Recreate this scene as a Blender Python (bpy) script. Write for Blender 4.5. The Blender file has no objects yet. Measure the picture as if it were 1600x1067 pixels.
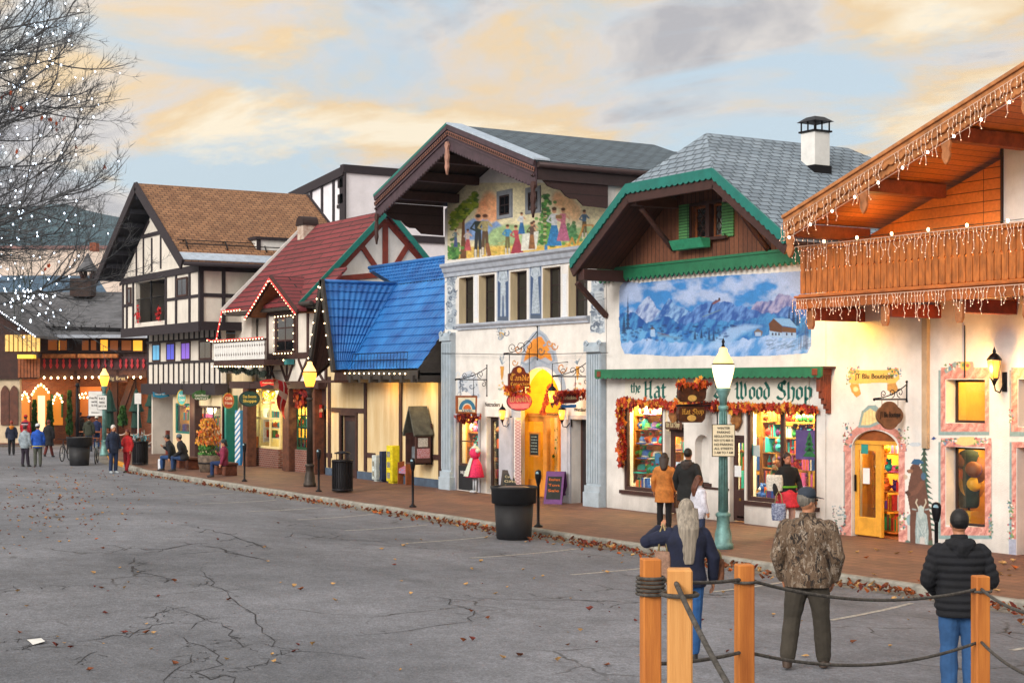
import bpy,bmesh,math,random
import numpy as np
from mathutils import Vector,Matrix
random.seed(7)
SC=bpy.context.scene
COL=SC.collection
FPX,CX,CY,HC=2450.0,800.0,601.0,3.2
AA=math.radians(31.48);CA,SA=math.cos(AA),math.sin(AA)
def dirx(x):
 u=(x-CX)/FPX
 return -CA+SA*u,SA+CA*u
def PY(x,y,Y):
 dx,dy=dirx(x);t=Y/dy
 return Vector((t*dx,Y,HC-t*(y-CY)/FPX))
def PXX(x,y,X):
 dx,dy=dirx(x);t=X/dx
 return Vector((X,t*dy,HC-t*(y-CY)/FPX))
def PT(x,y,t):
 dx,dy=dirx(x)
 return Vector((t*dx,t*dy,HC-t*(y-CY)/FPX))
def PZ(x,y,z=0.0):
 t=(HC-z)*FPX/(y-CY)
 return PT(x,y,t)
def mpp(p):                      # metres per photo pixel at a point
 return (p[0]*-CA+p[1]*SA)/FPX
def R(x0, y0, x1, y1, Y):        # pixel box on a street-parallel wall -> X0,X1,Z0,Z1
 xc=(x0+x1)/2
 a=PY(x0,y0,Y).x;b=PY(x1,y0,Y).x
 return a,b,PY(xc,y1,Y).z,PY(xc,y0,Y).z
def sm(a,b,v):
 k=min(1,max(0,(v-a)/(b-a)));return k*k*(3-2*k)
def road_z(X,Y):
 return -0.14+0.34*sm(18.5,9.5,Y)*sm(-75,-30,X)+0.02*math.sin(X*.23+Y*.31)*sm(18,12,Y)
def PR(x, y):                    # pixel -> point on the road
 z=-0.1
 for _ in range(12):
  p=PZ(x,y,z);z=road_z(p.x,p.y)
 return PZ(x,y,z)
def lin(c):
 c=c/255.0 if c > 1.0 else c
 return c/12.92 if c <= .04045 else ((c+.055)/1.055)**2.4
def rgb(h,k=1.0):
 if isinstance(h,str):
  h=h.lstrip('#');v=[int(h[i:i+2],16) for i in (0,2,4)]
  return tuple(min(1,lin(float(q) if q > 1 else q/255.)*k) for q in v)
 return tuple(h)
MATS={}
def _nt(name):
 m=bpy.data.materials.new(name);m.use_nodes=True
 nt=m.node_tree;b=nt.nodes['Principled BSDF']
 return m,nt,b
def N(nt,t,**kw):
 n=nt.nodes.new(t)
 for k,v in kw.items():
  if k.startswith('i_'):
   key=k[2:]
   key=int(key) if key.isdigit() else key.replace('_',' ')
   n.inputs[key].default_value=v
  else:setattr(n,k,v)
 return n
def L(nt,a,b):nt.links.new(a,b)
def mat(name,col,rough=.7,var=.12,vscale=6.,bump=.15,bscale=40.,metal=0.,col2=None,spec=.4,stretch=None,bdist=.01,coord='Object',coat=0.,streak=0.):
 """weathered solid: base colour broken up by two scales of noise, fine bump"""
 if name in MATS:return MATS[name]
 m,nt,b=_nt(name)
 c=rgb(col)
 b.inputs['Roughness'].default_value=rough;b.inputs['Metallic'].default_value=metal
 b.inputs['Specular IOR Level'].default_value=spec
 if coat:b.inputs['Coat Weight'].default_value=coat
 tc=N(nt,'ShaderNodeTexCoord')
 src=tc.outputs[coord]
 if stretch:
  mp=N(nt,'ShaderNodeMapping');mp.inputs['Scale'].default_value=stretch
  L(nt,src,mp.inputs[0]);src=mp.outputs[0]
 n1=N(nt,'ShaderNodeTexNoise',i_Scale=vscale,i_Detail=6.0,i_Roughness=.65)
 L(nt,src,n1.inputs['Vector'])
 mx=N(nt,'ShaderNodeMixRGB')
 if col2:c2=rgb(col2)
 else:c2=tuple(v*(1-2.2*var) for v in c)
 c1=tuple(min(1,v*(1+var)) for v in c) if not col2 else c
 mx.inputs[1].default_value=(*c1,1);mx.inputs[2].default_value=(*c2,1)
 rp=N(nt,'ShaderNodeMapRange',i_1=.35,i_2=.68)
 L(nt,n1.outputs[0],rp.inputs[0]);L(nt,rp.outputs[0],mx.inputs[0])
 fin=mx.outputs[0]
 if streak:      # rain streaks, and splashed dirt low on the wall
  ms=N(nt,'ShaderNodeMapping');ms.inputs['Scale'].default_value=(1.8,1.8,.3);L(nt,tc.outputs[coord],ms.inputs[0])
  ns=N(nt,'ShaderNodeTexNoise',i_Scale=1.3,i_Detail=7.,i_Roughness=.6);L(nt,ms.outputs[0],ns.inputs['Vector'])
  rs=N(nt,'ShaderNodeMapRange',i_1=.3,i_2=.6,i_3=1-streak,i_4=1.02);L(nt,ns.outputs[0],rs.inputs[0])
  sz=N(nt,'ShaderNodeSeparateXYZ');L(nt,tc.outputs[coord],sz.inputs[0]);az=N(nt,'ShaderNodeMath',operation='MULTIPLY_ADD');az.inputs[1].default_value=.8;L(nt,ns.outputs[0],az.inputs[0]);L(nt,sz.outputs[2],az.inputs[2])
  rz2=N(nt,'ShaderNodeMapRange',i_1=.35,i_2=1.0,i_3=.72,i_4=1.);L(nt,az.outputs[0],rz2.inputs[0]);mu=N(nt,'ShaderNodeMath',operation='MULTIPLY');L(nt,rs.outputs[0],mu.inputs[0]);L(nt,rz2.outputs[0],mu.inputs[1])
  mm=N(nt,'ShaderNodeMixRGB',blend_type='MULTIPLY');mm.inputs[0].default_value=1;L(nt,fin,mm.inputs[1]);L(nt,mu.outputs[0],mm.inputs[2]);fin=mm.outputs[0]
 L(nt,fin,b.inputs['Base Color'])
 n2=N(nt,'ShaderNodeTexNoise',i_Scale=bscale,i_Detail=4.0)
 L(nt,src,n2.inputs['Vector'])
 bp=N(nt,'ShaderNodeBump',i_Strength=bump,i_Distance=bdist)
 L(nt,n2.outputs[0],bp.inputs['Height']);L(nt,bp.outputs[0],b.inputs['Normal'])
 MATS[name]=m;return m
def emis(name,col,s,base=None):
 if name in MATS:return MATS[name]
 m,nt,b=_nt(name)
 b.inputs['Base Color'].default_value=(*rgb(base or col),1)
 b.inputs['Emission Color'].default_value=(*rgb(col),1);b.inputs['Emission Strength'].default_value=s
 MATS[name]=m;return m
def brickmat(name,c1,c2,cm,bw,bh,mortar=.01,offset=.5,rough=.85,bump=.6,dist=.01,stain=.25,squash=1.,rot=False,cnoise=None,smooth=.1):
 """brick / shingle / plank pattern in metres on the surface's own UVs"""
 if name in MATS:return MATS[name]
 m,nt,b=_nt(name);b.inputs['Roughness'].default_value=rough
 uv=N(nt,'ShaderNodeUVMap',uv_map='UVMap')
 mp=N(nt,'ShaderNodeMapping')
 if rot:mp.inputs['Rotation'].default_value=(0,0,math.pi/2)
 L(nt,uv.outputs[0],mp.inputs[0])
 br=N(nt,'ShaderNodeTexBrick');br.offset=offset;br.squash=squash
 L(nt,mp.outputs[0],br.inputs['Vector'])
 br.inputs['Color1'].default_value=(*rgb(c1),1);br.inputs['Color2'].default_value=(*rgb(c2),1)
 br.inputs['Mortar'].default_value=(*rgb(cm),1);br.inputs['Scale'].default_value=1.0
 br.inputs['Mortar Size'].default_value=mortar;br.inputs['Brick Width'].default_value=bw
 br.inputs['Row Height'].default_value=bh;br.inputs['Mortar Smooth'].default_value=smooth
 no=N(nt,'ShaderNodeTexNoise',i_Scale=1.1,i_Detail=8.0,i_Roughness=.7)
 L(nt,mp.outputs[0],no.inputs['Vector'])
 mr=N(nt,'ShaderNodeMapRange',i_1=.3,i_2=.7,i_3=1-stain,i_4=1+stain*.6)
 L(nt,no.outputs[0],mr.inputs[0])
 mx=N(nt,'ShaderNodeMixRGB',blend_type='MULTIPLY');mx.inputs[0].default_value=1
 L(nt,br.outputs[0],mx.inputs[1]);L(nt,mr.outputs[0],mx.inputs[2])
 no2=N(nt,'ShaderNodeTexNoise',i_Scale=14.,i_Detail=5.0);L(nt,mp.outputs[0],no2.inputs['Vector'])
 mr2=N(nt,'ShaderNodeMapRange',i_1=.3,i_2=.7,i_3=.82,i_4=1.12);L(nt,no2.outputs[0],mr2.inputs[0])
 mx2=N(nt,'ShaderNodeMixRGB',blend_type='MULTIPLY');mx2.inputs[0].default_value=1
 L(nt,mx.outputs[0],mx2.inputs[1]);L(nt,mr2.outputs[0],mx2.inputs[2])
 L(nt,mx2.outputs[0],b.inputs['Base Color'])
 ad=N(nt,'ShaderNodeMath',operation='MULTIPLY_ADD');ad.inputs[1].default_value=-1;L(nt,br.outputs[1],ad.inputs[0])
 ad2=N(nt,'ShaderNodeMath',operation='MULTIPLY');ad2.inputs[1].default_value=.5;L(nt,no2.outputs[0],ad2.inputs[0]);L(nt,ad2.outputs[0],ad.inputs[2])
 bp=N(nt,'ShaderNodeBump',i_Strength=bump,i_Distance=dist)
 L(nt,ad.outputs[0],bp.inputs['Height']);L(nt,bp.outputs[0],b.inputs['Normal'])
 MATS[name]=m;return m
def paintmat(name='mural_paint',rough=.75):
 if name in MATS:return MATS[name]
 m,nt,b=_nt(name);b.inputs['Roughness'].default_value=rough
 at=N(nt,'ShaderNodeVertexColor',layer_name='Col')
 tc=N(nt,'ShaderNodeTexCoord')
 no=N(nt,'ShaderNodeTexNoise',i_Scale=22.,i_Detail=4.0);L(nt,tc.outputs['Object'],no.inputs['Vector'])
 mr=N(nt,'ShaderNodeMapRange',i_1=.3,i_2=.7,i_3=.88,i_4=1.08);L(nt,no.outputs[0],mr.inputs[0])
 mx=N(nt,'ShaderNodeMixRGB',blend_type='MULTIPLY');mx.inputs[0].default_value=1
 L(nt,at.outputs[0],mx.inputs[1]);L(nt,mr.outputs[0],mx.inputs[2]);L(nt,mx.outputs[0],b.inputs['Base Color'])
 bp=N(nt,'ShaderNodeBump',i_Strength=.2,i_Distance=.004)
 L(nt,no.outputs[0],bp.inputs['Height']);L(nt,bp.outputs[0],b.inputs['Normal'])
 MATS[name]=m;return m
def glassmat(name='window_glass',tint=(.9,.93,.92),gloss=.14):
 if name in MATS:return MATS[name]
 m,nt,b=_nt(name);nt.nodes.remove(b);out=nt.nodes['Material Output']
 tr=N(nt,'ShaderNodeBsdfTransparent');tr.inputs[0].default_value=(*tint,1)
 gl=N(nt,'ShaderNodeBsdfGlossy');gl.inputs[0].default_value=(.9,.9,.9,1);gl.inputs['Roughness'].default_value=.03
 lw=N(nt,'ShaderNodeLayerWeight');lw.inputs[0].default_value=.5
 pw=N(nt,'ShaderNodeMath',operation='POWER');pw.inputs[1].default_value=4.;L(nt,lw.outputs['Facing'],pw.inputs[0])
 ad=N(nt,'ShaderNodeMath',operation='MULTIPLY_ADD');ad.inputs[1].default_value=.6;ad.inputs[2].default_value=gloss*.35;L(nt,pw.outputs[0],ad.inputs[0])
 mx=N(nt,'ShaderNodeMixShader');L(nt,ad.outputs[0],mx.inputs[0]);L(nt,tr.outputs[0],mx.inputs[1]);L(nt,gl.outputs[0],mx.inputs[2])
 L(nt,mx.outputs[0],out.inputs[0]);MATS[name]=m;return m
def tag(o,label=None,cat=None,group=None,kind=None):
 if label:o['label']=label
 if cat:o['category']=cat
 if group:o['group']=group
 if kind:o['kind']=kind
 return o
def thing(name,label,cat,loc=(0,0,0),rz=0.,group=None):
 o=bpy.data.objects.new(name,None);COL.objects.link(o);o.empty_display_size=.2
 o.location=loc;o.rotation_euler=(0,0,rz);tag(o,label,cat,group)
 o['_m']=0
 return o
def tmat(o):
 return Matrix.Translation(o.location) @ Matrix.Rotation(o.rotation_euler[2],4,'Z')
def world_of(o):
 m=Matrix.Identity(4);chain=[]
 while o is not None:chain.append(o);o=o.parent
 for c in reversed(chain):
  loc=Matrix.Translation(c.location) @ c.rotation_euler.to_matrix().to_4x4() @ Matrix.Diagonal((*c.scale,1))
  m=m @ (c.matrix_parent_inverse @ loc if c.parent else loc)
 return m
def dup(root,loc=None,rz=None,label=None,group=None,scale=None,deep=True):
 r=root.copy();COL.objects.link(r)
 if loc is not None:r.location=loc
 if rz is not None:r.rotation_euler=(0,0,rz)
 if scale is not None:r.scale=(scale,)*3 if not hasattr(scale,'__len__') else scale
 if label:r['label']=label
 if group:r['group']=group
 if deep:
  for ch in list(root.children):
   c=ch.copy();COL.objects.link(c);c.parent=r
   for g in list(ch.children):
    d=g.copy();COL.objects.link(d);d.parent=c
 return r
class MB:
 def __init__(s):s.v=[];s.f=[];s.m=[];s.sm=[];s.c=[];s.col=None;s.cols=[]
 def _a(s,pts):
  i=len(s.v);s.v += [tuple(p) for p in pts]
  if s.col is not None:s.cols += [s.col]*len(pts)
  else:s.cols += [(1,1,1)]*len(pts)
  return i
 def face(s,idx,m=0,smooth=False):s.f.append(tuple(idx));s.m.append(m);s.sm.append(smooth)
 def poly(s,pts,m=0):
  i=s._a(pts);s.face(range(i,i+len(pts)),m);return s
 def hexa(s, p, m=0):          # p: 4 bottom (ccw), 4 top
  i=s._a(p)
  for q in ((3,2,1,0),(4,5,6,7),(0,1,5,4),(1,2,6,5),(2,3,7,6),(3,0,4,7)):s.face([i+k for k in q],m)
  return s
 def box(s,x0,x1,y0,y1,z0,z1,m=0):
  return s.hexa([(x0,y0,z0),(x1,y0,z0),(x1,y1,z0),(x0,y1,z0),(x0,y0,z1),(x1,y0,z1),(x1,y1,z1),(x0,y1,z1)],m)
 def cbox(s,c,sx,sy,sz,m=0,rz=0.):
  M=Matrix.Translation(c) @ Matrix.Rotation(rz,4,'Z')
  return s.hexa([M @ Vector((a*sx/2,b*sy/2,d*sz/2)) for d in (-1,1) for a,b in ((-1,-1),(1,-1),(1,1),(-1,1))],m)
 def prism(s, pts, d, m=0):    # polygon pts extruded by vector d
  n=len(pts);d=Vector(d)
  a=s._a(pts);b=s._a([Vector(p)+d for p in pts])
  s.face(range(a,a+n),m);s.face([b+n-1-k for k in range(n)],m)
  for k in range(n):
   j=(k+1) % n;s.face((a+j,a+k,b+k,b+j),m)
  return s
 def bar(s, p, q, w, d, up=(0, 1, 0), m=0):   # beam p->q; w across, d along 'up' (wall normal), centred
  p=Vector(p);q=Vector(q);t=(q-p).normalized();u=Vector(up)
  u=(u-t*u.dot(t)).normalized();v=t.cross(u)
  a=v*(w/2);b=u*(d/2)
  return s.hexa([p-a-b,p+a-b,p+a+b,p-a+b,q-a-b,q+a-b,q+a+b,q-a+b],m)
 def tube(s,pts,r,n=8,m=0,cap=True,smooth=True,closed=False):
  pts=[Vector(p) for p in pts];k=len(pts)
  rr=r if hasattr(r,'__len__') else [r]*k
  up=None;rings=[]
  for i in range(k):
   if closed:t=pts[(i+1) % k]-pts[i-1]
   else:t=pts[min(i+1,k-1)]-pts[max(i-1,0)]
   if t.length < 1e-9:t=Vector((0,0,1))
   t.normalize()
   if up is None:up=Vector((0,0,1)) if abs(t.z) < .9 else Vector((1,0,0))
   u=up-t*up.dot(t)
   if u.length < 1e-6:u=Vector((1,0,0)).cross(t)
   u.normalize();up=u;v=t.cross(u)
   rings.append(s._a([pts[i]+(u*math.cos(a)+v*math.sin(a))*rr[i] for a in [2*math.pi*j/n for j in range(n)]]))
  for i in range(k-1 if not closed else k):
   a=rings[i];b=rings[(i+1) % k]
   for j in range(n):
    s.face((a+j,a+(j+1) % n,b+(j+1) % n,b+j),m,smooth)
  if cap and not closed:
   s.face([rings[0]+n-1-j for j in range(n)],m);s.face([rings[-1]+j for j in range(n)],m)
  return s
 def loft(s, rings, m=0, n=20, smooth=True, cap=True, M=None):   # rings: (centre, rx, ry[, power]) horizontal ellipses
  ids=[]
  for rg in rings:
   c,rx,ry=rg[:3];pw=rg[3] if len(rg) > 3 else 1.
   P=[]
   for j in range(n):
    a=2*math.pi*j/n;ca,sa=math.cos(a),math.sin(a)
    P.append(Vector((c[0]+rx*math.copysign(abs(ca)**pw,ca),c[1]+ry*math.copysign(abs(sa)**pw,sa),c[2])))
   if M is not None:P=[M @ p for p in P]
   ids.append(s._a(P))
  for i in range(len(ids)-1):
   a,b=ids[i],ids[i+1]
   for j in range(n):s.face((a+j,a+(j+1) % n,b+(j+1) % n,b+j),m,smooth)
  if cap:
   s.face([ids[0]+n-1-j for j in range(n)],m);s.face([ids[-1]+j for j in range(n)],m)
  return s
 def lathe(s, prof, c=(0, 0, 0), n=20, m=0, smooth=True):        # prof: (r,z)
  return s.loft([((c[0],c[1],c[2]+z),r,r) for r,z in prof],m,n,smooth)
 def ball(s,c,r,m=0,n=10,k=7,sc=(1,1,1),M=None):
  R_=[]
  for i in range(k):
   a=math.pi*(i/(k-1)-.5);q=max(.02,math.cos(a))
   R_.append(((c[0],c[1],c[2]+r*sc[2]*math.sin(a)),r*sc[0]*q,r*sc[1]*q))
  return s.loft(R_,m,n,True,True,M)
 def build(s,name,mats,parent=None,bevel=0,flat=False):
  me=bpy.data.meshes.new(name)
  W=None;V=s.v
  me.from_pydata([tuple(v) for v in V],[],s.f)
  if not isinstance(mats,(list,tuple)):mats=[mats]
  for q in mats:me.materials.append(q)
  me.polygons.foreach_set('material_index',s.m)
  me.polygons.foreach_set('use_smooth',[bool(x) and not flat for x in s.sm])
  if s.col is not None or any(c != (1,1,1) for c in s.cols):
   at=me.color_attributes.new('Col','FLOAT_COLOR','POINT')
   at.data.foreach_set('color',[x for c in s.cols for x in (*c[:3],1)])
  bm=bmesh.new();bm.from_mesh(me);bmesh.ops.recalc_face_normals(bm,faces=bm.faces)
  uvl=bm.loops.layers.uv.new('UVMap')
  Z=Vector((0,0,1));cache={}
  for fc in bm.faces:
   n=fc.normal;key=(round(n.x,2),round(n.y,2),round(n.z,2))
   if key not in cache:
    e1=Z.cross(n)
    e1=e1.normalized() if e1.length > 1e-3 else Vector((1,0,0))
    cache[key]=(e1,n.cross(e1))
   e1,e2=cache[key]
   for lp in fc.loops:
    co=lp.vert.co;lp[uvl].uv=(co.dot(e1),co.dot(e2))
  bm.to_mesh(me);bm.free()
  o=bpy.data.objects.new(name,me);COL.objects.link(o)
  if parent is not None:
   o.parent=parent;o.matrix_parent_inverse=world_of(parent).inverted()
  if bevel:
   md=o.modifiers.new('bevel','BEVEL');md.width=bevel;md.segments=1;md.limit_method='ANGLE'
  return o
def local(o, parent):             # mesh was modelled in the parent's own coordinates
 o.parent=parent;o.matrix_parent_inverse=Matrix.Identity(4);return o
def wall_holes(mb,x0,x1,z0,z1,y0,y1,holes,m=0):
 """wall slab with rectangular openings (X0,X1,Z0,Z1)"""
 xs=sorted({x0,x1,*[h[0] for h in holes],*[h[1] for h in holes]});xs=[x for x in xs if x0 <= x <= x1]
 for a,b in zip(xs,xs[1:]):
  if b-a < 1e-4:continue
  mid=(a+b)/2;hs=sorted([(h[2],h[3]) for h in holes if h[0] < mid < h[1]])
  z=z0
  for h0,h1 in hs:
   if h0 > z+1e-4:mb.box(a,b,y0,y1,z,h0,m)
   z=max(z,h1)
  if z < z1-1e-4:mb.box(a,b,y0,y1,z,z1,m)
 return mb
def text(body,loc,h,m,parent=None,width=None,face='Y',rot=0.,name='lettering',ext=.004,shear=0.,align='CENTER',bold=0.):
 """flat raised lettering facing -Y (street), or along the view"""
 cu=bpy.data.curves.new(name,'FONT');cu.body=body;cu.size=h*1.38;cu.extrude=ext;cu.align_x=align;cu.align_y='CENTER'
 cu.shear=shear;cu.offset=bold*h
 o=bpy.data.objects.new(name,cu);COL.objects.link(o)
 bpy.context.view_layer.update()
 me=bpy.data.meshes.new_from_object(o.evaluated_get(bpy.context.evaluated_depsgraph_get()))
 bpy.data.objects.remove(o);bpy.data.curves.remove(cu)
 me.name=name
 sx=1.
 if width:
  xs=[v.co.x for v in me.vertices]
  if xs:sx=width/max(1e-6,max(xs)-min(xs))
 Rr=Matrix.Rotation(math.pi/2,4,'X')
 M=Matrix.Translation(loc) @ (Matrix.Rotation(face,4,'Z') if not isinstance(face,str) else Matrix.Identity(4)) @ Rr @ Matrix.Rotation(rot,4,'Z') @ Matrix.Diagonal((sx,1,1,1))
 me.transform(M);me.materials.clear();me.materials.append(m)
 for p in me.polygons:p.material_index=0
 n=bpy.data.objects.new(name,me);COL.objects.link(n)
 if parent is not None:n.parent=parent;n.matrix_parent_inverse=world_of(parent).inverted()
 return n
def vnoise(X,Y,seed=0):
 xi=np.floor(X).astype(np.int64);yi=np.floor(Y).astype(np.int64);fx=X-xi;fy=Y-yi
 def h(a,b):
  q=(a*374761393+b*668265263+seed*982451653) & 0xffffffff
  q=((q ^ (q >> 13))*1274126177) & 0xffffffff
  return ((q ^ (q >> 16)) & 0xffff)/65535.
 fx=fx*fx*(3-2*fx);fy=fy*fy*(3-2*fy)
 return (h(xi,yi)*(1-fx)+h(xi+1,yi)*fx)*(1-fy)+(h(xi,yi+1)*(1-fx)+h(xi+1,yi+1)*fx)*fy
def fbm(X,Y,sc,seed=0,o=4):
 t=0;a=.5;s=1./sc;n=0
 for k in range(o):t=t+a*vnoise(X*s,Y*s,seed+k*7);n += a;a *= .5;s *= 2.03
 return t/n
class Canvas:
 def __init__(s,x0,y0,x1,y1,st=1.0):
  s.x0,s.y0,s.x1,s.y1,s.st=x0,y0,x1,y1,st
  s.nx=int((x1-x0)/st)+1;s.ny=int((y1-y0)/st)+1
  s.X,s.Y=np.meshgrid(x0+np.arange(s.nx)*st,y0+np.arange(s.ny)*st)
  s.C=np.ones((s.ny,s.nx,3))*.7;s.A=np.zeros((s.ny,s.nx))
 def put(s,M,c,a=1.,alpha=True,var=0.,vs=5,seed=3):
  M=np.clip(M,0,1)*a;c=np.array(rgb(c))
  cc=c[None,None,:]
  if var:cc=cc*(1+var*(fbm(s.X,s.Y,vs,seed)-.5)*2)[...,None]
  s.C=s.C*(1-M[...,None])+cc*M[...,None]
  if alpha:s.A=np.maximum(s.A,M)
 def mpoly(s,pts,soft=.8):
  X,Y=s.X,s.Y;ins=np.zeros(X.shape,bool);d=np.full(X.shape,1e9);n=len(pts)
  for i in range(n):
   (ax,ay),(bx,by)=pts[i],pts[(i+1) % n]
   if ay != by:
    c=((ay > Y) != (by > Y)) & (X < (bx-ax)*(Y-ay)/(by-ay)+ax);ins ^= c
   dx,dy=bx-ax,by-ay;L2=dx*dx+dy*dy+1e-9
   t=np.clip(((X-ax)*dx+(Y-ay)*dy)/L2,0,1)
   d=np.minimum(d,np.hypot(X-ax-t*dx,Y-ay-t*dy))
  return np.clip(.5+np.where(ins,d,-d)/soft,0,1)
 def poly(s,pts,c,a=1.,soft=.8,**k):s.put(s.mpoly(pts,soft),c,a,**k);return s
 def ell(s,cx,cy,rx,ry,c,a=1.,soft=.25,**k):
  d=np.hypot((s.X-cx)/rx,(s.Y-cy)/ry);s.put((1-d)/soft+.5*0+0.,c,a,**k) if False else s.put(np.clip((1.+soft/2-d)/soft,0,1),c,a,**k);return s
 def line(s,pts,w,c,a=1.,**k):
  d=np.full(s.X.shape,1e9)
  for (ax,ay),(bx,by) in zip(pts,pts[1:]):
   dx,dy=bx-ax,by-ay;L2=dx*dx+dy*dy+1e-9
   t=np.clip(((s.X-ax)*dx+(s.Y-ay)*dy)/L2,0,1)
   d=np.minimum(d,np.hypot(s.X-ax-t*dx,s.Y-ay-t*dy))
  s.put(np.clip(.5+(w/2-d),0,1),c,a,**k);return s
 def rect(s,x0,y0,x1,y1,c,a=1.,**k):return s.poly([(x0,y0),(x1,y0),(x1,y1),(x0,y1)],c,a,**k)
 def cut(s,pts):
  s.A=s.A*(1-(s.mpoly(pts,.01) > .5));return s
 def cutr(s,x0,y0,x1,y1):return s.cut([(x0,y0),(x1,y0),(x1,y1),(x0,y1)])
 def mesh(s,name,fY,parent=None,m=None,thr=.35,off=.004):
  """fY: wall plane Y (number) or function(px,py)->point"""
  A=s.A > thr
  cell=A[:-1,:-1] & A[1:,:-1] & A[:-1,1:] & A[1:,1:]
  used=np.zeros(A.shape,bool)
  used[:-1,:-1] |= cell;used[1:,:-1] |= cell;used[:-1,1:] |= cell;used[1:,1:] |= cell
  idx=-np.ones(A.shape,np.int64);idx[used]=np.arange(used.sum())
  X,Yp=s.X[used],s.Y[used]
  if callable(fY):V=np.array([tuple(fY(a,b)) for a,b in zip(X,Yp)])
  else:
   Yw=fY-off;u=(X-CX)/FPX;t=Yw/(SA+CA*u)
   V=np.stack([t*(-CA+SA*u),np.full(X.shape,Yw),HC-t*(Yp-CY)/FPX],1)
  cy,cx=np.nonzero(cell)
  F=np.stack([idx[cy,cx],idx[cy+1,cx],idx[cy+1,cx+1],idx[cy,cx+1]],1)
  me=bpy.data.meshes.new(name);me.vertices.add(len(V));me.vertices.foreach_set('co',V.astype(np.float32).ravel())
  me.loops.add(F.size);me.loops.foreach_set('vertex_index',F.astype(np.int32).ravel())
  me.polygons.add(len(F));me.polygons.foreach_set('loop_start',np.arange(0,F.size,4,dtype=np.int32))
  me.update(calc_edges=True)
  at=me.color_attributes.new('Col','FLOAT_COLOR','POINT')
  at.data.foreach_set('color',np.concatenate([s.C[used],np.ones((len(V),1))],1).astype(np.float32).ravel())
  me.materials.append(m or paintmat())
  o=bpy.data.objects.new(name,me);COL.objects.link(o)
  if parent is not None:o.parent=parent;o.matrix_parent_inverse=world_of(parent).inverted()
  return o
GL={
't':(.42,[[(.18,.85),(.18,.1),(.3,0),(.4,.08)],[(.04,.64),(.38,.64)]]),
'h':(.58,[[(.1,1.0),(.12,.0)],[(.04,0.02),(.2,.06)],[(.14,.55),(.32,.7),(.48,.58),(.46,.1),(.36,-.14)]]),
'e':(.46,[[(.36,.38),(.12,.3)],[(.36,.38),(.38,.6),(.24,.7),(.1,.56),(.1,.14),(.24,0),(.4,.1)]]),
'a':(.58,[[(.12,.6),(.3,.7),(.44,.58),(.44,.1),(.54,0.0)],[(.42,.4),(.2,.38),(.1,.26),(.12,.06),(.26,0),(.42,.12)]]),
'o':(.54,[[(.26,.7),(.1,.58),(.1,.14),(.26,0)],[(.26,.7),(.44,.58),(.44,.14),(.26,0)]]),
'p':(.58,[[(.14,.76),(.14,-.3)],[(.14,.56),(.3,.7),(.48,.58),(.46,.14),(.3,0),(.14,.1)]]),
'd':(.56,[[(.16,1.0),(.44,.62),(.44,.14),(.28,0)],[(.3,.66),(.1,.54),(.1,.14),(.28,0)]]),
'n':(.58,[[(.04,.64),(.14,.7),(.14,.02)],[(.14,.52),(.32,.7),(.44,.58),(.44,.04),(.54,.06)]]),
'c':(.44,[[(.36,.6),(.24,.7),(.1,.56),(.1,.14),(.24,0),(.38,.1)]]),
'i':(.26,[[(.04,.64),(.13,.7),(.13,.02),(.22,.06)],[(.12,.9),(.15,.93)]]),
'l':(.28,[[(.14,1.0),(.13,.04),(.24,.06)]]),
'u':(.58,[[(.1,.68),(.12,.08),(.26,0),(.44,.12)],[(.44,.7),(.44,.04),(.54,.06)]]),
'q':(.5,[[(.4,.7),(.4,-.3)],[(.4,.6),(.2,.7),(.1,.5),(.1,.14),(.24,0),(.4,.14)]]),
'H':(.82,[[(.06,.94),(.2,1.0),(.2,.04),(.08,-.06)],[(.2,.52),(.58,.6)],[(.6,1.04),(.58,.1),(.7,-.04)],[(.1,.0),(.3,.06)],[(.5,.98),(.7,1.04)]]),
'S':(.74,[[(.62,.86),(.46,1.0),(.2,.92),(.14,.72),(.3,.58),(.56,.44),(.62,.2),(.44,.0),(.18,.04),(.06,.16)],[(.4,.98),(.38,.5)],[(.5,1.08),(.66,.96)]]),
'W':(1.12,[[(.04,.84),(.2,1.0),(.26,.84),(.24,.12),(.4,.0),(.56,.14)],[(.5,1.02),(.58,.84),(.56,.12),(.72,0),(.9,.16),(.9,.62),(.82,.92),(.98,1.04)],[(.1,.6),(.24,.66)]]),
'C':(.72,[[(.62,.84),(.4,1.0),(.14,.8),(.12,.22),(.36,0),(.64,.14)],[(.36,.96),(.34,.1)]]),
'N':(.8,[[(.1,.9),(.2,1.0),(.2,.02)],[(.2,.9),(.5,.1)],[(.56,1.0),(.58,.04)]]),
'&':(.7,[[(.56,.8),(.36,1.0),(.2,.8),(.5,.3),(.3,0),(.1,.2),(.3,.5),(.6,.44)]]),
' ':(.34,[]),
}
def fraktur(body,p0,p1,h,m,parent,nib=.15,name='lettering',y=None,ext=.006):
 """pen-drawn black letter from p0 (left baseline) towards p1, stretched to fit"""
 p0=Vector(p0);p1=Vector(p1);tot=sum(GL[c][0] for c in body);sx=(p1-p0).length/tot
 e=(p1-p0).normalized();Zv=Vector((0,0,1));mb=MB();x=0
 nx,ny=math.cos(math.radians(40))*nib/2,math.sin(math.radians(40))*nib/2
 nrm=Vector((e.y,-e.x,0)).normalized()
 k=0
 for c in body:
  w,st=GL[c]
  for s_ in st:
   for a,b in zip(s_,s_[1:]):
    q=[(a[0]-nx,a[1]-ny),(a[0]+nx,a[1]+ny),(b[0]+nx,b[1]+ny),(b[0]-nx,b[1]-ny)]
    k += 1
    P=[p0+e*((x+u)*sx)+Zv*(v*h)+nrm*(.0004*(k % 5)) for u,v in q]
    mb.prism(P,nrm*ext)
  x += w
 return mb.build(name,m,parent)
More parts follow.
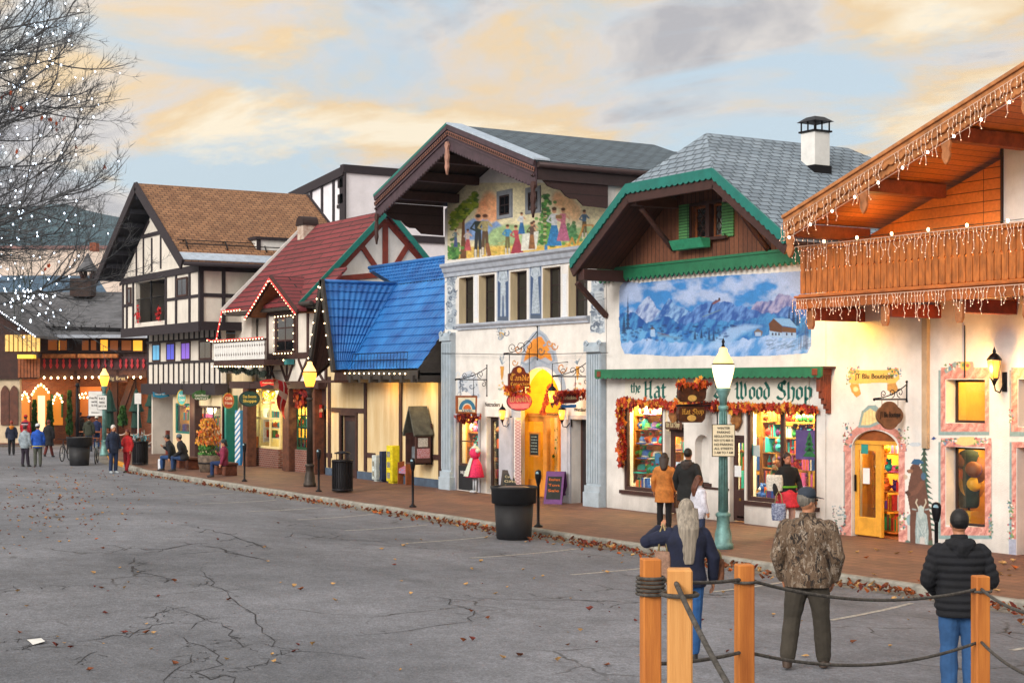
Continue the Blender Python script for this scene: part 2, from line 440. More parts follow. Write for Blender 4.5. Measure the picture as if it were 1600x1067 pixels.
# ================= palette =================
M_stucco=mat('white_stucco','dbd8d4',.9,.06,2.2,.55,38,bdist=.014,streak=.09)
M_cream=mat('cream_panel','d6c4a0',.85,.07,2,.2,50,stretch=(3,3,.6),streak=.12)
M_offwhite=mat('off_white_panel','d9d2c8',.85,.05,2,.2,50,streak=.12)
M_tudor=mat('dark_tudor_timber','2a2228',.75,.15,5,.3,30,stretch=(2,2,8))
M_brown=mat('brown_timber','3d2420',.7,.15,5,.3,30)
M_choc=mat('dark_chocolate_timber','2b1a19',.7,.15,4,.3,30)
M_red_t=mat('red_timber','7a2f22',.7,.12,5,.2,30)
M_teal=mat('teal_paint','0c6b62',.5,.1,4,.15,30)
M_green=mat('green_paint','1f6b4a',.5,.1,4,.15,30)
M_orange=mat('stained_cedar','b86c30',.5,.15,3,.2,40,stretch=(1,1,6))
M_iron=mat('wrought_iron','16151a',.45,.1,8,.2,60,metal=.6)
M_lampgreen=mat('weathered_green_metal','6a9492',.5,.2,6,.3,50,metal=.2)
M_black=mat('black_plastic','1a1b20',.6,.15,5,.15,40)
M_concrete=mat('kerb_concrete','8d8a82',.9,.2,4,.5,40,bdist=.01)
M_wood=mat('warm_wood','8a4a22',.6,.2,6,.2,40)
M_white=mat('white_paint','d8d8d6',.6,.05,4,.1,40)
M_glass=glassmat()
M_darkglass=mat('dark_window_glass','14181c',.08,.1,3,0,5,spec=.8)
M_bulb=emis('warm_bulb','ffd9a0',9.)
M_bulbc=emis('cool_bulb','e8f0ff',7.)
M_lampglow=emis('lamp_glass_glow','ffa838',2.6)
M_lampwhite=emis('lamp_glass_white','ffdca8',2.6)
M_gutter=mat('gutter_metal','3a2b2c',.45,.1,5,.1,30,metal=.3)
M_shingle_grey=brickmat('grey_asphalt_shingles','8795a2','74828f','3c4650',.32,.19,.018,bump=.9,dist=.02)
M_shingle_dark=brickmat('slate_shingles','566672','465460','222b32',.42,.24,.02,bump=.9,dist=.02)
M_shingle_brown=brickmat('brown_shingles','99704f','7e583c','3d2418',.30,.2,.016,bump=.9,dist=.02)
M_shingle_red=brickmat('dark_red_shingles','7c2e33','6a272b','240c10',2.6,.3,.03,bump=1.,dist=.03)
M_shingle_char=brickmat('charcoal_shingles','66676b','545559','1c1c1f',.5,.2,.012,bump=.8,dist=.02)
M_vboards=brickmat('brown_vertical_boards','794a32','633b29','1d0f0b',9.,.16,.008,offset=0,rot=True,bump=.8,dist=.015)
M_hboards=brickmat('orange_horizontal_boards','d07a34','bc6a2a','3f1d0c',7.,.21,.008,offset=0,bump=.9,dist=.015,rough=.5)
M_soffit=brickmat('brown_soffit_boards','4a2b20','3c221a','1a0e0a',9.,.16,.008,offset=0,rot=True,bump=.8)
M_bricks=brickmat('red_bricks','8a4a30','743c28','6e5a48',.22,.075,.008,bump=.6)
M_bricks2=brickmat('brown_bricks','7d4436','6b382e','8d8078',.22,.08,.01,bump=.6)
# ================= camera =================
cd=bpy.data.cameras.new('camera');cam=bpy.data.objects.new('camera',cd);COL.objects.link(cam)
cam.location=(0,0,HC);cam.rotation_euler=(math.pi/2,0,math.pi/2-AA)
cd.sensor_width=36;cd.lens=FPX/1600*36;cd.shift_y=(CY-533.5)/1600;cd.clip_start=.3;cd.clip_end=9000
SC.camera=cam
# ================= sky =================
SUN_AZ = math.radians(290)     # direction towards the sun, measured from +X anticlockwise
SUN_EL=math.radians(24)
w=bpy.data.worlds.new('World');SC.world=w;w.use_nodes=True;nt=w.node_tree
bg=nt.nodes['Background'];out=nt.nodes['World Output']
sky=N(nt,'ShaderNodeTexSky',sky_type='NISHITA',sun_disc=False,sun_elevation=math.radians(12),sun_rotation=math.radians(90)-SUN_AZ,altitude=350,dust_density=1.5)
tc=N(nt,'ShaderNodeTexCoord')
sep=N(nt,'ShaderNodeSeparateXYZ');L(nt,tc.outputs['Generated'],sep.inputs[0])
zz=N(nt,'ShaderNodeMath',operation='ADD');zz.inputs[1].default_value=.15;L(nt,sep.outputs[2],zz.inputs[0])
zc=N(nt,'ShaderNodeMath',operation='MAXIMUM');zc.inputs[1].default_value=.03;L(nt,zz.outputs[0],zc.inputs[0])
dx_=N(nt,'ShaderNodeMath',operation='DIVIDE');L(nt,sep.outputs[0],dx_.inputs[0]);L(nt,zc.outputs[0],dx_.inputs[1])
dy_=N(nt,'ShaderNodeMath',operation='DIVIDE');L(nt,sep.outputs[1],dy_.inputs[0]);L(nt,zc.outputs[0],dy_.inputs[1])
cmb=N(nt,'ShaderNodeCombineXYZ');L(nt,dx_.outputs[0],cmb.inputs[0]);L(nt,dy_.outputs[0],cmb.inputs[1])
mp=N(nt,'ShaderNodeMapping');mp.inputs['Rotation'].default_value=(0,0,math.radians(-20));mp.inputs['Scale'].default_value=(1.25,1.7,1);mp.inputs['Location'].default_value=(3.1,1.7,0)
L(nt,cmb.outputs[0],mp.inputs[0])
n1=N(nt,'ShaderNodeTexNoise',i_Scale=1.05,i_Detail=10.,i_Roughness=.58,i_Distortion=.5);L(nt,mp.outputs[0],n1.inputs['Vector'])
n2=N(nt,'ShaderNodeTexNoise',i_Scale=1.0,i_Detail=9.,i_Roughness=.6,i_Distortion=.4)
mp2=N(nt,'ShaderNodeMapping');mp2.inputs['Location'].default_value=(8.3,2.2,3);L(nt,mp.outputs[0],mp2.inputs[0]);L(nt,mp2.outputs[0],n2.inputs['Vector'])
cov=N(nt,'ShaderNodeMapRange',i_1=.385,i_2=.50);L(nt,n1.outputs[0],cov.inputs[0])
tone=N(nt,'ShaderNodeValToRGB');L(nt,n2.outputs[0],tone.inputs[0])
cr=tone.color_ramp;cr.elements[0].position=.38;cr.elements[0].color=(*rgb('b6b5b9'),1)
cr.elements[1].position=.64;cr.elements[1].color=(*rgb('faecd2'),1)
e=cr.elements.new(.47);e.color=(*rgb('dad5d1'),1)
e=cr.elements.new(.55);e.color=(*rgb('ecd0a6'),1)
base=N(nt,'ShaderNodeMixRGB');base.inputs[0].default_value=.22;base.inputs[1].default_value=(*rgb('c9d9e5'),1)
sk=N(nt,'ShaderNodeMixRGB',blend_type='MULTIPLY');sk.inputs[0].default_value=1;sk.inputs[2].default_value=(.13,.13,.13,1);L(nt,sky.outputs[0],sk.inputs[1])
L(nt,sk.outputs[0],base.inputs[2])
mix=N(nt,'ShaderNodeMixRGB');L(nt,cov.outputs[0],mix.inputs[0]);L(nt,base.outputs[0],mix.inputs[1]);L(nt,tone.outputs[0],mix.inputs[2])
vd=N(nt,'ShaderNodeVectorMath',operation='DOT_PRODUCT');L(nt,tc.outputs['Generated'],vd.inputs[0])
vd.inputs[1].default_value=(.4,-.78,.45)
br=N(nt,'ShaderNodeMapRange',i_1=-.6,i_2=1.,i_3=1.1,i_4=2.2);L(nt,vd.outputs['Value'],br.inputs[0])  # brighter sky out of view, added to light the facades and side walls
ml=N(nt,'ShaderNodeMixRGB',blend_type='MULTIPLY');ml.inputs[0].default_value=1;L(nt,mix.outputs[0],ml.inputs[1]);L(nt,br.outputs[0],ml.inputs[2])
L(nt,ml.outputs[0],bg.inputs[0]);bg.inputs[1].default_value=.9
sd=bpy.data.lights.new('sun','SUN');sd.energy=2.6;sd.angle=math.radians(24);sd.color=(1,.95,.89)
so=bpy.data.objects.new('sun',sd);COL.objects.link(so)
v=Vector((math.cos(SUN_AZ)*math.cos(SUN_EL),math.sin(SUN_AZ)*math.cos(SUN_EL),math.sin(SUN_EL)))
so.rotation_euler=(-v).to_track_quat('-Z','Y').to_euler();so.location=(0,0,60)
SC.view_settings.view_transform='Standard';SC.view_settings.look='None';SC.view_settings.exposure=.12;SC.view_settings.gamma=1
SC.render.engine='CYCLES';SC.cycles.use_denoising=True;SC.cycles.max_bounces=6;SC.cycles.transparent_max_bounces=12
SC.cycles.diffuse_bounces=3;SC.cycles.glossy_bounces=3;SC.cycles.sample_clamp_indirect=4;SC.cycles.caustics_reflective=False;SC.cycles.caustics_refractive=False
def lamp(p,e,col=(1,.5,.12),r=.12,name='lamp_light'):
 l=bpy.data.lights.new(name,'POINT');l.energy=e;l.color=col;l.shadow_soft_size=r
 o=bpy.data.objects.new(name,l);COL.objects.link(o);o.location=p;return o
def area(p,e,sx,sy,rot,col=(1,.7,.32),name='shop_light'):
 l=bpy.data.lights.new(name,'AREA');l.shape='RECTANGLE';l.size=sx;l.size_y=sy;l.energy=e;l.color=col
 o=bpy.data.objects.new(name,l);COL.objects.link(o);o.location=p;o.rotation_euler=rot;return o
# ================= ground =================
def asphalt():
 m,nt,b=_nt('asphalt')
 tc=N(nt,'ShaderNodeTexCoord');P=tc.outputs['Object']
 na=N(nt,'ShaderNodeTexNoise',i_Scale=.16,i_Detail=7.,i_Roughness=.6);L(nt,P,na.inputs['Vector'])
 nb=N(nt,'ShaderNodeTexNoise',i_Scale=1.7,i_Detail=8.,i_Roughness=.75);L(nt,P,nb.inputs['Vector'])
 ncx=N(nt,'ShaderNodeTexNoise',i_Scale=38.,i_Detail=4.,i_Roughness=.9);L(nt,P,ncx.inputs['Vector'])
 vo=N(nt,'ShaderNodeTexVoronoi',i_Scale=24.);L(nt,P,vo.inputs['Vector'])
 r1=N(nt,'ShaderNodeValToRGB');L(nt,na.outputs[0],r1.inputs[0])
 r1.color_ramp.elements[0].position=.34;r1.color_ramp.elements[0].color=(.1,.107,.126,1)
 r1.color_ramp.elements[1].position=.66;r1.color_ramp.elements[1].color=(.195,.203,.232,1)
 mra=N(nt,'ShaderNodeMapRange',i_1=.3,i_2=.7,i_3=.72,i_4=1.2);L(nt,nb.outputs[0],mra.inputs[0])
 mrb=N(nt,'ShaderNodeMapRange',i_1=.3,i_2=.7,i_3=.5,i_4=1.5);L(nt,ncx.outputs[0],mrb.inputs[0])
 m0=N(nt,'ShaderNodeMath',operation='MULTIPLY');L(nt,mra.outputs[0],m0.inputs[0]);L(nt,mrb.outputs[0],m0.inputs[1])
 nf=N(nt,'ShaderNodeTexNoise',i_Scale=11.,i_Detail=7.,i_Roughness=.85);L(nt,P,nf.inputs['Vector'])
 mrf=N(nt,'ShaderNodeMapRange',i_1=.36,i_2=.64,i_3=.68,i_4=1.32);L(nt,nf.outputs[0],mrf.inputs[0])
 mps=N(nt,'ShaderNodeMapping');mps.inputs['Scale'].default_value=(.25,.9,1);L(nt,P,mps.inputs[0]);nst=N(nt,'ShaderNodeTexNoise',i_Scale=.55,i_Detail=5.,i_Roughness=.6);L(nt,mps.outputs[0],nst.inputs['Vector']);mrs=N(nt,'ShaderNodeMapRange',i_1=.3,i_2=.46,i_3=.68,i_4=1.);L(nt,nst.outputs[0],mrs.inputs[0])
 mq=N(nt,'ShaderNodeMath',operation='MULTIPLY');L(nt,mrf.outputs[0],mq.inputs[0]);L(nt,mrs.outputs[0],mq.inputs[1])
 m1=N(nt,'ShaderNodeMath',operation='MULTIPLY');L(nt,m0.outputs[0],m1.inputs[0]);L(nt,mq.outputs[0],m1.inputs[1])
 mx=N(nt,'ShaderNodeMixRGB',blend_type='MULTIPLY');mx.inputs[0].default_value=1;L(nt,r1.outputs[0],mx.inputs[1]);L(nt,m1.outputs[0],mx.inputs[2])
 vc=N(nt,'ShaderNodeTexVoronoi',feature='DISTANCE_TO_EDGE',i_Scale=.75)
 nd=N(nt,'ShaderNodeTexNoise',i_Scale=2.2,i_Detail=6.);L(nt,P,nd.inputs['Vector'])
 mxv=N(nt,'ShaderNodeMixRGB');mxv.inputs[0].default_value=.28;L(nt,P,mxv.inputs[1]);L(nt,nd.outputs[1],mxv.inputs[2]);L(nt,mxv.outputs[0],vc.inputs['Vector'])
 ck=N(nt,'ShaderNodeMapRange',i_1=.004,i_2=.016,i_3=1.,i_4=0.);L(nt,vc.outputs[0],ck.inputs[0])
 ne=N(nt,'ShaderNodeTexNoise',i_Scale=.45,i_Detail=3.);L(nt,P,ne.inputs['Vector'])
 me_=N(nt,'ShaderNodeMapRange',i_1=.52,i_2=.64);L(nt,ne.outputs[0],me_.inputs[0])
 ckm=N(nt,'ShaderNodeMath',operation='MULTIPLY');L(nt,ck.outputs[0],ckm.inputs[0]);L(nt,me_.outputs[0],ckm.inputs[1])
 mk=N(nt,'ShaderNodeMixRGB');L(nt,ckm.outputs[0],mk.inputs[0]);L(nt,mx.outputs[0],mk.inputs[1]);mk.inputs[2].default_value=(.03,.028,.03,1)
 L(nt,mk.outputs[0],b.inputs['Base Color']);b.inputs['Roughness'].default_value=.82
 hh=N(nt,'ShaderNodeMath',operation='ADD');L(nt,ncx.outputs[0],hh.inputs[0]);L(nt,vo.outputs[0],hh.inputs[1])
 bp=N(nt,'ShaderNodeBump',i_Strength=.55,i_Distance=.02);L(nt,hh.outputs[0],bp.inputs['Height']);L(nt,bp.outputs[0],b.inputs['Normal'])
 return m
M_asph=asphalt()
xs=[-1500,-600,-300,-200,-150,-120,-100]+[-95+2*i for i in range(60)]+[40,80,200,800]
ys=[-600,-200,-80,-40,-20,-10]+[-5+1.5*i for i in range(18)]+[25,35,60,120,300,900,2500]
mb=MB();V=[(x,y,road_z(x,y)) for y in ys for x in xs];mb._a(V);nx=len(xs)
for j in range(len(ys)-1):
 for i in range(nx-1):a=j*nx+i;mb.face((a,a+1,a+nx+1,a+nx),0,True)
tag(mb.build('road',M_asph),kind='structure')
edge=[(20,18.55),(-20,18.55),(-40,18.65),(-50,18.8),(-57.5,18.95),(-62,19.6),(-67,20.6),(-73,22.3),(-77,24.0),(-78.5,27),(-79,40)]
def offs(poly,d):
 o=[]
 for i,p in enumerate(poly):
  a=Vector(poly[max(i-1,0)]);b=Vector(poly[min(i+1,len(poly)-1)]);t=(b-a).normalized();o.append((p[0]+t.y*d,p[1]-t.x*d))
 return o
M_walk=brickmat('pavement_slabs','75503e','65453a','3a2a26',.62,.31,.012,offset=.5,bump=.5,stain=.45,rough=.7)
inner=offs(edge,.17)
mb=MB()
for (a,b) in zip(range(len(inner)-1),range(1,len(inner))):
 mb.poly([(*inner[b],0),(*inner[a],0),(inner[a][0],60,0),(inner[b][0]-.001,60,0)] if inner[a][0] != inner[b][0] else [(*inner[b],0),(*inner[a],0),(inner[a][0],60,0)])
tag(mb.build('pavement',M_walk),kind='structure')
M_yellow=mat('yellow_kerb_paint','c98a1c',.7,.2,5,.3,40)
mb=MB();dense=[]
for (a,b) in zip(edge,edge[1:]):
 n=max(1,int((Vector(b)-Vector(a)).length/1.0));dense += [(a[0]+(b[0]-a[0])*k/n,a[1]+(b[1]-a[1])*k/n) for k in range(n)]
dense.append(edge[-1]);din=offs(dense,.17);dg=offs(dense,-.42)
for i in range(len(dense)-1):
 g=.012 if i % 3 == 0 else 0.
 p,q,r,s_=Vector(dense[i]),Vector(dense[i+1]),Vector(din[i+1]),Vector(din[i])
 t=(q-p).normalized();p=p+t*g;s_=s_+t*g
 jz=.006*math.sin(i*1.7)
 bv=(s_-p)*.25
 z0=-.2;zt=.005+jz
 mm=1 if -73 < p.x < -61.5 else 0
 mb.prism([(*p,z0),(*p,zt-.035),(*(p+bv),zt),(*s_,zt),(*s_,z0)],((q-p).x,(q-p).y,0),mm)
o=mb.build('kerb',[M_concrete,M_yellow]);tag(o,kind='structure')
mb=MB()
for i in range(len(dense)-1):
 a,b,c,d=dense[i],dense[i+1],dg[i+1],dg[i]
 g=.02 if i % 3 == 0 else 0.
 mb.poly([(a[0]-g,a[1],-.125),(b[0],b[1],-.125),(c[0],c[1],road_z(*c)+.008),(d[0]-g,d[1],road_z(*d)+.008)])
tag(mb.build('gutter_strip',mat('gutter_concrete','77736c',.9,.2,4,.4,40)),kind='structure')
M_line=mat('worn_white_line','b4b0a8',.8,.3,14,.2,60,col2='77746e')
M_hole=mat('crack_filler','2e2d31',.9,.2,9,.2,60)
def ribbon(mb,pts,w,dz=.006,jit=0.):
 P=[]
 for (a,b) in zip(pts,pts[1:]):
  A,B=PR(*a),PR(*b);n=max(2,int((B-A).length/.35))
  for k in range(n):P.append(A.lerp(B,k/n))
 P.append(PR(*pts[-1]));rnd=random.Random(len(P)*7+int(pts[0][0]))
 if jit:P=[p+Vector((rnd.gauss(0,jit),rnd.gauss(0,jit),0)) for p in P]
 n=len(P)
 for i in range(n-1):
  p,q=P[i],P[i+1];t=(q-p).normalized();s_=Vector((-t.y,t.x,0))
  w0=w/2*(1 if not jit else (.35+rnd.random())*min(1,.25+i/3,.25+(n-i)/3));w1=w/2*(1 if not jit else (.35+rnd.random())*min(1,.25+(i+1)/3,.25+(n-i-1)/3))
  if jit and rnd.random() < .04:continue
  Q=[p-s_*w0,p+s_*w0,q+s_*w1,q-s_*w1]
  mb.poly([(v.x,v.y,road_z(v.x,v.y)+dz) for v in Q])
mb=MB()
for pts in [[(630,849),(768,838)],[(735,872),(905,857)],[(893,898),(1003,888)],[(1110,925),(1226,909)],[(1298,969),(1425,942)],[(312,787),(432,781)],
   [(388,799),(500,793)],[(465,812),(585,803)],[(538,829),(668,820)],[(1580,1016),(1640,1006)],[(250,775),(365,770)]]:ribbon(mb,pts,.085)
tag(mb.build('parking_lines',M_line),kind='structure')
mb=MB()
cracks=[[(310,886),(322,900),(352,925),(376,945),(398,968),(415,988),(428,1010),(440,1022),(470,1016),(560,1026)],
  [(272,988),(295,1003),(322,1010),(333,1022),(341,1040),(322,1048),(300,1050),(330,1062),(350,1052),(372,1068),(390,1075)],
  [(250,945),(268,950),(262,955),(240,962),(238,967)],[(268,950),(302,958),(318,968),(300,981)],[(262,972),(240,978),(218,984),(205,994),(175,992),(130,1003)],
  [(212,870),(206,885),(210,893),(240,898),(270,905)],[(316,897),(330,905),(318,912),(352,921)],[(290,820),(332,828),(365,838),(398,848),(425,856)],
  [(310,850),(340,856),(372,866),(415,876)],[(190,856),(255,858),(312,848)],[(0,926),(20,922),(30,914)],[(50,914),(110,915),(250,911)],[(640,928),(700,935),(706,944),(730,948),(742,961),(720,970),(640,985),(560,992)],
  [(700,935),(745,934),(860,938),(1000,937)],[(130,1000),(60,995),(15,1000)],[(360,1050),(400,1042),(430,1030)],[(255,1075),(262,1050),(290,1035),(300,1022)],[(120,1040),(138,1025),(155,1018)],
  [(20,1010),(40,1014),(60,1000)],[(700,860),(640,855),(560,850)],[(345,972),(362,985),(360,1000),(385,1010)],[(1000,937),(1190,925)],[(455,832),(520,842),(600,846)]]
for c in cracks:
 far=c[0][1] < 880
 ribbon(mb,c,.034 if far else .017,.0045,.035)
 rr=random.Random(int(c[0][0])+5)
 for k in range(len(c)*2):
  i=rr.randrange(len(c)-1);t=rr.random();x=c[i][0]+(c[i+1][0]-c[i][0])*t;y=c[i][1]+(c[i+1][1]-c[i][1])*t
  dx,dy=rr.choice((-1,1))*rr.uniform(8,32),rr.uniform(-6,8)
  ribbon(mb,[(x,y),(x+dx*.5,y+dy*.7),(x+dx,y+dy)],.03 if far else .014,.0045,.025)
tag(mb.build('road_cracks',M_hole),kind='structure')
M_leafs=[mat('dry_leaf_brown','6e3a1c',.8,.2,20),mat('dry_leaf_orange','a85420',.8,.2,20),mat('dry_leaf_tan','b08a58',.8,.2,20),mat('dry_leaf_maroon','6a2a20',.8,.2,20)]
def leaf(mb,p,r,m,rnd,flat=.25):
 a0=rnd.random()*6.28;n=7;tx,ty=rnd.uniform(-flat,flat),rnd.uniform(-flat,flat)
 i=mb._a([p]+[(p[0]+math.cos(a0+k*6.283/n)*r*(1 if k % 2 else .55),p[1]+math.sin(a0+k*6.283/n)*r*(1 if k % 2 else .55),p[2]+r*(.12+abs(tx)+abs(ty))+r*(math.cos(a0+k)*tx+math.sin(a0+k)*ty)+rnd.uniform(0,.25)*r) for k in range(n)])
 for k in range(n):mb.face((i,i+1+k,i+1+(k+1) % n),m)
rnd=random.Random(3);mb=MB()
for _ in range(2600):        # drifts against the kerb, thickest at the near end
 X=rnd.uniform(-58,-14);k=sm(-50,-20,X)
 if rnd.random() > .18+.82*k*(.35+.65*abs(math.sin(X*.9)+.5*math.sin(X*2.3))/1.5):continue
 Y=18.55-abs(rnd.gauss(0,.14+.3*k));
 leaf(mb,(X,Y,max(road_z(X,Y),-.125)+.01+rnd.random()*.035*k),rnd.uniform(.025,.062),rnd.choice((0,0,0,1,3,2)),rnd,.6)
for _ in range(300):
 x=rnd.uniform(-60,1650);y=720+330*rnd.random()**1.3;p=PR(x,y)
 if p.y < 18.2:leaf(mb,(p.x,p.y,p.z+.006),rnd.uniform(.02,.06),rnd.choice((0,2,2,3)),rnd,.3)
for _ in range(430):
 x=rnd.gauss(80,90);y=rnd.gauss(775,34)
 if y < 730:continue
 p=PR(x,y)
 if p.y < 18.2:leaf(mb,(p.x,p.y,p.z+.006),rnd.uniform(.02,.055),rnd.choice((0,0,2,2,1)),rnd,.3)
for _ in range(60):
 x=rnd.uniform(1180,1600);y=rnd.uniform(860,940);p=PZ(x,y,0.0)
 if p.y > 18.9:leaf(mb,(p.x,p.y,.006),rnd.uniform(.04,.09),rnd.choice((2,1,2)),rnd)
tag(mb.build('fallen_leaves',M_leafs),'dry fallen leaves drifted along the kerb and strewn on the asphalt','leaves',kind='stuff')
p=PR(58,1003)
mb=MB();mb.prism([(p.x-.22,p.y-.06,p.z+.006),(p.x+.2,p.y-.1,p.z+.008),(p.x+.16,p.y+.05,p.z+.03),(p.x-.2,p.y+.1,p.z+.012)],(0,0,.002))
tag(mb.build('paper_scrap',M_white),'white scrap of paper lying on the cracked asphalt','litter')
def hill_z(x,d):
 pass
mb=MB();n=60;cols=[]
rows=[(640,0.),(700,.25),(780,.55),(850,.82),(900,1.),(960,.9),(1100,.3)]
for (t,k) in rows:
 for i in range(n+1):
  x=-500+2000*i/n
  crest=318+4*math.sin(x*.021+.6)+2*math.sin(x*.053)+max(0,(x-100)*.3)
  H=HC+900*(CY-crest)/FPX
  q=PT(x,CY,t);mb._a([(q.x,q.y,-4+(H+4)*k)])
for j in range(len(rows)-1):
 for i in range(n):a=j*(n+1)+i;mb.face((a,a+1,a+n+2,a+n+1),0,True)
m,nt,b=_nt('forest_hill');b.inputs['Roughness'].default_value=1
tc=N(nt,'ShaderNodeTexCoord');vo=N(nt,'ShaderNodeTexVoronoi',i_Scale=.3);L(nt,tc.outputs['Object'],vo.inputs['Vector'])
no=N(nt,'ShaderNodeTexNoise',i_Scale=.02,i_Detail=8.);L(nt,tc.outputs['Object'],no.inputs['Vector'])
mxx=N(nt,'ShaderNodeMath',operation='MULTIPLY');L(nt,vo.outputs[0],mxx.inputs[0]);L(nt,no.outputs[0],mxx.inputs[1])
r1=N(nt,'ShaderNodeValToRGB');L(nt,mxx.outputs[0],r1.inputs[0]);r1.color_ramp.elements[0].color=(*rgb('17313c'),1);r1.color_ramp.elements[1].color=(*rgb('41636f'),1);r1.color_ramp.elements[1].position=.6  # blue of distance haze put into the forest colour
L(nt,r1.outputs[0],b.inputs['Base Color'])
tag(mb.build('hills',m),kind='structure')
AWAY=math.radians(58.5)
YW=23.5;XL=PY(1291,600,YW).x
# ================= facade helpers =================
def scalloped(mb,p,q,h,amp,per,d,m=0,seg=6,kind='round'):
 """board hanging from the line p-q with a cut wavy lower edge; d = thickness vector"""
 p=Vector(p);q=Vector(q);n=max(1,round((q-p).length/per));T=n*seg;Zv=Vector((0,0,1));d=Vector(d)
 def low(k):
  f=(k % seg)/seg
  if kind == 'round':return h+amp*math.sin(math.pi*f)
  return h+amp*(1-abs(2*f-1))
 top=[p.lerp(q,k/T) for k in range(T+1)];bot=[top[k]-Zv*low(k) for k in range(T+1)]
 a=mb._a(top);b=mb._a(bot);c=mb._a([v+d for v in top]);e=mb._a([v+d for v in bot])
 for k in range(T):
  mb.face((a+k,b+k,b+k+1,a+k+1),m);mb.face((c+k,c+k+1,e+k+1,e+k),m);mb.face((b+k,e+k,e+k+1,b+k+1),m);mb.face((a+k,a+k+1,c+k+1,c+k),m)
 mb.face((a,c,e,b),m);mb.face((a+T,b+T,e+T,c+T),m)
 return mb
def frame(name,parent,X0,X1,Z0,Z1,Y,w=.07,d=.08,m=None,nx=1,nz=1,mw=.03,pane=True,glass=None,bottom=True):
 """window frame with glazing bars as one part, its pane as sub-part; front face at Y"""
 mb=MB()
 mb.box(X0,X0+w,Y,Y+d,Z0,Z1);mb.box(X1-w,X1,Y,Y+d,Z0,Z1);mb.box(X0+w,X1-w,Y,Y+d,Z1-w,Z1)
 if bottom:mb.box(X0+w,X1-w,Y,Y+d,Z0,Z0+w)
 for i in range(1,nx):
  x=X0+(X1-X0)*i/nx;mb.box(x-mw/2,x+mw/2,Y+.012,Y+d-.012,Z0+(w if bottom else 0),Z1-w)
 for i in range(1,nz):
  z=Z0+(Z1-Z0)*i/nz;mb.box(X0+w,X1-w,Y+.016,Y+d-.016,z-mw/2,z+mw/2)
 o=mb.build(name,m or M_choc,parent,bevel=.006)
 if pane:
  g=MB();g.box(X0+w*.6,X1-w*.6,Y+d*.45,Y+d*.55,Z0+w*.6,Z1-w*.6);g.build('pane',glass or M_glass,o)
 return o
def room(parent,X0,X1,Z0,Z1,Y0,D,m,e=0,col=(1,.66,.27),name='interior',fl=None):
 """lit display room behind an opening, open towards the street"""
 mb=MB();t=.03
 mb.box(X0-t,X1+t,Y0+D,Y0+D+t,Z0-t,Z1+t);mb.box(X0-t,X0,Y0,Y0+D,Z0-t,Z1+t);mb.box(X1,X1+t,Y0,Y0+D,Z0-t,Z1+t)
 mb.box(X0,X1,Y0,Y0+D,Z0-t,Z0,1);mb.box(X0,X1,Y0,Y0+D,Z1,Z1+t)
 o=mb.build(name,[m,fl or M_wood],parent)
 if e:area(((X0+X1)/2,Y0+D*.42,Z1-.04),e,(X1-X0)*.8,D*.5,(0,0,0),col)
 return o
M_warmwall=mat('warm_interior_wall','e0a848',.8,.08,3,.1,20)
M_shelfwood=mat('shelf_wood','b4742c',.6,.15,5,.2,30)
GCOL=['c02820','2050a0','28803c','d8a020','e8e0d0','7a4422','d05a98','20a0a0','5a2a70','e06820']
GM={}
def gmat(c):return mat('goods_'+c,c,.55,.1,20,.1,40)
def goods_mesh(kind,ci):
 key=(kind,ci)
 if key in GM:return GM[key]
 mb=MB();c=GCOL[ci];c2=GCOL[(ci+3) % 10];nm=kind
 if kind == 'gift_box':
  mb.box(-.075,.075,-.05,.05,0,.16);mb.box(-.012,.012,-.053,.053,-.001,.164,1);mb.box(-.077,.077,-.008,.008,.0,.165,1)
 elif kind == 'book_stack':
  for k in range(5):mb.box(-.09+k*.036,-.06+k*.036,-.07,.07,0,.19+.03*math.sin(k*2+ci),k % 2)
 elif kind == 'hat':
  mb.lathe([(.13,0),(.135,.012),(.075,.02),(.07,.09),(.05,.11),(.001,.112)],n=14);mb.lathe([(.076,.022),(.077,.04),(.07,.042)],n=14,m=1)
 elif kind == 'doll':
  mb.lathe([(.05,0),(.055,.06),(.03,.12),(.022,.13)],n=10);mb.ball((0,0,.165),.036,1,10,6);mb.lathe([(.038,.17),(.03,.2),(.001,.215)],n=10);mb.tube([(-.03,0,.12),(-.07,-.02,.07)],.011,6);mb.tube([(.03,0,.12),(.07,-.02,.07)],.011,6)
 elif kind == 'bottle':
  mb.lathe([(.03,0),(.035,.02),(.035,.12),(.014,.16),(.014,.2),(.001,.2)],n=10);mb.lathe([(.0355,.04),(.0355,.09)],n=10,m=1)
 elif kind == 'plush_toy':
  mb.ball((0,0,.06),.065,0,10,7);mb.ball((0,-.01,.145),.046,0,10,7);mb.ball((-.035,-.01,.185),.018);mb.ball((.035,-.01,.185),.018);mb.ball((0,-.05,.135),.02,1);mb.tube([(-.05,0,.09),(-.09,-.04,.06)],.02,6);mb.tube([(.05,0,.09),(.09,-.04,.06)],.02,6)
 elif kind == 'ornament':
  mb.ball((0,0,.06),.058,0,12,8);mb.lathe([(.015,.115),(.015,.13),(.001,.132)],n=8,m=1)
 o=mb.build(nm,[gmat(c),gmat(c2)]);GM[key]=o;o['_p']=1;o.hide_render=True
 return o
def goods(X0,X1,z,Y,n,group,label,cat,kinds,seed=0,sc=1.2):
 rnd=random.Random(seed)
 for k in range(n):
  kd=rnd.choice(kinds);p=goods_mesh(kd,rnd.randrange(10));o=p.copy();COL.objects.link(o);o.hide_render=False
  if '_p' in o:del o['_p']
  o.location=(X0+(X1-X0)*(k+.5)/n+rnd.uniform(-.02,.02),Y+rnd.uniform(-.05,.05),z+.002);o.rotation_euler=(0,0,rnd.uniform(-.5,.5));s=sc*rnd.uniform(.85,1.25);o.scale=(s,s,s)
  tag(o,label,cat,group)
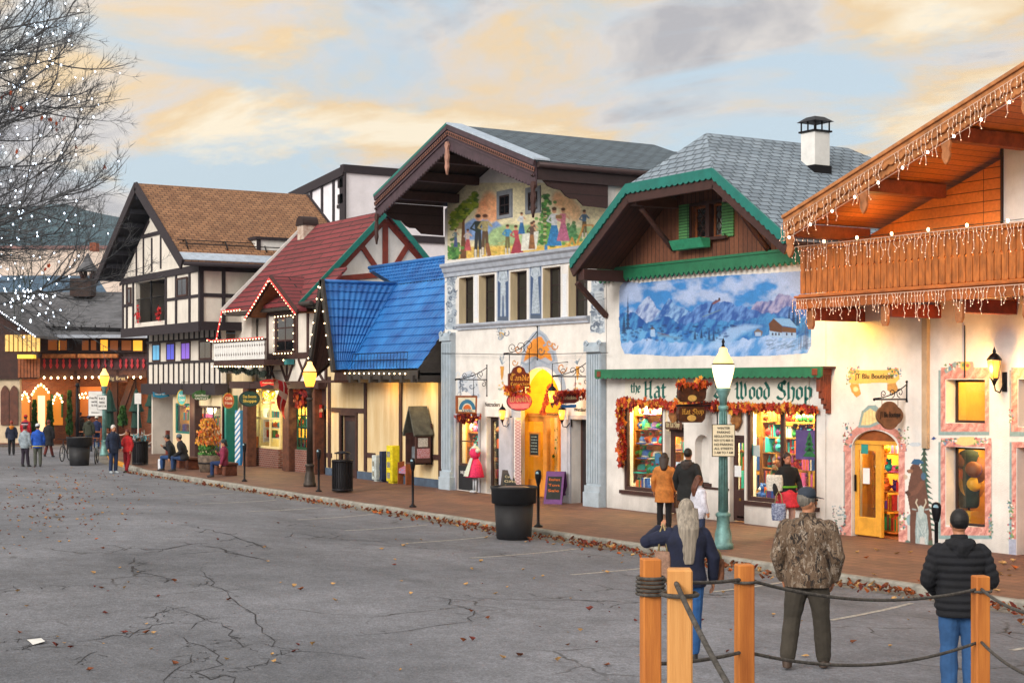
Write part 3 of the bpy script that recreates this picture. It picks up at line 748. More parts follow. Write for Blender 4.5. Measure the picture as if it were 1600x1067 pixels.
def shelves(parent_label,X0,X1,zs,Y0,Y1,m=None,name='display_shelf',cat='shelf'):
 t=thing(name,parent_label,cat,((X0+X1)/2,(Y0+Y1)/2,zs[0]))
 for s_ in (X0,X1-.03):mb=MB();mb.box(s_,s_+.03,Y0,Y1,zs[0]-.2,zs[-1]+.35);mb.build('upright',m or M_shelfwood,t)
 for z in zs:
  mb=MB();mb.box(X0+.03,X1-.03,Y0,Y1,z-.03,z);mb.build('shelf',m or M_shelfwood,t)
 return t
BULB={}
def bulbs(parent,pts,r,m,cap=100,name='bulb'):
 """individual bulbs as parts; past the cap, the farthest ones in one mesh"""
 key=(round(r,4),m.name)
 if key not in BULB:
  mb=MB();mb.ball((0,0,0),r,0,6,5,(1,1,1.25));o=mb.build(name,m);BULB[key]=o.data;bpy.data.objects.remove(o)
 pts=sorted(pts,key=lambda p:p[0]*-CA+p[1]*SA);inv=world_of(parent).inverted()
 for p in pts[:cap]:
  o=bpy.data.objects.new(name,BULB[key]);COL.objects.link(o);o.parent=parent;o.matrix_parent_inverse=inv;o.location=p
 if len(pts) > cap:
  mb=MB()
  for p in pts[cap:]:mb.ball(p,r,0,5,4,(1,1,1.25))
  tag(mb.build('bulbs',m,parent),kind='stuff')
def resample(pts,step):
 P=[Vector(p) for p in pts];out=[P[0]];acc=0
 for a,b in zip(P,P[1:]):
  l=(b-a).length;d=step-acc
  while d <= l:out.append(a.lerp(b,d/l));d += step
  acc=l-(d-step)
 return out
M_wire=mat('light_wire','2c3a2e',.6,.1,9,.1,30)
M_wirew=mat('white_light_wire','d8b8a4',.6,.1,9,.1,30)
M_icicle=emis('icicle_bulb','ffd8b8',1.7)
def lightstring(name,label,pts,step,r,m,group=None,sag=.0,wire=None,wr=.006):
 t=thing(name,label,'string lights',tuple(pts[0]),group=group)
 mb=MB();mb.tube(pts,wr,5);mb.build('wire',wire or M_wire,t)
 bulbs(t,[p-Vector((0,0,r*1.4)) for p in resample(pts,step)],r,m);return t
def icicles(label,pts,step,lo,hi,seed,group='icicle light strings on the timber balcony building'):
 rnd=random.Random(seed);t=thing('icicle_light_string',label,'string lights',tuple(pts[0]),group=group)
 mb=MB();mb.tube(pts,.008,5);B=[]
 for k,p in enumerate(resample(pts,step)):
  if rnd.random() < .1:continue
  Ls=rnd.uniform(lo,hi)*(1 if k % 3 else .6);n=max(2,int(Ls/.07));q=[p.copy()]
  for i in range(1,n+1):q.append(p+Vector((rnd.uniform(-.028,.028)+.02*math.sin(k),rnd.uniform(-.02,.02),-Ls*i/n)))
  mb.tube(q,.008,4)
  for i in range(1,len(q),2):B.append(q[i])
  B.append(q[-1])
 mb.build('wire',M_wirew,t);bulbs(t,B,.009,M_icicle);return t
def swirl(cx,cz,r0,turns,a0,sgn=1,n=18):
 return [(cx+math.cos(a0+sgn*turns*2*math.pi*k/n)*r0*(1-.8*k/n),cz+math.sin(a0+sgn*turns*2*math.pi*k/n)*r0*(1-.8*k/n)) for k in range(n+1)]
def bracket(parent,X,Yw,Yo,zt,zb,zarm,name='bracket',curls=3):
 """scrolled iron arm in the plane X: wall bar from zb to zt, arm from the wall (Yw) out to Yo"""
 mb=MB();mb.tube([(X,Yw,zb),(X,Yw,zt)],.018,6);mb.tube([(X,Yw,zarm),(X,Yo,zarm)],.016,6)
 Lh=Yw-Yo;h=zt-zarm
 mb.tube([(X,Yw-Lh*k/10,zarm+h*.85*(1-k/10)**2+.02) for k in range(11)],.012,5)
 for i in range(curls):
  f=(i+.35)/curls*.8;r=h*.24*(1-f*.6)+.03
  mb.tube([(X,Yw-Lh*f-r+a,zarm+r+.03+b) for a,b in swirl(0,0,r,1.3,-1.57,1 if i % 2 else -1)],.009,5)
 if zarm-zb > .15:mb.tube([(X,Yw-a-.12,zarm-.13+b) for a,b in swirl(0,0,.09,1.2,1.57)],.009,5)
 mb.ball((X,Yo,zarm),.03);mb.ball((X,Yw,zt+.02),.03);mb.ball((X,Yw,zb-.02),.03)
 return mb.build(name,M_iron,parent)
def xboard(name,parent,X,pts,m,th=.05):
 """board standing square to the wall (plane X) cut to a pixel outline"""
 mb=MB();mb.prism([PXX(x,y,X) for x,y in pts],(-th,0,0));return mb.build(name,m,parent,bevel=.006)
def xtext(body,X,x0,x1,y,hpx,m,parent,rot=0.,bold=0.):
 a=PXX(x0,y,X);b=PXX(x1,y,X);c=(a+b)/2;h=hpx*mpp(c)
 return text(body,(X+.006,c.y,c.z),h,m,parent,width=abs(b.y-a.y),face=math.pi/2,rot=rot,bold=bold)
def ytext(body,Y,x0,x1,y,hpx,m,parent,rot=0.,bold=0.):
 a=PY(x0,y,Y);b=PY(x1,y,Y);c=PY((x0+x1)/2,y,Y)
 return text(body,(c.x,Y-.006,c.z),hpx*mpp(c),m,parent,width=abs(b.x-a.x),rot=rot,bold=bold)
def ellpts(cx,cy,rx,ry,n=20):return [(cx+rx*math.cos(2*math.pi*k/n),cy+ry*math.sin(2*math.pi*k/n)) for k in range(n)]
def lantern(label,p,s=1.,group=None,up=True,wallY=None,e=28,armdir=1):
 """wall lantern: back plate, arm, cage, glowing glass; p = centre of the glass"""
 t=thing('wall_lantern',label,'lantern',tuple(p),group=group);x,y,z=p
 mb=MB();mb.lathe([(.075*s,-.17*s),(.085*s,-.16*s),(.05*s,-.22*s),(.02*s,-.3*s),(.001,-.32*s)],p,8)
 mb.lathe([(.14*s,.17*s),(.145*s,.185*s),(.08*s,.27*s),(.03*s,.31*s),(.035*s,.34*s),(.012*s,.4*s),(.001,.44*s)],p,8)
 for k in range(6):
  a=k*math.pi/3;mb.tube([(x+.085*s*math.cos(a),y+.085*s*math.sin(a),z-.17*s),(x+.13*s*math.cos(a),y+.13*s*math.sin(a),z+.18*s)],.007*s,4)
 mb.build('cage',M_iron,t)
 g=MB();g.lathe([(.07*s,-.16*s),(.115*s,.16*s),(.06*s,.165*s)],p,12);g.build('glass',M_lampglow,t)
 if wallY is not None:
  mb=MB();mb.tube([(x,y,z-.3*s),(x,y+.03,z-.4*s),(x,(y+wallY)/2,z-.44*s),(x,wallY-.02,z-.25*s)],.016*s,6);mb.box(x-.05*s,x+.05*s,wallY-.03,wallY-.003,z-.42*s,z-.05*s)
  mb.build('arm',M_iron,t)
 if e:lamp((x,y-.17*s,z),e,r=.1*s)
 return t
# ================= hat shop and wood shop =================
hb=thing('hat_shop_building','white stucco shop with brown boarded gable, green scalloped trim and blue alpine mural','building',(PY(950,790,YW).x,YW,0))
HX0=PY(948,790,YW).x;HX1=XL-.02
w1=R(974.6,627,1035.6,768,YW);d1=R(1038.5,630,1068.5,810,YW);d1=(d1[0],d1[1],0.,d1[3])
w2=R(1166,633,1276,787,YW);d2=R(1140,632,1163,815,YW);d2=(d2[0],d2[1],0.,d2[3])
ni=R(1086,679,1108,754,YW)
Zg=PY(1090,416,YW).z-.05
mb=MB();wall_holes(mb,HX0,HX1,0,Zg,YW,YW+.3,[w1,d1,w2,d2,ni])
xc=(ni[0]+ni[1])/2;ra=(ni[1]-ni[0])/2;zs=ni[3]-ra*.9
for sgn in (-1,1):
 P=[(xc+sgn*ra,YW,ni[3])]+[(xc+sgn*ra*math.sin(math.pi/2*k/8),YW,zs+ra*.9*math.cos(math.pi/2*k/8)) for k in range(9)]
 mb.prism(P,(0,.2,0))
mb.box(ni[0],ni[1],YW+.2,YW+.28,ni[2],ni[3])
mb.build('wall',M_stucco,hb)
mb=MB();mb.box(HX0,HX0+.3,YW+.3,32,0,6.2);mb.build('side_wall',M_stucco,hb)
Yf=22.0;EX0,EX1,EZ=-33.05,-24.95,6.33;RX,RZ=-29.0,9.1;cz=7.98;cx=1.64
s_=(RZ-EZ)/(RX-EX0);Yr0,Yr1,Yk=23.1,27.6,32.5
A=(EX0,Yf,EZ);B=(RX-cx,Yf,cz);C=(RX+cx,Yf,cz);D=(EX1,Yf,EZ);E1=(RX,Yr0,RZ);F1=(RX,Yr1,RZ);G=(EX1,Yk,EZ);H=(EX0,Yk,EZ)
mb=MB();th=.12
def slab(P,m=0):mb.prism([Vector(p) for p in P],(0,0,-th),m)
slab([D,G,F1,E1,C]);slab([B,E1,F1,H,A]);slab([C,E1,B]);slab([G,H,F1])
mb.build('roof',M_shingle_grey,hb)
mb=MB()
for P in ([(EX1,EZ),(RX+cx,cz)],[(EX0,EZ),(RX-cx,cz)]):
 (xa,za),(xb_,zb_)=P;mb.prism([(xa,Yf+.06,za-.18),(xb_,Yf+.06,zb_-.18),(xb_,Yf+.06,zb_-.13),(xa,Yf+.06,za-.13)],(0,YW-Yf+.2,0))
mb.prism([(RX-cx,Yf+.06,cz-.18),(RX+cx,Yf+.06,cz-.18),(RX+cx,Yf+.06,cz-.13),(RX-cx,Yf+.06,cz-.13)],(0,YW-Yf+.2,0))
mb.build('soffit',M_soffit,hb)
mb=MB()
for p,q in ((A,B),(B,C),(C,D)):
 p=Vector(p)+Vector((0,-.06,.03));q=Vector(q)+Vector((0,-.06,.03));scalloped(mb,p,q,.21,.045,.2,(0,.05,0))
mb.build('barge_board',M_teal,hb)
mb=MB()
for p,q in ((A,B),(B,C),(C,D)):
 p=Vector(p)+Vector((0,.03,-.3));q=Vector(q)+Vector((0,.03,-.3));mb.bar(p,q,.26,.08)
mb.build('inner_barge',M_brown,hb,bevel=.01)
Yg=YW-.12;zl=PY(947,426,Yg).z;zr=PY(1235,398,Yg).z;zb=(zl+zr)/2
def hz(X):return min(EZ+s_*(min(abs(X-EX0),abs(EX1-X))),cz)-.18
P=[(HX0-.2,Yg,zb),(EX1-.35,Yg,zb),(EX1-.35,Yg,hz(EX1-.35)),(RX+cx,Yg,cz-.18),(RX-cx,Yg,cz-.18),(HX0-.2,Yg,hz(HX0-.2))]
gw=R(1081,319,1134,372,Yg)
mb=MB()
def clipx(xa,xb_,za,zb_):
 n=8;Q=[(xa,Yg,za),(xb_,Yg,za)]+[(xb_+(xa-xb_)*k/n,Yg,(hz(xb_+(xa-xb_)*k/n) if zb_ is None else zb_)) for k in range(n+1)]
 mb.prism(Q,(0,.1,0))
clipx(HX0-.2,gw[0],zb,None);clipx(gw[1],EX1-.35,zb,None);clipx(gw[0],gw[1],zb,gw[2]);clipx(gw[0],gw[1],gw[3],None)
mb.build('gable_wall',M_vboards,hb)
mb=MB();scalloped(mb,(HX0-.15,Yg-.06,zb+.1),(EX1-.4,Yg-.06,zb+.1),.26,.1,.19,(0,.05,0),kind='zig');mb.box(HX0-.15,EX1-.4,Yg-.09,Yg-.002,zb+.06,zb+.12)
mb.build('green_band',M_green,hb)
for px0,py0,px1,py1,w_ in ((985,310,1035,365,.14),(1130,285,1178,352,.14)):
 p=PY(px0+6,py0,Yf+.15);p.z=min(p.z,hz(p.x-.12)-.16,hz(p.x+.12)-.16);mb=MB();mb.box(p.x-.12,p.x+.12,Yf+.1,YW,p.z-.12,p.z+.12);mb.build('purlin',M_brown,hb,bevel=.01)
 mb=MB();n=8;zt=p.z-.12
 mb.tube([(p.x,Yf+.35+(Yg-Yf-.4)*(k/n),zt-.05-.95*(k/n)**1.4-.12*math.sin(math.pi*k/n)) for k in range(n+1)],[.07]*(n+1),8);mb.build('knee_brace',M_brown,hb)
p=PY(893,405,Yf);mb=MB();mb.box(p.x+.15,p.x+.4,Yf+.1,YW,EZ-.5,EZ-.22);mb.build('eave_beam',M_brown,hb,bevel=.01)
mb=MB();q0=Vector((HX0+.02,Yf+.55,EZ-.5));q1=Vector((HX0+.02,YW-.02,EZ-1.35));mb.bar(q0,q1,.12,.14,(1,0,0));mb.build('knee_brace',M_brown,hb,bevel=.01)
M_shut=brickmat('green_shutter','5c9a5c','528c54','2f5a38',3.,.07,.012,offset=0,bump=.6)
xm=(gw[0]+gw[1])/2
mb=MB();mb.box(gw[0]-.06,gw[0],Yg-.05,Yg,gw[2],gw[3]);mb.box(gw[1],gw[1]+.06,Yg-.05,Yg,gw[2],gw[3]);mb.box(gw[0]-.06,gw[1]+.06,Yg-.05,Yg,gw[3],gw[3]+.07);mb.box(gw[0]-.12,gw[1]+.12,Yg-.12,Yg,gw[2]-.07,gw[2]);mb.box(xm-.07,xm+.07,Yg-.04,Yg+.1,gw[2],gw[3])
mb.build('window_surround',M_brown,hb)
for a,b in ((gw[0],xm-.07),(xm+.07,gw[1])):
 fo=frame('window',hb,a,b,gw[2],gw[3],Yg+.1,.06,.05,M_wood)
 mb=MB();wq,hq=b-a,gw[3]-gw[2]
 for k in range(-3,5):
  for sg_ in (1,-1):
   za=gw[2]+hq*k/3;zb2=za+hq*sg_*.62
   N_=14;pts=[(a+.06+(wq-.12)*i/N_,za+(zb2-za)*i/N_) for i in range(N_+1)];pts=[p_ for p_ in pts if gw[2]+.06 < p_[1] < gw[3]-.06]
   if len(pts) > 1:mb.bar((pts[0][0],Yg+.115,pts[0][1]),(pts[-1][0],Yg+.115,pts[-1][1]),.022,.014)
 mb.build('lattice',M_brown,fo)
mb=MB();mb.box(gw[0],gw[1],Yg+.6,Yg+.62,gw[2]-.2,gw[3]+.1);mb.build('curtain',mat('grey_curtain','b8bcc0',.9,.15,3),hb)
for (a,b) in (((1063,320),(1080,378)),((1130,311),(1148,371))):
 q=R(a[0],(a[1]+b[1])/2-29,b[0],(a[1]+b[1])/2+29,Yg);mb=MB();mb.box(q[0],q[1],Yg-.05,Yg-.012,q[2],q[3],0);mb.box(q[0]+.07,q[1]-.07,Yg-.056,Yg-.05,q[2]+.08,q[3]-.08,0)
 mb.build('shutter',M_shut,hb,bevel=.01)
q=R(1066,374,1130,389,Yg);mb=MB();P=[(q[0],Yg-.42,q[3]),(q[0],Yg-.3,q[2]),(q[0],Yg-.1,q[2]),(q[0],Yg-.1,q[3])];mb.prism(P,(q[1]-q[0]-.35,0,0));fb=mb.build('flower_box',mat('box_green','2c8a68',.6,.15,5,.2,30),hb,bevel=.01)
zc_=PY(1100,582,YW).z;cx1=PY(1287,580,YW-.35).x
mb=MB();scalloped(mb,(HX0+.05,YW-.42,zc_+.1),(cx1,YW-.42,zc_+.1),.2,.045,.2,(0,.05,0));mb.build('green_fascia',M_green,hb)
mb=MB();mb.box(HX0+.05,cx1,YW-.37,YW,zc_+.06,zc_+.1);mb.build('canopy_board',M_brown,hb)
for X in (HX0+.25,cx1-.2):
 mb=MB();mb.box(X-.08,X+.08,YW-.44,YW-.002,zc_-.09,zc_+.055)
 if X > -30:
  for k in range(6):
   y0,y1=YW-.4+.4*k/6,YW-.4+.4*(k+1)/6;f0=(k/6)**.6;mb.box(X-.06,X+.06,y0,y1-.002,zc_-.09-.85*f0-.06,zc_-.09)
 mb.build('bracket',mat('rust_bracket','7a3a22',.6,.2,5,.2,30),hb,bevel=.008)
q=R(978,590,1274,629,YW);mb=MB();mb.box(q[0],HX1-.5,YW-.03,YW-.002,PY(1100,629,YW).z,zc_-.1);mb.build('sign_panel',mat('sign_panel_white','dcd8cc',.8,.05,2,.1,20),hb)
M_lett=mat('green_lettering','0d5f55',.6,.1,9,.1,30)
def bl(body,x0,x1,yb,hp,nib=.17):a=PY(x0,yb,YW-.034);b=PY(x1,yb,YW-.034);b.z=a.z;fraktur(body,a,b,hp*mpp((a+b)/2),M_lett,hb,nib)
for i,ch in enumerate(['the','Hat','Shop','&','Wood','Shop']):
 x0,x1,hp=[(985,1001,15),(1005,1041,25),(1056,1104,25),(1114,1132,25),(1147,1204,26),(1213,1269,27)][i]
 bl(ch,x0,x1,613 if i == 0 else 621+(i-1)*.6,hp,.2 if i == 0 else .185)
frame('window',hb,w1[0],w1[1],w1[2],w1[3],YW+.03,.1,.1,M_brown)
frame('window',hb,w2[0],w2[1],w2[2],w2[3],YW+.03,.1,.1,M_brown,nx=2,mw=.12)
zt=PY(1054,668,YW).z;frame('door',hb,d1[0]+.03,d1[1]-.03,.03,zt-.1,YW+.16,.13,.06,M_brown,nx=1)
mb=MB();mb.box(d1[0]+.03,d1[1]-.03,YW+.12,YW+.26,zt-.1,zt);mb.box(d1[0]+.03,d1[1]-.03,YW+.06,YW+.12,zt,d1[3]-.01,1);mb.build('transom',[M_brown,M_offwhite],hb)
zt2=PY(1151,680,YW).z;dd=frame('door',hb,d2[0]+.02,d2[1]-.02,.03,zt2-.06,YW+.1,.12,.06,M_brown,nz=1)
mb=MB();mb.box(d2[0]+.14,d2[1]-.14,YW+.1,YW+.15,.1,.75);mb.box(d2[0]+.3,d2[1]-.3,YW+.09,YW+.1,.5,.56,1);mb.build('kick_panel',[M_brown,mat('brass','b08a3c',.35,.1,9,metal=.9)],dd)
mb=MB();mb.box(d2[0]+.02,d2[1]-.02,YW+.08,YW+.2,zt2-.06,zt2);mb.box(d2[0]+.02,d2[1]-.02,YW+.06,YW+.1,zt2+.001,d2[3]-.01,1);mb.build('transom',[M_brown,M_offwhite],hb)
mb=MB();q=R(1069,752,1126,755,YW);mb.box(ni[0]-.1,ni[1]+.1,YW-.06,YW+.19,ni[2]-.07,ni[2]);mb.box(d1[1]+.02,d2[0]-.02,YW-.03,YW-.002,.72,.77);mb.build('sill',M_brown,hb)
mb=MB();mb.box(w1[0]-.1,w1[1]+.1,YW-.08,YW-.003,w1[2]-.09,w1[2]);mb.build('window_sill',M_brown,hb);mb=MB();mb.box(w2[0]-.1,w2[1]+.1,YW-.06,YW-.003,w2[2]-.09,w2[2]);mb.build('window_sill',M_brown,hb)
M_olive=mat('olive_backing','b8862c',.85,.2,4,.1,20)
room(hb,HX0+.32,w2[1]+.1,.013,w1[3]-.01,YW+.31,1.3,M_olive)
mb=MB();mb.box(HX0+.33,d1[0]-.02,YW+.32,YW+1.6,.02,w1[2]-.02);mb.box(d2[1]+.05,w2[1]+.09,YW+.32,YW+1.6,.02,w2[2]-.02);mb.build('display_platform',M_brown,hb)
for a,b,e in ((HX0+.4,d1[0]-.1,250),(d1[0],d1[1],90),(d2[0]-.6,d2[1]-.1,130),(d2[1],w2[1],380)):area(((a+b)/2,YW+.55,w1[3]-.06),e,b-a,.4,(.25,0,0),(1,.75,.36))
def stock(x0,x1,zs,n,grp,lb,kinds,sd,sc,lb2,y=.75):
 shelves(lb2,x0,x1,zs,YW+y-.12,YW+y+.28)
 for k,z in enumerate(zs):goods(x0+.08,x1-.08,z,YW+y-.0,n,grp,lb,'goods',kinds,sd+k,sc)
M5=['doll','gift_box','bottle','plush_toy','ornament','plush_toy','doll','book_stack']
stock(HX0+.36,d1[0]-.75,[w1[2]+.02+.38*k for k in range(6)],9,'wares in the hat shop window','hat or small ware displayed on the shelves of the left shop window',['hat','hat','plush_toy','doll','ornament'],60,1.7,'stepped display shelf of hats behind the left hat shop window')
stock(d1[0]-.7,d1[1]-.5,[.5,1.,1.5],4,'wares behind the left shop door','small ware on the shelf behind the left brown shop door',['hat','bottle','gift_box'],110,1.6,'yellow lit shelf behind the left brown shop door')
stock(d2[0]-.75,d2[0]+.35,[.3,.75,1.2,1.65],6,'wares behind the right shop door','book or box on the shelf behind the right glass shop door',['gift_box','book_stack','bottle'],100,1.7,'shelf of books and boxes behind the right glass shop door')
stock(d2[0]+.4,w2[1]-.2,[w2[2]+.02+.36*k for k in range(6)],16,'wares in the wood shop window','small bright toy or box displayed on the shelves of the right shop window',M5,80,1.5,'display shelf crowded with toys behind the right wood shop window')
goods(w2[0],w2[1]-.1,w2[2]-.02,YW+.42,10,'wares in the wood shop window','small bright toy or box displayed on the shelves of the right shop window','goods',M5,90,1.7);goods(w1[0]-.2,w1[1]-.1,w1[2]-.02,YW+.42,7,'wares in the hat shop window','hat or small ware displayed on the shelves of the left shop window','goods',['hat','plush_toy','gift_box'],70,1.7)
q=R(1239,672,1272,718,YW+.12)
pt=thing('poster','purple poster of a green fir tree taped inside the right shop window','poster',((q[0]+q[1])/2,YW+.22,q[2]))
mb=MB();mb.box(q[0],q[1],YW+.2,YW+.205,q[2],q[3]);mb.build('sheet',mat('purple_paper','6a4a98',.6,.1,3),pt)
mb=MB();cxp=q[0]+(q[1]-q[0])*.66;hh=q[3]-q[2]
for k in range(4):zz=q[2]+hh*(.1+.19*k);mb.prism([(cxp-.22+.04*k,YW+.196,zz),(cxp+.22-.04*k,YW+.196,zz),(cxp,YW+.196,zz+.32*hh)],(0,.002,0))
mb.build('fir_print',mat('print_green','1e7a3c',.6,.1,9),pt)
for k,(px,py,c,nm) in enumerate(((1172,702,'3aa0a0','small teal notice low in the right shop window, left corner'),(1182,704,'d8dce0','white notice beside the teal one in the right shop window'),(1153,736,'d8dce0','white paper taped in the right glass shop door'),(1028,716,'4a8ac0','small blue notice in the left shop window'),(1061,730,'c8dce8','pale notice taped on the left brown shop door'))):
 q=PY(px,py,YW+.1 if k not in (2,4) else YW+.09);mb=MB();mb.box(q.x-.12,q.x+.12,q.y-.003,q.y,q.z-.13,q.z+.13);o=mb.build('notice',mat('notice_'+c,c,.6,.05,9));tag(o,nm,'notice')
for px,py,lb in ((1053,647,'carved wooden plaque above the left shop door'),(1151,655,'carved wooden plaque above the right shop door')):
 q=PY(px,py,YW);s2=.2;mb=MB();P=[(q.x+s2*a,YW+.02,q.z+s2*b) for a,b in ((-.9,1.1),(.9,1.1),(.75,.3),(.95,-.2),(.5,-.9),(0,-1.4),(-.5,-.9),(-.95,-.2),(-.75,.3))]
 mb.prism(P,(0,-.07,0))
 o=mb.build('wooden_plaque',mat('plaque_wood','6a4020',.7,.3,9,.6,30,col2='b07840'),bevel=.02);tag(o,lb,'plaque')
nb=thing('name_board','small brown wooden hat shop name board above the left door','sign',tuple(PY(1054,666,YW)))
q=R(1041,659,1067,671,YW);mb=MB();mb.box(q[0],q[1],YW-.05,YW-.01,q[2],q[3]);mb.build('board',mat('plank_brown','5a3a2c',.7,.2,6),nb,bevel=.02)
M_pale=mat('pale_lettering','c8b890',.7,.1,9);fraktur('the Hat Shop',(q[0]+.06,YW-.052,q[2]+.06),(q[1]-.06,YW-.052,q[2]+.06),.13,M_pale,nb,.2)
gl=thing('leaf_garland','garland of red and orange maple leaves framing the hat shop windows','garland',(HX0+.2,YW-.1,2.4))
rn=random.Random(11);mb=MB();GLM=[mat('leaf_red','a02412',.7,.2,30),mat('leaf_orange','d05a18',.7,.2,30),mat('leaf_gold','d89830',.7,.2,30),mat('leaf_crimson','7a1a1c',.7,.2,30)]
def vleaf(mb,p,r,m):
 a0=rn.random()*6.28;n=10;tx=rn.uniform(-.8,.8);i=mb._a([p]+[(p[0]+math.cos(a0+k*.628)*r*(1 if k % 2 else .5),p[1]+tx*r*math.cos(a0+k*.628)*.6-.01,p[2]+math.sin(a0+k*.628)*r*(1 if k % 2 else .5)) for k in range(n)])
 for k in range(n):mb.face((i,i+1+k,i+1+(k+1) % n),m)
def gpath(a,b,n,sx=.1,sz=.1):
 A,B=PY(*a,YW-.1),PY(*b,YW-.1)
 for _ in range(n):
  p=A.lerp(B,rn.random());vleaf(mb,(p.x+rn.gauss(0,sx*.5),p.y+rn.uniform(-.12,.05),p.z+rn.gauss(0,sz*.6)),rn.uniform(.05,.11),rn.choice((0,0,1,1,2,3)))
gpath((967,629),(1276,640),750,.06,.075);gpath((971,628),(974,726),260,.08,.1)
mb.build('leaves',GLM,gl)
cv=Canvas(962,424,1290,562,.8)
X,Y=cv.X,cv.Y
edge_=[(968,448),(975,440),(1000,442),(1060,436),(1140,430),(1200,427),(1258,423),(1268,432),(1268,540),(1262,552),(1200,556),(1130,557),(1100,555),(1050,557),(1010,554),(976,553),(970,540),(967,500)]
M0=cv.mpoly(edge_,2.)
n1_=fbm(X,Y*1.4,26,4,5);n2_=fbm(X+40,Y,9,9,4)
skyc=np.array(rgb('5fa0d2'))[None,None]*(1-n1_[...,None])+np.array(rgb('e8dce8'))[None,None]*n1_[...,None]
k_=np.clip((n1_-.42)*5,0,1)[...,None];skyc=np.array(rgb('4f9ad0'))*(1-k_)+np.array(rgb('e2d8e6'))*k_
cv.C=skyc*(.85+.3*n2_[...,None]);cv.A=M0.copy()
def ridge(pts,cols,seed,sc=6,am=10):
 xs_=[p[0] for p in pts];ys_=[p[1] for p in pts]
 y_=np.interp(X,xs_,ys_)+(fbm(X,X*0+seed,8,seed,4)-.5)*am
 Mk=np.clip((Y-y_)/1.2,0,1)*(X >= xs_[0])*(X <= xs_[-1]);f_=fbm(X*1.3+Y*.7,Y*.5-X*.25,sc,seed+1,4);f_=np.clip((f_-.32)*2.8,0,1)[...,None]
 c_=np.array(rgb(cols[0]))*(1-f_)+np.array(rgb(cols[1]))*f_
 cv.C=cv.C*(1-Mk[...,None])+c_*Mk[...,None]
ridge([(985,500),(998,478),(1015,460),(1026,480),(1045,490)],('7a86b4','ecdfe8'),3)
ridge([(1020,500),(1045,466),(1060,478),(1082,486),(1095,490)],('3a6aa8','b8cce4'),5)
ridge([(1165,490),(1182,470),(1200,472),(1222,458),(1242,466),(1268,480)],('6a6a9c','d8b8c8'),6)
ridge([(1060,500),(1090,476),(1130,470),(1160,478),(1190,492),(1240,478),(1268,486)],('3c64a4','8aaad8'),7)
ridge([(966,492),(990,485),(1010,505),(1040,495),(1070,508),(1110,498),(1150,502),(1200,490),(1268,500)],('1f5a9c','5aa0cc'),8,8)
ridge([(966,520),(1000,512),(1040,522),(1080,516),(1130,524),(1170,516),(1200,524),(1268,520)],('2878b8','88c0e0'),12,9)
ridge([(966,535),(1010,530),(1060,534),(1100,538),(1150,530),(1200,526),(1268,524)],('6aa8d8','e0e0f2'),14,12)
cv.poly([(1140,512),(1165,507),(1190,510),(1160,520),(1130,545),(1100,545)],'d4def0',.8,alpha=False,soft=6)
rn=random.Random(8)
for (x,y0,y1,w_) in ((981,460,512,4),(1233,480,506,4),(1240,474,505,4),(1246,482,508,4),(975,490,520,5),(1108,512,530,3),(1115,514,532,3),(1096,514,528,3),(1086,515,530,3)):
 for k in range(8):yy=y0+(y1-y0)*k/8;ww=w_*(k+1)/8;cv.poly([(x-ww,yy+(y1-y0)/6),(x+ww,yy+(y1-y0)/6),(x,yy-1)],'1c3658',.85,alpha=False)
for _ in range(90):x=rn.uniform(970,1150);y=rn.uniform(508,532);cv.ell(x,y,rn.uniform(1,4),rn.uniform(.8,2),rn.choice(('183a68','24508a','12305c')),.6,alpha=False)
cv.poly([(1016,522),(1017,515),(1020,511),(1023,515),(1024,526),(1017,526)],'d8dce8',alpha=False);cv.poly([(1015,515),(1019,510),(1024,514)],'6a4a3c',alpha=False)
cv.line([(1028,524),(1062,528)],3,'8a9ca8',.6,alpha=False);cv.line([(1028,520),(1045,524)],2,'9a5a4a',.6,alpha=False)
cv.poly([(1202,516),(1222,519),(1222,528),(1202,526)],'d4dae6',alpha=False);cv.poly([(1201,506),(1210,496),(1222,508),(1222,520),(1203,517)],'84492c',alpha=False,var=.2,vs=3)
cv.poly([(1208,497),(1234,498),(1246,512),(1222,509)],'a8c4dc',alpha=False);cv.poly([(1222,510),(1244,513),(1244,520),(1222,519)],'8e5636',alpha=False);cv.poly([(1222,519),(1244,520),(1244,528),(1222,529)],'c8d0e0',alpha=False)
for x in (1206,1211,1216,1228,1236):cv.rect(x,520,x+2.5,524,'4a3a48',alpha=False)
cv.poly([(1178,518),(1184,513),(1192,518),(1190,525),(1180,525)],'9a7460',alpha=False);cv.rect(1180,519,1189,525,'d8d4dc',alpha=False)
cv.line([(1108,488),(1113,475),(1119,470)],3,'243a70',alpha=False);cv.line([(1115,474),(1124,469)],3.5,'a05a58',alpha=False);cv.ell(1124,467,1.8,1.8,'503838',alpha=False);cv.line([(1098,495),(1126,484)],1,'98a080',alpha=False)
for _ in range(60):x=rn.uniform(1195,1262);y=rn.uniform(532,548);cv.line([(x,y),(x+rn.uniform(4,12),y-rn.uniform(0,5))],.8,rn.choice(('5a7488','8aa4b8','3c5468')),.7,alpha=False)
for _ in range(14):x=rn.uniform(1246,1262);cv.line([(x,545),(x+rn.uniform(-3,3),rn.uniform(500,525))],.8,'5a5a70',.7,alpha=False)
cv.C=np.clip(cv.C*np.array([.44,.63,.84]),0,1)
cv.mesh('mural',YW,hb)
q=Vector((-27.9,25.5,8.2));mb=MB();mb.box(q.x-.24,q.x+.24,q.y-.24,q.y+.24,7.5,9.15);ch=mb.build('chimney',M_white,hb,bevel=.01)
mb=MB();mb.box(q.x-.28,q.x+.28,q.y-.28,q.y+.28,9.15,9.19)
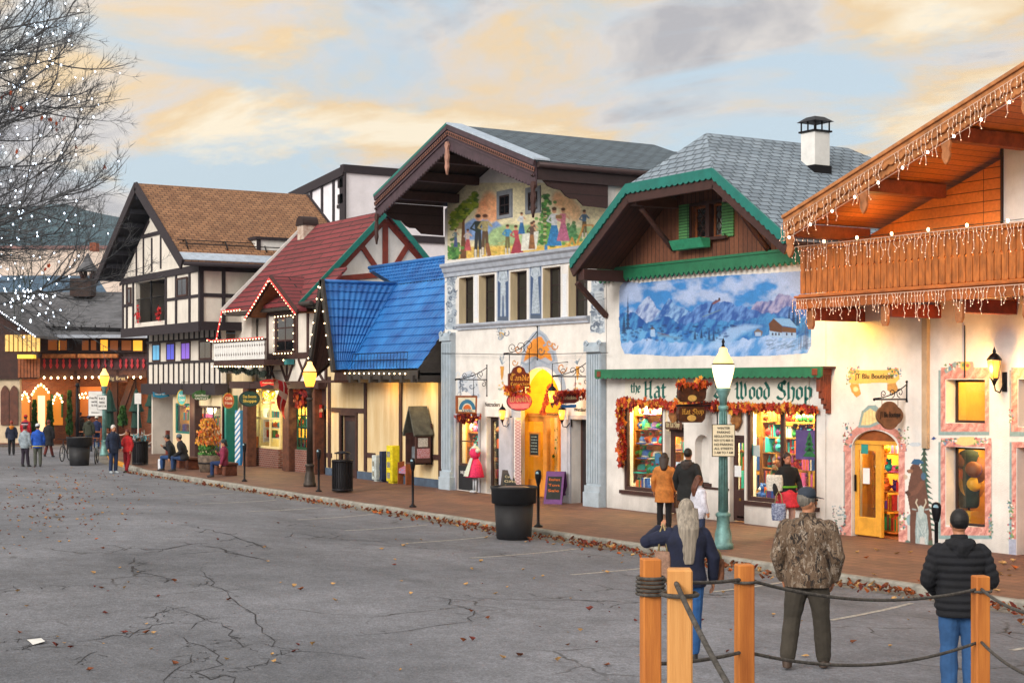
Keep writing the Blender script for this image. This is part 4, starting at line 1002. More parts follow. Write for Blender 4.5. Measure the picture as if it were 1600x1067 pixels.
for a,b in ((-1,-1),(1,-1),(1,1),(-1,1),(0,-1),(1,0)):mb.tube([(q.x+a*.23,q.y+b*.23,9.19),(q.x+a*.23,q.y+b*.23,9.4)],.02,5)
i=mb._a([(q.x+a,q.y+b,9.4) for a,b in ((-.31,-.31),(.31,-.31),(.31,.31),(-.31,.31))]+[(q.x+a,q.y+b,9.52) for a,b in ((-.15,-.15),(.15,-.15),(.15,.15),(-.15,.15))])
for f_ in ((0,1,5,4),(1,2,6,5),(2,3,7,6),(3,0,4,7),(4,5,6,7),(3,2,1,0)):mb.face([i+k for k in f_])
mb.build('chimney_cap',M_iron,ch)
mb=MB();mb.box(q.x-.27,q.x+.27,q.y-.27,q.y+.27,7.6,8.36);mb.build('flashing',M_iron,ch)
# ================= candle shop with painted facade =================
cb=thing('candle_shop_building','white painted-facade building with folk mural, grey columns and deep dark wooden gable roof','building',(PY(694,765,YW).x,YW,0))
CX0=PY(695,760,YW).x;CX1=HX0-.03
wins=[(717,430,739.5,505),(748,427,773,504),(797,421,823,502),(848,417,876,499),(888,422,918,498)]
WH=[R(a,b,c,d,YW) for a,b,c,d in wins]
zt_=sum(w_[3] for w_ in WH)/5;zb_=sum(w_[2] for w_ in WH)/5;WH=[(a,b,zb_,zt_) for a,b,c,d in WH]
s1=R(781,305,797,336,YW);s2=R(826,300,841,328,YW)
g1=R(714,650,749,771,YW);g1=(g1[0],g1[1],.02,g1[3]);g2=R(760,651,782,760,YW);g2=(g2[0],g2[1],.02,g2[3]);g3=R(893,655,921,790,YW);g3=(g3[0],g3[1],0.,g3[3])
ar=R(806,575,878,780,YW);ar=(ar[0],ar[1],0.,ar[3])
Yc=21.25;ap=PY(700,203,Yc);el=PY(588,312,Yc);er=PY(838,262,Yc);AX=(el.x+er.x)/2;EZc=(el.z+er.z)/2;AZ=ap.z;EXa,EXb=el.x,er.x
csl=(AZ-EZc)/(EXb-AX)
def cz_(X):return AZ-csl*abs(X-AX)
mb=MB();zs0=min(cz_(CX1),cz_(CX0))-.25;wall_holes(mb,CX0,CX1,0,zs0,YW,YW+.3,WH+[s1,s2,g1,g2,g3,ar][2:]+[])
xc=(ar[0]+ar[1])/2;ra=(ar[1]-ar[0])/2;zs=ar[3]-ra*1.05;zar=zs
for sgn in (-1,1):
 P=[(xc+sgn*ra,YW,ar[3])]+[(xc+sgn*ra*math.sin(math.pi/2*k/10),YW,zs+ra*1.05*math.cos(math.pi/2*k/10)) for k in range(11)]
 mb.prism(P,(0,.3,0))
mb.prism([(CX0,YW,zs0),(CX1,YW,zs0),(CX1,YW,cz_(CX1)-.2),(AX,YW,AZ-.2),(CX0,YW,cz_(CX0)-.2)],(0,.3,0))
mb.build('wall',M_stucco,cb)
mb=MB();mb.box(CX1-.3,CX1,YW+.3,30.5,0,zs0);mb.build('side_wall',M_offwhite,cb);mb=MB();mb.box(CX0,CX0+.3,YW+.3,30.5,0,cz_(CX0)-.2);mb.build('side_wall',M_offwhite,cb)
Yrb=28.3;mb=MB();th=.14
for X in (EXa,EXb):
 mb.prism([(X,Yc,EZc),(AX,Yc,AZ),(AX,Yc,AZ+th),(X,Yc,EZc+th)],(0,Yrb-Yc,0))
i=mb._a([(EXa,Yrb+.002,EZc+th),(EXb,Yrb+.002,EZc+th),(AX,Yrb+.002,AZ+th),(EXa,31.5,EZc+th),(EXb,31.5,EZc+th),(AX+.6,30.0,AZ-.4)])
for f_ in ((1,4,5,2),(0,2,5,3),(3,5,4)):mb.face([i+k for k in f_])
mb.build('roof',M_shingle_dark,cb)
mb=MB()
for X in (EXa,EXb):mb.prism([(X+(AX-X)*.02,Yc+.1,cz_(X+(AX-X)*.02)-.06),(AX,Yc+.1,AZ-.06),(AX,Yc+.1,AZ-.01),(X+(AX-X)*.02,Yc+.1,cz_(X+(AX-X)*.02)-.01)],(0,9,0))
mb.build('soffit',brickmat('dark_soffit','34201c','2a1916','110a09',9.,.2,.012,offset=0,rot=True,bump=.8),cb)
mb=MB()
for X in (EXa,EXb):
 A=Vector((X,Yc-.03,EZc+.1));B=Vector((AX,Yc-.03,AZ+.1))
 scalloped(mb,A,B,.62,.07,.16,(0,.06,0),kind='round');mb.bar(A+Vector((0,-.03,-.03)),B+Vector((0,-.03,-.03)),.13,.05);mb.bar(A+Vector((0,-.02,-.34)),B+Vector((0,-.02,-.34)),.05,.035)
mb.build('barge_board',mat('violet_brown_barge','43323a',.6,.15,5,.2,30),cb)
mb=MB();rn=random.Random(3)
for X in (EXa,EXb):
 A=Vector((X,Yc-.065,EZc-.1));B=Vector((AX,Yc-.065,AZ-.1));n=46
 mb.bar(A,B,.11,.02)
for X in (EXa,EXb):
 A=Vector((X,Yc-.07,EZc-.1));B=Vector((AX,Yc-.07,AZ-.1));n=44
 for k in range(n):p=A.lerp(B,(k+.5)/n);mb.box(p.x-.025,p.x+.025,Yc-.09,Yc-.077,p.z-.035,p.z+.035,1)
mb.build('barge_trim',[mat('rust_trim','7e5346',.6,.15,5,.2,30),M_choc],cb)
mb=MB();mb.bar((EXa-.04,Yc-.03,EZc+.16),(AX,Yc-.03,AZ+.16),.07,.12);mb.build('teal_edge',M_teal,cb)
mb=MB();mb.prism([(AX+.0,Yc-.1,AZ+.19),(EXb+.03,Yc-.1,EZc+.19),(EXb+.03,Yc-.1,EZc+.145),(AX,Yc-.1,AZ+.145)],(0,.5,0));mb.build('metal_flashing',mat('pale_flashing','aebccc',.35,.1,5,.1,20,metal=.3),cb)
mb=MB();mb.tube([(EXb+.08,Yc,EZc+.02),(EXb+.08,31.5,EZc+.02)],.08,8);mb.box(EXb-.05,EXb,Yc+.05,31.4,EZc-.35,EZc+.0);mb.build('gutter',M_gutter,cb)
for px,sgn in ((0,0),(-1.15,0),(-2.3,0),(-3.5,0),(1.2,0),(2.4,0)):
 X=AX+px;zt=cz_(X)-.07-abs(csl*.13);mb=MB();mb.box(X-.12,X+.12,Yc+.12,YW,zt-.26,zt);mb.build('purlin',M_brown,cb,bevel=.01)
def paneX(X,pts,nm,m=M_choc):mb=MB();mb.prism([PXX(x,y,X) for x,y in pts],(-.08,0,0));return mb.build(nm,m,cb)
Xq=EXb-.12;ya,yb2=Yc+.08,YW-.005;z0=EZc-.04
def scr(X,nm):
 P=[(X,ya,z0),(X,yb2,z0),(X,yb2,z0-.9),(X,yb2-.75,z0-.88)]
 for k,(a,b) in enumerate(((.8,.84),(.95,.72),(1.15,.72),(1.3,.66),(1.45,.52),(1.65,.5),(1.85,.44),(2.0,.3),(2.2,.3),(2.35,.2))):P.append((X,yb2-a,z0-b))
 mb=MB();mb.prism(P,(.07,0,0));mb.build(nm,brickmat('dark_panel_boards','3c2524','352020','1a0f0f',9.,.3,.01,offset=0,bump=.5),cb)
scr(Xq,'scroll_panel');scr(EXa+.06,'scroll_panel')
M_carve=mat('carved_pale_wood','a87c6c',.7,.15,6,.3,30)
for X,zt in ((AX,AZ-.45),(EXa+.16,EZc-.5),(EXb-.04,EZc-.5)):
 P=[];w_=.1
 for a,z in ((.6,.1),(1,0),(.5,-.12),(1,-.3),(.6,-.48),(.85,-.6),(.3,-.72),(0,-.82)):P.append((X+w_*a,Yc-.04,zt+z))
 P += [(2*X-p[0],p[1],p[2]) for p in reversed(P[:-1])]
 mb=MB();mb.prism(P,(0,-.06,0));mb.build('pendant',M_carve if X == AX else M_brown,cb)
M_mould=mat('blue_grey_moulding','a3abb8',.8,.1,4,.2,40)
def mould(x0,y0,x1,y1,prof,nm):
 a=PY(x0,y0,YW);b=PY(x1,y1,YW);z=(a.z+b.z)/2;mb=MB()
 mb.prism([(CX0+.02 if x0 < 700 else a.x,YW-d,z+h) for d,h in prof],(b.x-(CX0+.02 if x0 < 700 else a.x),0,0));mb.build(nm,M_mould,cb);return z
zc1=mould(695,420,948,396,[(0.003,.2),(.2,.2),(.2,.12),(.13,.06),(.1,-.05),(.05,-.1),(.05,-.2),(0.003,-.2)],'cornice')
mould(716,510,922,500,[(0.003,.09),(.13,.09),(.13,.03),(.06,-.04),(.06,-.09),(0.003,-.09)],'ledge')
for a,b,c,d in WH:
 frame('window',cb,a,b,c,d,YW+.24,.06,.05,M_choc,nx=2,nz=3,mw=.03,glass=M_darkglass)
 mb=MB();mb.box(a+.001,a+.012,YW+.004,YW+.24,c,d);mb.build('reveal',M_cream,cb)
for q in (s1,s2):
 mb=MB();
 for a in ((q[0]-.14,q[0],q[2]-.1,q[3]+.14),(q[1],q[1]+.14,q[2]-.1,q[3]+.14),(q[0],q[1],q[3],q[3]+.14),(q[0],q[1],q[2]-.1,q[2])):mb.box(a[0],a[1],YW-.03,YW-.003,a[2],a[3])
 mb.build('window_surround',mat('grey_surround','7e848c',.8,.1,4),cb)
 frame('window',cb,*q,YW-.022,.05,.02,M_choc,nx=2,nz=2,glass=M_darkglass)
M_col=mat('painted_stone_blue','a2b0bc',.75,.08,3,.15,40)
for x0,x1,yt,yb_ in ((697,712,520,764),(924,948,535,795)):
 a=PY(x0,700,YW).x;b=PY(x1,700,YW).x if x1 < 948 else CX1;zt=PY((x0+x1)/2,yt,YW).z
 mb=MB();mb.box(a,b,YW-.16,YW-.003,.55,zt-.25);n=6;w_=(b-a)/n
 for k in range(n):mb.box(a+w_*(k+.22),a+w_*(k+.78),YW-.185,YW-.16,.62,zt-.32)
 mb.box(a-.05,b+(.05 if x1 < 948 else 0),YW-.24,YW-.003,0,.38);mb.box(a-.03,b,YW-.21,YW-.003,.38,.55)
 mb.box(a-.05,b,YW-.22,YW-.003,zt-.25,zt-.1);mb.box(a-.02,b,YW-.18,YW-.003,zt-.1,zt)
 for s_ in (a+.02,b-.06):mb.tube([(s_+u,YW-.2,zt-.05+v) for u,v in swirl(0,0,.1,1.2,0)],.03,5)
 mb.build('column',M_col,cb,bevel=.008)
M_pil=mat('pilaster_grey','a8aab4',.8,.08,3,.15,40)
frame('window',cb,g1[0]+.02,g1[1]-.02,.75,g1[3]-.02,YW+.06,.07,.08,M_brown,nz=2)
mb=MB();mb.box(g1[0]+.02,g1[1]-.02,YW+.05,YW+.13,.02,.75);mb.build('black_panel',M_black,cb)
ytext('NUTCRACKER',YW+.05,720,745,739,5,M_white,cb)
room(cb,CX0+.32,ar[0]-.12,.02,g1[3]-.01,YW+.31,1.2,M_warmwall);[area(((a_+b_)/2,YW+.6,g1[3]-.06),e_,b_-a_,.4,(.25,0,0),(1,.72,.3)) for a_,b_,e_ in ((CX0+.4,g1[1],130),(g2[0]-.3,g2[1],120))]
zs=[.4,.85,1.3,1.75,2.15];shelves('display shelf of bright nutcrackers behind the left candle shop window',CX0+.36,g1[1]-.45,zs,YW+.6,YW+1.0)
for k,z in enumerate(zs):goods(CX0+.4,g1[1]-.5,z,YW+.72,6,'wares in the far left window of the painted building','bright nutcracker or toy on the shelves of the left painted-building window','goods',['doll','doll','bottle','plush_toy'],120+k,1.7)
frame('window',cb,g2[0]+.02,g2[1]-.02,.1,g2[3]-.02,YW+.14,.1,.08,M_choc,nz=1)
zs=[.4,.85,1.3,1.75,2.2];shelves('narrow iron display shelf of small wares in the slim lit opening',g2[0]-.65,g2[1]-.4,zs,YW+.6,YW+.95,M_iron)
for k,z in enumerate(zs):goods(g2[0]-.6,g2[1]-.45,z,YW+.7,6,'wares in the slim window','small ware on the iron shelves of the slim lit window','goods',['bottle','ornament','gift_box'],130+k,1.5)
mb=MB();mb.box(g3[0]+.02,g3[0]+.1,YW+.3,YW+.36,.02,g3[3]-.02);mb.box(g3[0]+.1,g3[1]-.02,YW+.31,YW+.35,.02,g3[3]-.02,1);mb.build('door',[M_brown,mat('dark_door','2a2426',.5,.2,4,.2,30)],cb)
for x0,x1,yt in ((782,803,652),(879,891,655)):
 a,b=PY(x0,700,YW).x,PY(x1,700,YW).x;zt=PY((x0+x1)/2,yt,YW).z;mb=MB();mb.box(a,b,YW-.06,YW-.003,0.0,zt);mb.box(a+.04,b-.04,YW-.075,YW-.06,.25,zt-.15);mb.box(a-.02,b+.02,YW-.09,YW-.003,0,.2);mb.build('pilaster',M_pil,cb,bevel=.006)
for q in (g3,(g1[0],g1[1],0,g1[3])):
 mb=MB();mb.box(q[0]-.1,q[0],YW-.05,YW-.003,0,q[3]+.1);mb.box(q[1],q[1]+.1,YW-.05,YW-.003,0,q[3]+.1);mb.box(q[0],q[1],YW-.05,YW-.003,q[3],q[3]+.1);mb.build('door_surround',M_pil,cb)
M_niche=mat('niche_yellow','e0a024',.85,.08,3,.1,30)
mb=MB();dp=1.35;yb3=YW+dp
mb.box(ar[0]-.05,ar[1]+.05,yb3,yb3+.05,0,ar[3]+.05);mb.box(ar[0]-.05,ar[0]-.001,YW+.3,yb3,0,zar)
n=14;pr=[(xc+ra*math.cos(math.pi*k/n),zar+ra*1.05*math.sin(math.pi*k/n)) for k in range(n+1)]
for (a,b),(c,d) in zip(pr,pr[1:]):mb.poly([(a,YW+.3,b),(c,YW+.3,d),(c,yb3,d),(a,yb3,b)])
mb.box(ar[1]+.001,ar[1]+.05,YW+.3,yb3,0,zar)
mb.build('porch_niche',M_niche,cb);mb=MB();mb.box(ar[0],ar[1],yb3-.03,yb3-.005,.01,2.3);mb.build('porch_inner_wall',mat('warm_cream_wall','ecd9a4',.8,.1,3),cb)
yd=YW+.42;dz_=PY(836,651,yd).z;xa,xb_=PY(817,700,yd).x,PY(852,700,yd).x;xe=PY(877,700,yd).x-.05
do=frame('door',cb,xa,xb_,.03,dz_,yd,.13,.07,mat('orange_door','c88230',.5,.1,4,.2,30))
mb=MB();mb.box(xa+.13,xb_-.13,yd+.01,yd+.06,.16,.5);mb.build('kick_panel',MATS['orange_door'],do);mb=MB();mb.box(xa+.04,xa+.08,yd-.05,yd-.005,.95,1.25);mb.build('handle',M_iron,do)
mb=MB();mb.box(xa-.08,xa,yd-.03,yd+.1,0.0,dz_+.1);mb.box(xb_,xb_+.12,yd-.03,yd+.1,0.0,dz_+.1);mb.box(xa,xb_,yd-.03,yd+.1,dz_,dz_+.1);mb.box(xb_+.12,xe,yd-.03,yd+.1,dz_,dz_+.1);mb.box(xe-.1,xe,yd-.03,yd+.1,0,dz_);mb.build('door_frame',MATS['orange_door'],cb)
mb=MB();mb.box(xb_+.12,xe-.1,yd+.03,yd+.04,.03,dz_);mb.build('side_light',M_glass,cb)
sb=thing('chalkboard','small orange framed menu chalkboard hung on the orange glass door','chalkboard',((xa+xb_)/2,yd-.02,1.2));m_=(xa+xb_)/2+.1
mb=MB();mb.box(m_-.27,m_+.27,yd-.05,yd-.012,1.15,1.85);mb.box(m_-.22,m_+.22,yd-.056,yd-.05,1.2,1.8,1);mb.build('board',[MATS['orange_door'],mat('chalkboard_black','1c2220',.8,.2,6)],sb)
for k in range(6):text('specials today'[:9+k % 3*2],(m_,yd-.058,1.72-k*.085),.035,mat('chalk','b8c8c0',.9,.1,9),sb,width=.3+.05*(k % 2),ext=.001)
lamp((xc,YW+.75,ar[3]-.75),110,(1,.62,.12),.1);lamp((xc+.1,yb3-.4,2.1),34,(1,.74,.4),.1)
pl=thing('potted_plant','leafy green plant glowing behind the side light of the orange door','plant',((xb_+xe)/2,YW+.9,0));mb=MB();rn=random.Random(6)
for _ in range(260):vleaf(mb,((xb_+xe)/2+rn.gauss(0,.14),YW+.9+rn.gauss(0,.12),.9+rn.random()*1.1),rn.uniform(.04,.09),0)
mb.build('leaves',mat('plant_green','3f7a2c',.6,.2,9),pl);mb=MB();mb.lathe([(.13,0),(.18,.35),(.19,.36),(.15,.37)],((xb_+xe)/2,YW+.9,0),12);mb.tube([((xb_+xe)/2,YW+.9,.3),((xb_+xe)/2,YW+.9,1.7)],.02,5);mb.build('pot',mat('terracotta','a8562c',.8,.1,5),pl)
cv=Canvas(696,286,946,412,.8);X,Y=cv.X,cv.Y;rn=random.Random(9)
base_y=408-(X-698)*.104;M0=np.clip((base_y-Y)/1.5,0,1)*(X > 699)*np.clip((946-X),0,1)
f_=fbm(X,Y,30,1,4)[...,None];cv.C=np.array(rgb('e6dcb4'))*(1-f_)+np.array(rgb('d8cfae'))*f_;cv.A=M0.copy()
K=dict(alpha=False)
for (x,y,rx,ry,c) in ((765,315,12,15,'eba070'),(754,325,9,12,'e89a6c'),(776,326,10,14,'eea878'),(768,338,14,10,'e8a074'),(750,338,8,9,'eca87c'),(872,312,9,12,'ecb080'),(886,320,12,16,'efbc88'),(898,332,10,14,'eec090')):cv.ell(x,y,rx,ry,c,.85,soft=.6,var=.2,**K)
cv.poly([(726,350),(740,341),(750,346),(758,340),(768,350),(776,345),(790,358),(796,372),(726,376)],'7f9ccc',soft=3,var=.35,vs=5,**K)
cv.poly([(752,380),(770,358),(792,350),(812,352),(845,350),(860,366),(900,356),(940,352),(946,388),(752,394)],'9cb884',soft=4,var=.35,vs=8,**K)
cv.poly([(712,402),(730,386),(780,384),(850,384),(946,372),(946,398),(700,416)],'d8b458',soft=4,var=.35,vs=4,**K)
for _ in range(260):x=rn.uniform(712,940);y=404-(x-698)*.104-rn.random()*18;cv.line([(x,y),(x+rn.uniform(-5,5),y-rn.uniform(0,2))],.9,rn.choice(('a8782c','e8cf80','7f9a3c','b88a3c')),.7,**K)
cv.poly([(719,404),(722,350),(720,318),(727,318),(726,350),(729,404)],'6a4428',var=.3,**K);cv.line([(725,345),(738,325),(744,305)],2,'5e4028',**K);cv.rect(712,328,722,358,'8a6c3a',.8,**K)
for _ in range(150):x=703+rn.random()*42;y=338-(x-703)*.95+rn.random()*24;cv.ell(x,y,rn.uniform(2,5),rn.uniform(1.5,3.5),rn.choice(('8aa428','6c8c24','a8b83c','4f7420')),.9,**K)
for _ in range(70):cv.ell(708+rn.gauss(0,5),393+rn.gauss(0,8),3,2.5,rn.choice(('3f7a38','5c9444','2c5c30')),.9,**K)
for _ in range(150):y=305+rn.random()*80;cv.ell(852+rn.gauss(0,1)*(3+(y-305)*.09),y,3,2.5,rn.choice(('3f8038','5c9c44','2c6030')),.9,**K)
for _ in range(60):cv.ell(893+rn.gauss(0,5),366+rn.gauss(0,8),3,2.5,rn.choice(('3f7a48','5c9460')),.9,**K)
def fig(x,y0,y1,top,bot,skirt=0,lean=0,arms=1,sit=0,hat=None):
 h=y1-y0;hw=h*.085;hd=h*.075
 cv.ell(x,y0+hd,hd*.75,hd,'c89070',soft=.5,**K);cv.ell(x,y0+hd*.5,hd*.8,hd*.6,hat or '4a3020',soft=.5,**K)
 if hat:cv.rect(x-hd*.95,y0+hd*.5,x+hd*.95,y0+hd*.7,hat,**K)
 cv.poly([(x-hw,y0+h*.16),(x+hw,y0+h*.16),(x+hw*.75+lean,y0+h*.46),(x-hw*.75+lean,y0+h*.46)],top,var=.3,vs=2,**K)
 if skirt:cv.poly([(x-hw*.8+lean,y0+h*.44),(x+hw*.8+lean,y0+h*.44),(x+hw*skirt+lean,y1-h*.06),(x-hw*skirt+lean,y1-h*.06)],bot,var=.4,vs=2,**K)
 else:
  cv.line([(x-hw*.4+lean,y0+h*.45),(x-hw*.7+lean,y1-2)],hw*.95,bot,**K);cv.line([(x+hw*.4+lean,y0+h*.45),(x+hw*.7+lean,y1-1)],hw*.95,bot,**K)
  cv.line([(x-hw*.7+lean,y1-h*.16),(x-hw*.7+lean,y1)],hw*.6,'d8d0c0',**K);cv.line([(x+hw*.7+lean,y1-h*.16),(x+hw*.7+lean,y1)],hw*.6,'d8d0c0',**K)
 cv.line([(x-hw,y0+h*.2),(x-hw*2,y0+h*.33),(x-hw*.6,y0+h*.38)],hw*.5,top,**K);cv.line([(x+hw,y0+h*.2),(x+hw*2,y0+h*.3),(x+hw*1.2,y0+h*.26)],hw*.5,'d0a080' if skirt else top,**K)
fig(747,335,402,'24302c','2a2c30',hat='24201c');fig(758,335,398,'a09468','5a4430',hat='5a3020');cv.poly([(758,380),(764,380),(772,418),(764,414)],'8a5a3c',**K)
fig(731,358,394,'c8b8b0','b85058',1.8);fig(712,358,388,'6a8088','4a5a8a',1.2)
fig(793,351,396,'3f86b4','6a6440',0);fig(806,352,400,'b04450','a03c4c',2.6,2);cv.poly([(808,392),(816,406),(812,396)],'b04450',**K)
fig(815,332,368,'c8ccd4','2c68a0',1.8);fig(834,345,382,'6a5044','8a5c34',2.0);cv.poly([(816,366),(842,361),(838,390),(814,392)],'dcdcd4',.9,var=.15,**K);fig(831,347,392,'5a463c','8c5e38',1.4)
for k in range(14):cv.rect(849,326+k*4.4,854,328+k*4.4,'c8b080' if k % 2 else '5a4024',.9,**K)
fig(866,324,388,'d0d4d8','2f78b0',2.2);fig(880,325,380,'c8788c','b86888',2.2);cv.rect(868,336,878,342,'9a7448',**K)
fig(913,328,372,'4f7090','6a5a40',0);cv.line([(902,380),(912,352),(926,352),(934,378)],3,'c08038',.8,**K);cv.line([(886,392),(894,372),(898,384)],3,'c88a38',.8,**K);cv.ell(853,388,2.5,6,'3878a8',**K)
cv.C=np.clip(cv.C*.9*(.72+.56*fbm(X,Y,3.2,77,3))[...,None],0,1)
for a in ((777,300,801,341),(822,294,845,333)):cv.cutr(*a)
cv.mesh('folk_mural',YW,cb)
cv=Canvas(694,396,950,800,.8);X,Y=cv.X,cv.Y;GR=('8e9aa8','6c7888','c4ccd4','566274')
for x0,x1,yt,yb_,fem in ((775,797,402,506,0),(826,848,394,503,1)):
 m_=(x0+x1)/2;r=(x1-x0)/2;arc=[(m_-r*math.cos(math.pi*k/12),yt+r-r*math.sin(math.pi*k/12)) for k in range(13)]
 cv.poly(arc+[(x1,yb_),(x0,yb_)],'b4bcc8');r2=r-2.5;arc=[(m_-r2*math.cos(math.pi*k/12),yt+r-r2*math.sin(math.pi*k/12)) for k in range(13)]
 cv.poly(arc+[(x1-2.5,yb_-5),(x0+2.5,yb_-5)],'3a5074',var=.12);cv.rect(x0+2.5,yb_-11,x1-2.5,yb_-5,'4a5668')
 t_=yt+10;c='a4b0bc';cv.ell(m_,t_+4,2.8,4,c);cv.poly([(m_-5,t_+11),(m_+5,t_+11),(m_+3.4,t_+34),(m_-3.4,t_+34)],c,var=.4,vs=2);cv.rect(m_-1.3,t_+7,m_+1.3,t_+11,c)
 cv.line([(m_-5,t_+12),(m_-6.5,t_+26),(m_-1,t_+31)],2.6,c,var=.3);cv.line([(m_+5,t_+12),(m_+6.5,t_+26),(m_+1,t_+28)],2.6,c,var=.3)
 if fem:cv.poly([(m_-3.5,t_+32),(m_+3.5,t_+32),(m_+6.5,yb_-13),(m_-6.5,yb_-13)],c,var=.5,vs=2);[cv.line([(m_-2+k*1.5,t_+38),(m_-4.5+k*3,yb_-13)],.7,'6c7a8c',.7) for k in range(4)]
 else:cv.rect(m_-4,t_+33,m_+4,t_+50,c,var=.4,vs=2);cv.line([(m_-2.4,t_+50),(m_-3,yb_-13)],3,c,var=.3);cv.line([(m_+2.4,t_+50),(m_+3,yb_-13)],3,c,var=.3);cv.ell(m_,t_,3.4,2,'8894a0')
def scrolls(x0,x1,y0,y1,n,seed,cols=GR):
 r_=random.Random(seed)
 for _ in range(n):
  x=r_.uniform(x0,x1);y=r_.uniform(y0,y1);a0=r_.random()*6.28;R_=r_.uniform(2.5,6)
  P=[(x+R_*(1-k/12)*math.cos(a0+k*.5),y+R_*(1-k/12)*math.sin(a0+k*.5)) for k in range(11)];cv.line(P,r_.uniform(1.4,2.6),r_.choice(cols))
for (x0,x1,y0,y1,n) in ((699,711,420,515,46),(924,943,425,520,70)):
 cv.poly([(x0,y0),(x1,y0+6),(x1+2,y1),(x0-2,y1)],'9ca8b4',var=.4,vs=4,soft=4);scrolls(x0,x1,y0+2,y1-2,n,n)
cv.rect(929,455,942,478,'b0b8c0');
for k in range(3):cv.line([(931,460+k*5),(940,459+k*5)],1,'5a6470',.7)
for x in (743,882):cv.poly([(x-4,428),(x+4,428),(x+3,440),(x+3,485),(x+5,497),(x-5,497),(x-3,485),(x-3,440)],'d4d8de',soft=1.5)
cv.poly([(778,515),(790,515),(788,527),(784,531),(780,527)],'a8a49c',var=.3);cv.ell(784,519,4,6,'c8a050',var=.3);scrolls(776,792,512,528,8,4)
arc=[(842-43*math.cos(math.pi*k/20),612-52*math.sin(math.pi*k/20)) for k in range(21)]
cv.poly([(799,652)]+arc+[(885,660)],'9aa6b6',var=.12,vs=5,soft=1.5)
cv.poly([(812,573),(818,540),(832,520),(842,514),(853,522),(868,545),(874,575),(862,567),(842,562),(822,565)],'a4aebc',var=.12,soft=1.5)
cv.poly([(818,565),(824,542),(836,526),(846,526),(858,545),(864,566),(852,558),(842,563),(832,557)],'d8882c',var=.2,soft=1.5)
for P,c in (([(815,566),(822,570),(830,566),(836,558),(842,562),(850,566),(858,570),(866,562),(864,550),(857,550)],'8896a8'),([(836,528),(842,520),(850,526),(856,536),(850,540)],'8896a8'),([(842,514),(842,505)],'a8b0bc')):cv.line(P,3.2,c)
for (x,y,r,c) in ((809,545,6,'b87838'),(866,540,6,'b87838'),(878,574,8,'c07c30'),(804,566,5,'c08a50'),(845,548,6,'7a6450'),(858,536,5,'c88840')):
 cv.line([(x+r*(1-k/14)*math.cos(k*.55),y+r*1.3*(1-k/14)*math.sin(k*.55)) for k in range(12)],2.4,c)
for (x,y0) in ((784,572),(902,572)):
 cv.poly([(x-3,y0),(x+4,y0),(x+3,y0+14),(x+1,y0+22),(x-1,y0+22),(x-2,y0+14)],'c8903c',var=.3)
 for k in range(14):cv.line([(x,y0-2),(x+rn.uniform(-9,9),y0-rn.uniform(8,24))],1.1,rn.choice(('6f8494','9cacb8','54687a')),.7)
 for k in range(10):cv.ell(x+rn.uniform(-5,5),y0+24+rn.uniform(0,14),2,2,rn.choice(('b88a88','7a9468','c8a040','8a96a4')),.8)
cv.poly([(724,582),(736,578),(746,590),(750,618),(744,625),(728,610),(716,615),(714,596)],'b4bcc8',.8,var=.2,soft=3);scrolls(716,750,578,625,20,8)
for x in (798,884):scrolls(x-3,x+3,655,770,34,x,('98a4b2','b4bcc6','8894a4'))
cv.rect(804.5,655,814,790,'c8b0ae')
for k in range(27):y=657+k*5;cv.line([(805,y),(813.5,y+5)],1,'7a2c34',.9);cv.line([(813.5,y),(805,y+5)],1,'7a2c34',.9)
for k in range(5):arc2=[(842-(44+k)*math.cos(math.pi*j/20),612-(53+k)*math.sin(math.pi*j/20)) for j in range(21)]
cv.rect(757,624,782,640,'dedcd6',.9,soft=2);cv.rect(849,640,874,652,'e0d4b8',.9,soft=2)
cv.cut([(814.6,800),(814.6,635)]+[(846-31*math.cos(math.pi*k/14),612-39*math.sin(math.pi*k/14)) for k in range(15)]+[(879,800)])
for a in ((715,650,749,800),(759,651,783,800),(892,655,922,800)):cv.cutr(*a)
for q in wins:cv.cutr(q[0]-1,q[1]-6,q[2]+1,q[3]+6)
cv.mesh('trompe_l_oeil_painting',YW,cb)
M_dl=mat('dark_lettering','3a2c22')
ytext('Nutcrackers',YW-.006,758,781,632,7,M_dl,cb);ytext('Connection',YW-.006,850,873,646,6,M_dl,cb);ytext('Wurzburg',YW-.006,897,918,640,6,M_dl,cb)
M_signbr=mat('sign_dark_red','5c1a12',.5,.15,6,.1,30);M_gold=mat('gold_lettering','e0b050',.45,.1,9,metal=.2);M_signpink=mat('sign_pink','c8506c',.55,.1,6);M_cy=mat('sign_cyan','58b0bc',.6,.1,5)
def hang(label,mx,my0,my1,ax,yarm,Xoff=-.0):
 X=PY(mx,(my0+my1)/2,YW).x;t=thing('hanging_sign',label,'sign',(X,YW,PXX(mx,my1,X).z));a=PXX(ax,yarm,X);bracket(t,X,YW,a.y,PXX(mx,my0,X).z,PXX(mx,my1,X).z,a.z);return t,X
t,X=hang('square teal and cream sign with a blue arch hung on an iron arm',761,572,617,712,593)
xboard('frame',t,X,[(713,618),(746,618),(745,647),(713,646)],M_wood,.06);xboard('board',t,X+.006,[(716,621),(743,621),(742.5,644),(716,643)],mat('sign_cream','d8e0d0',.6,.1,6),.004)
P=[(730-13*math.cos(math.pi*k/14),640-16*math.sin(math.pi*k/14)) for k in range(15)]+[(730+8*math.cos(math.pi*k/14),640-10*math.sin(math.pi*k/14)) for k in range(15)]
xboard('arch',t,X+.01,P,mat('sign_blue','2878a8',.6,.1,6),.003);xboard('arch',t,X+.01,[(730-6*math.cos(math.pi*k/8),639-7*math.sin(math.pi*k/8)) for k in range(9)],mat('sign_orange','c86a30',.6,.1,6),.003)
xtext('LEVEL',X+.01,722,738,641.5,4,MATS['sign_blue'],t);mb=MB()
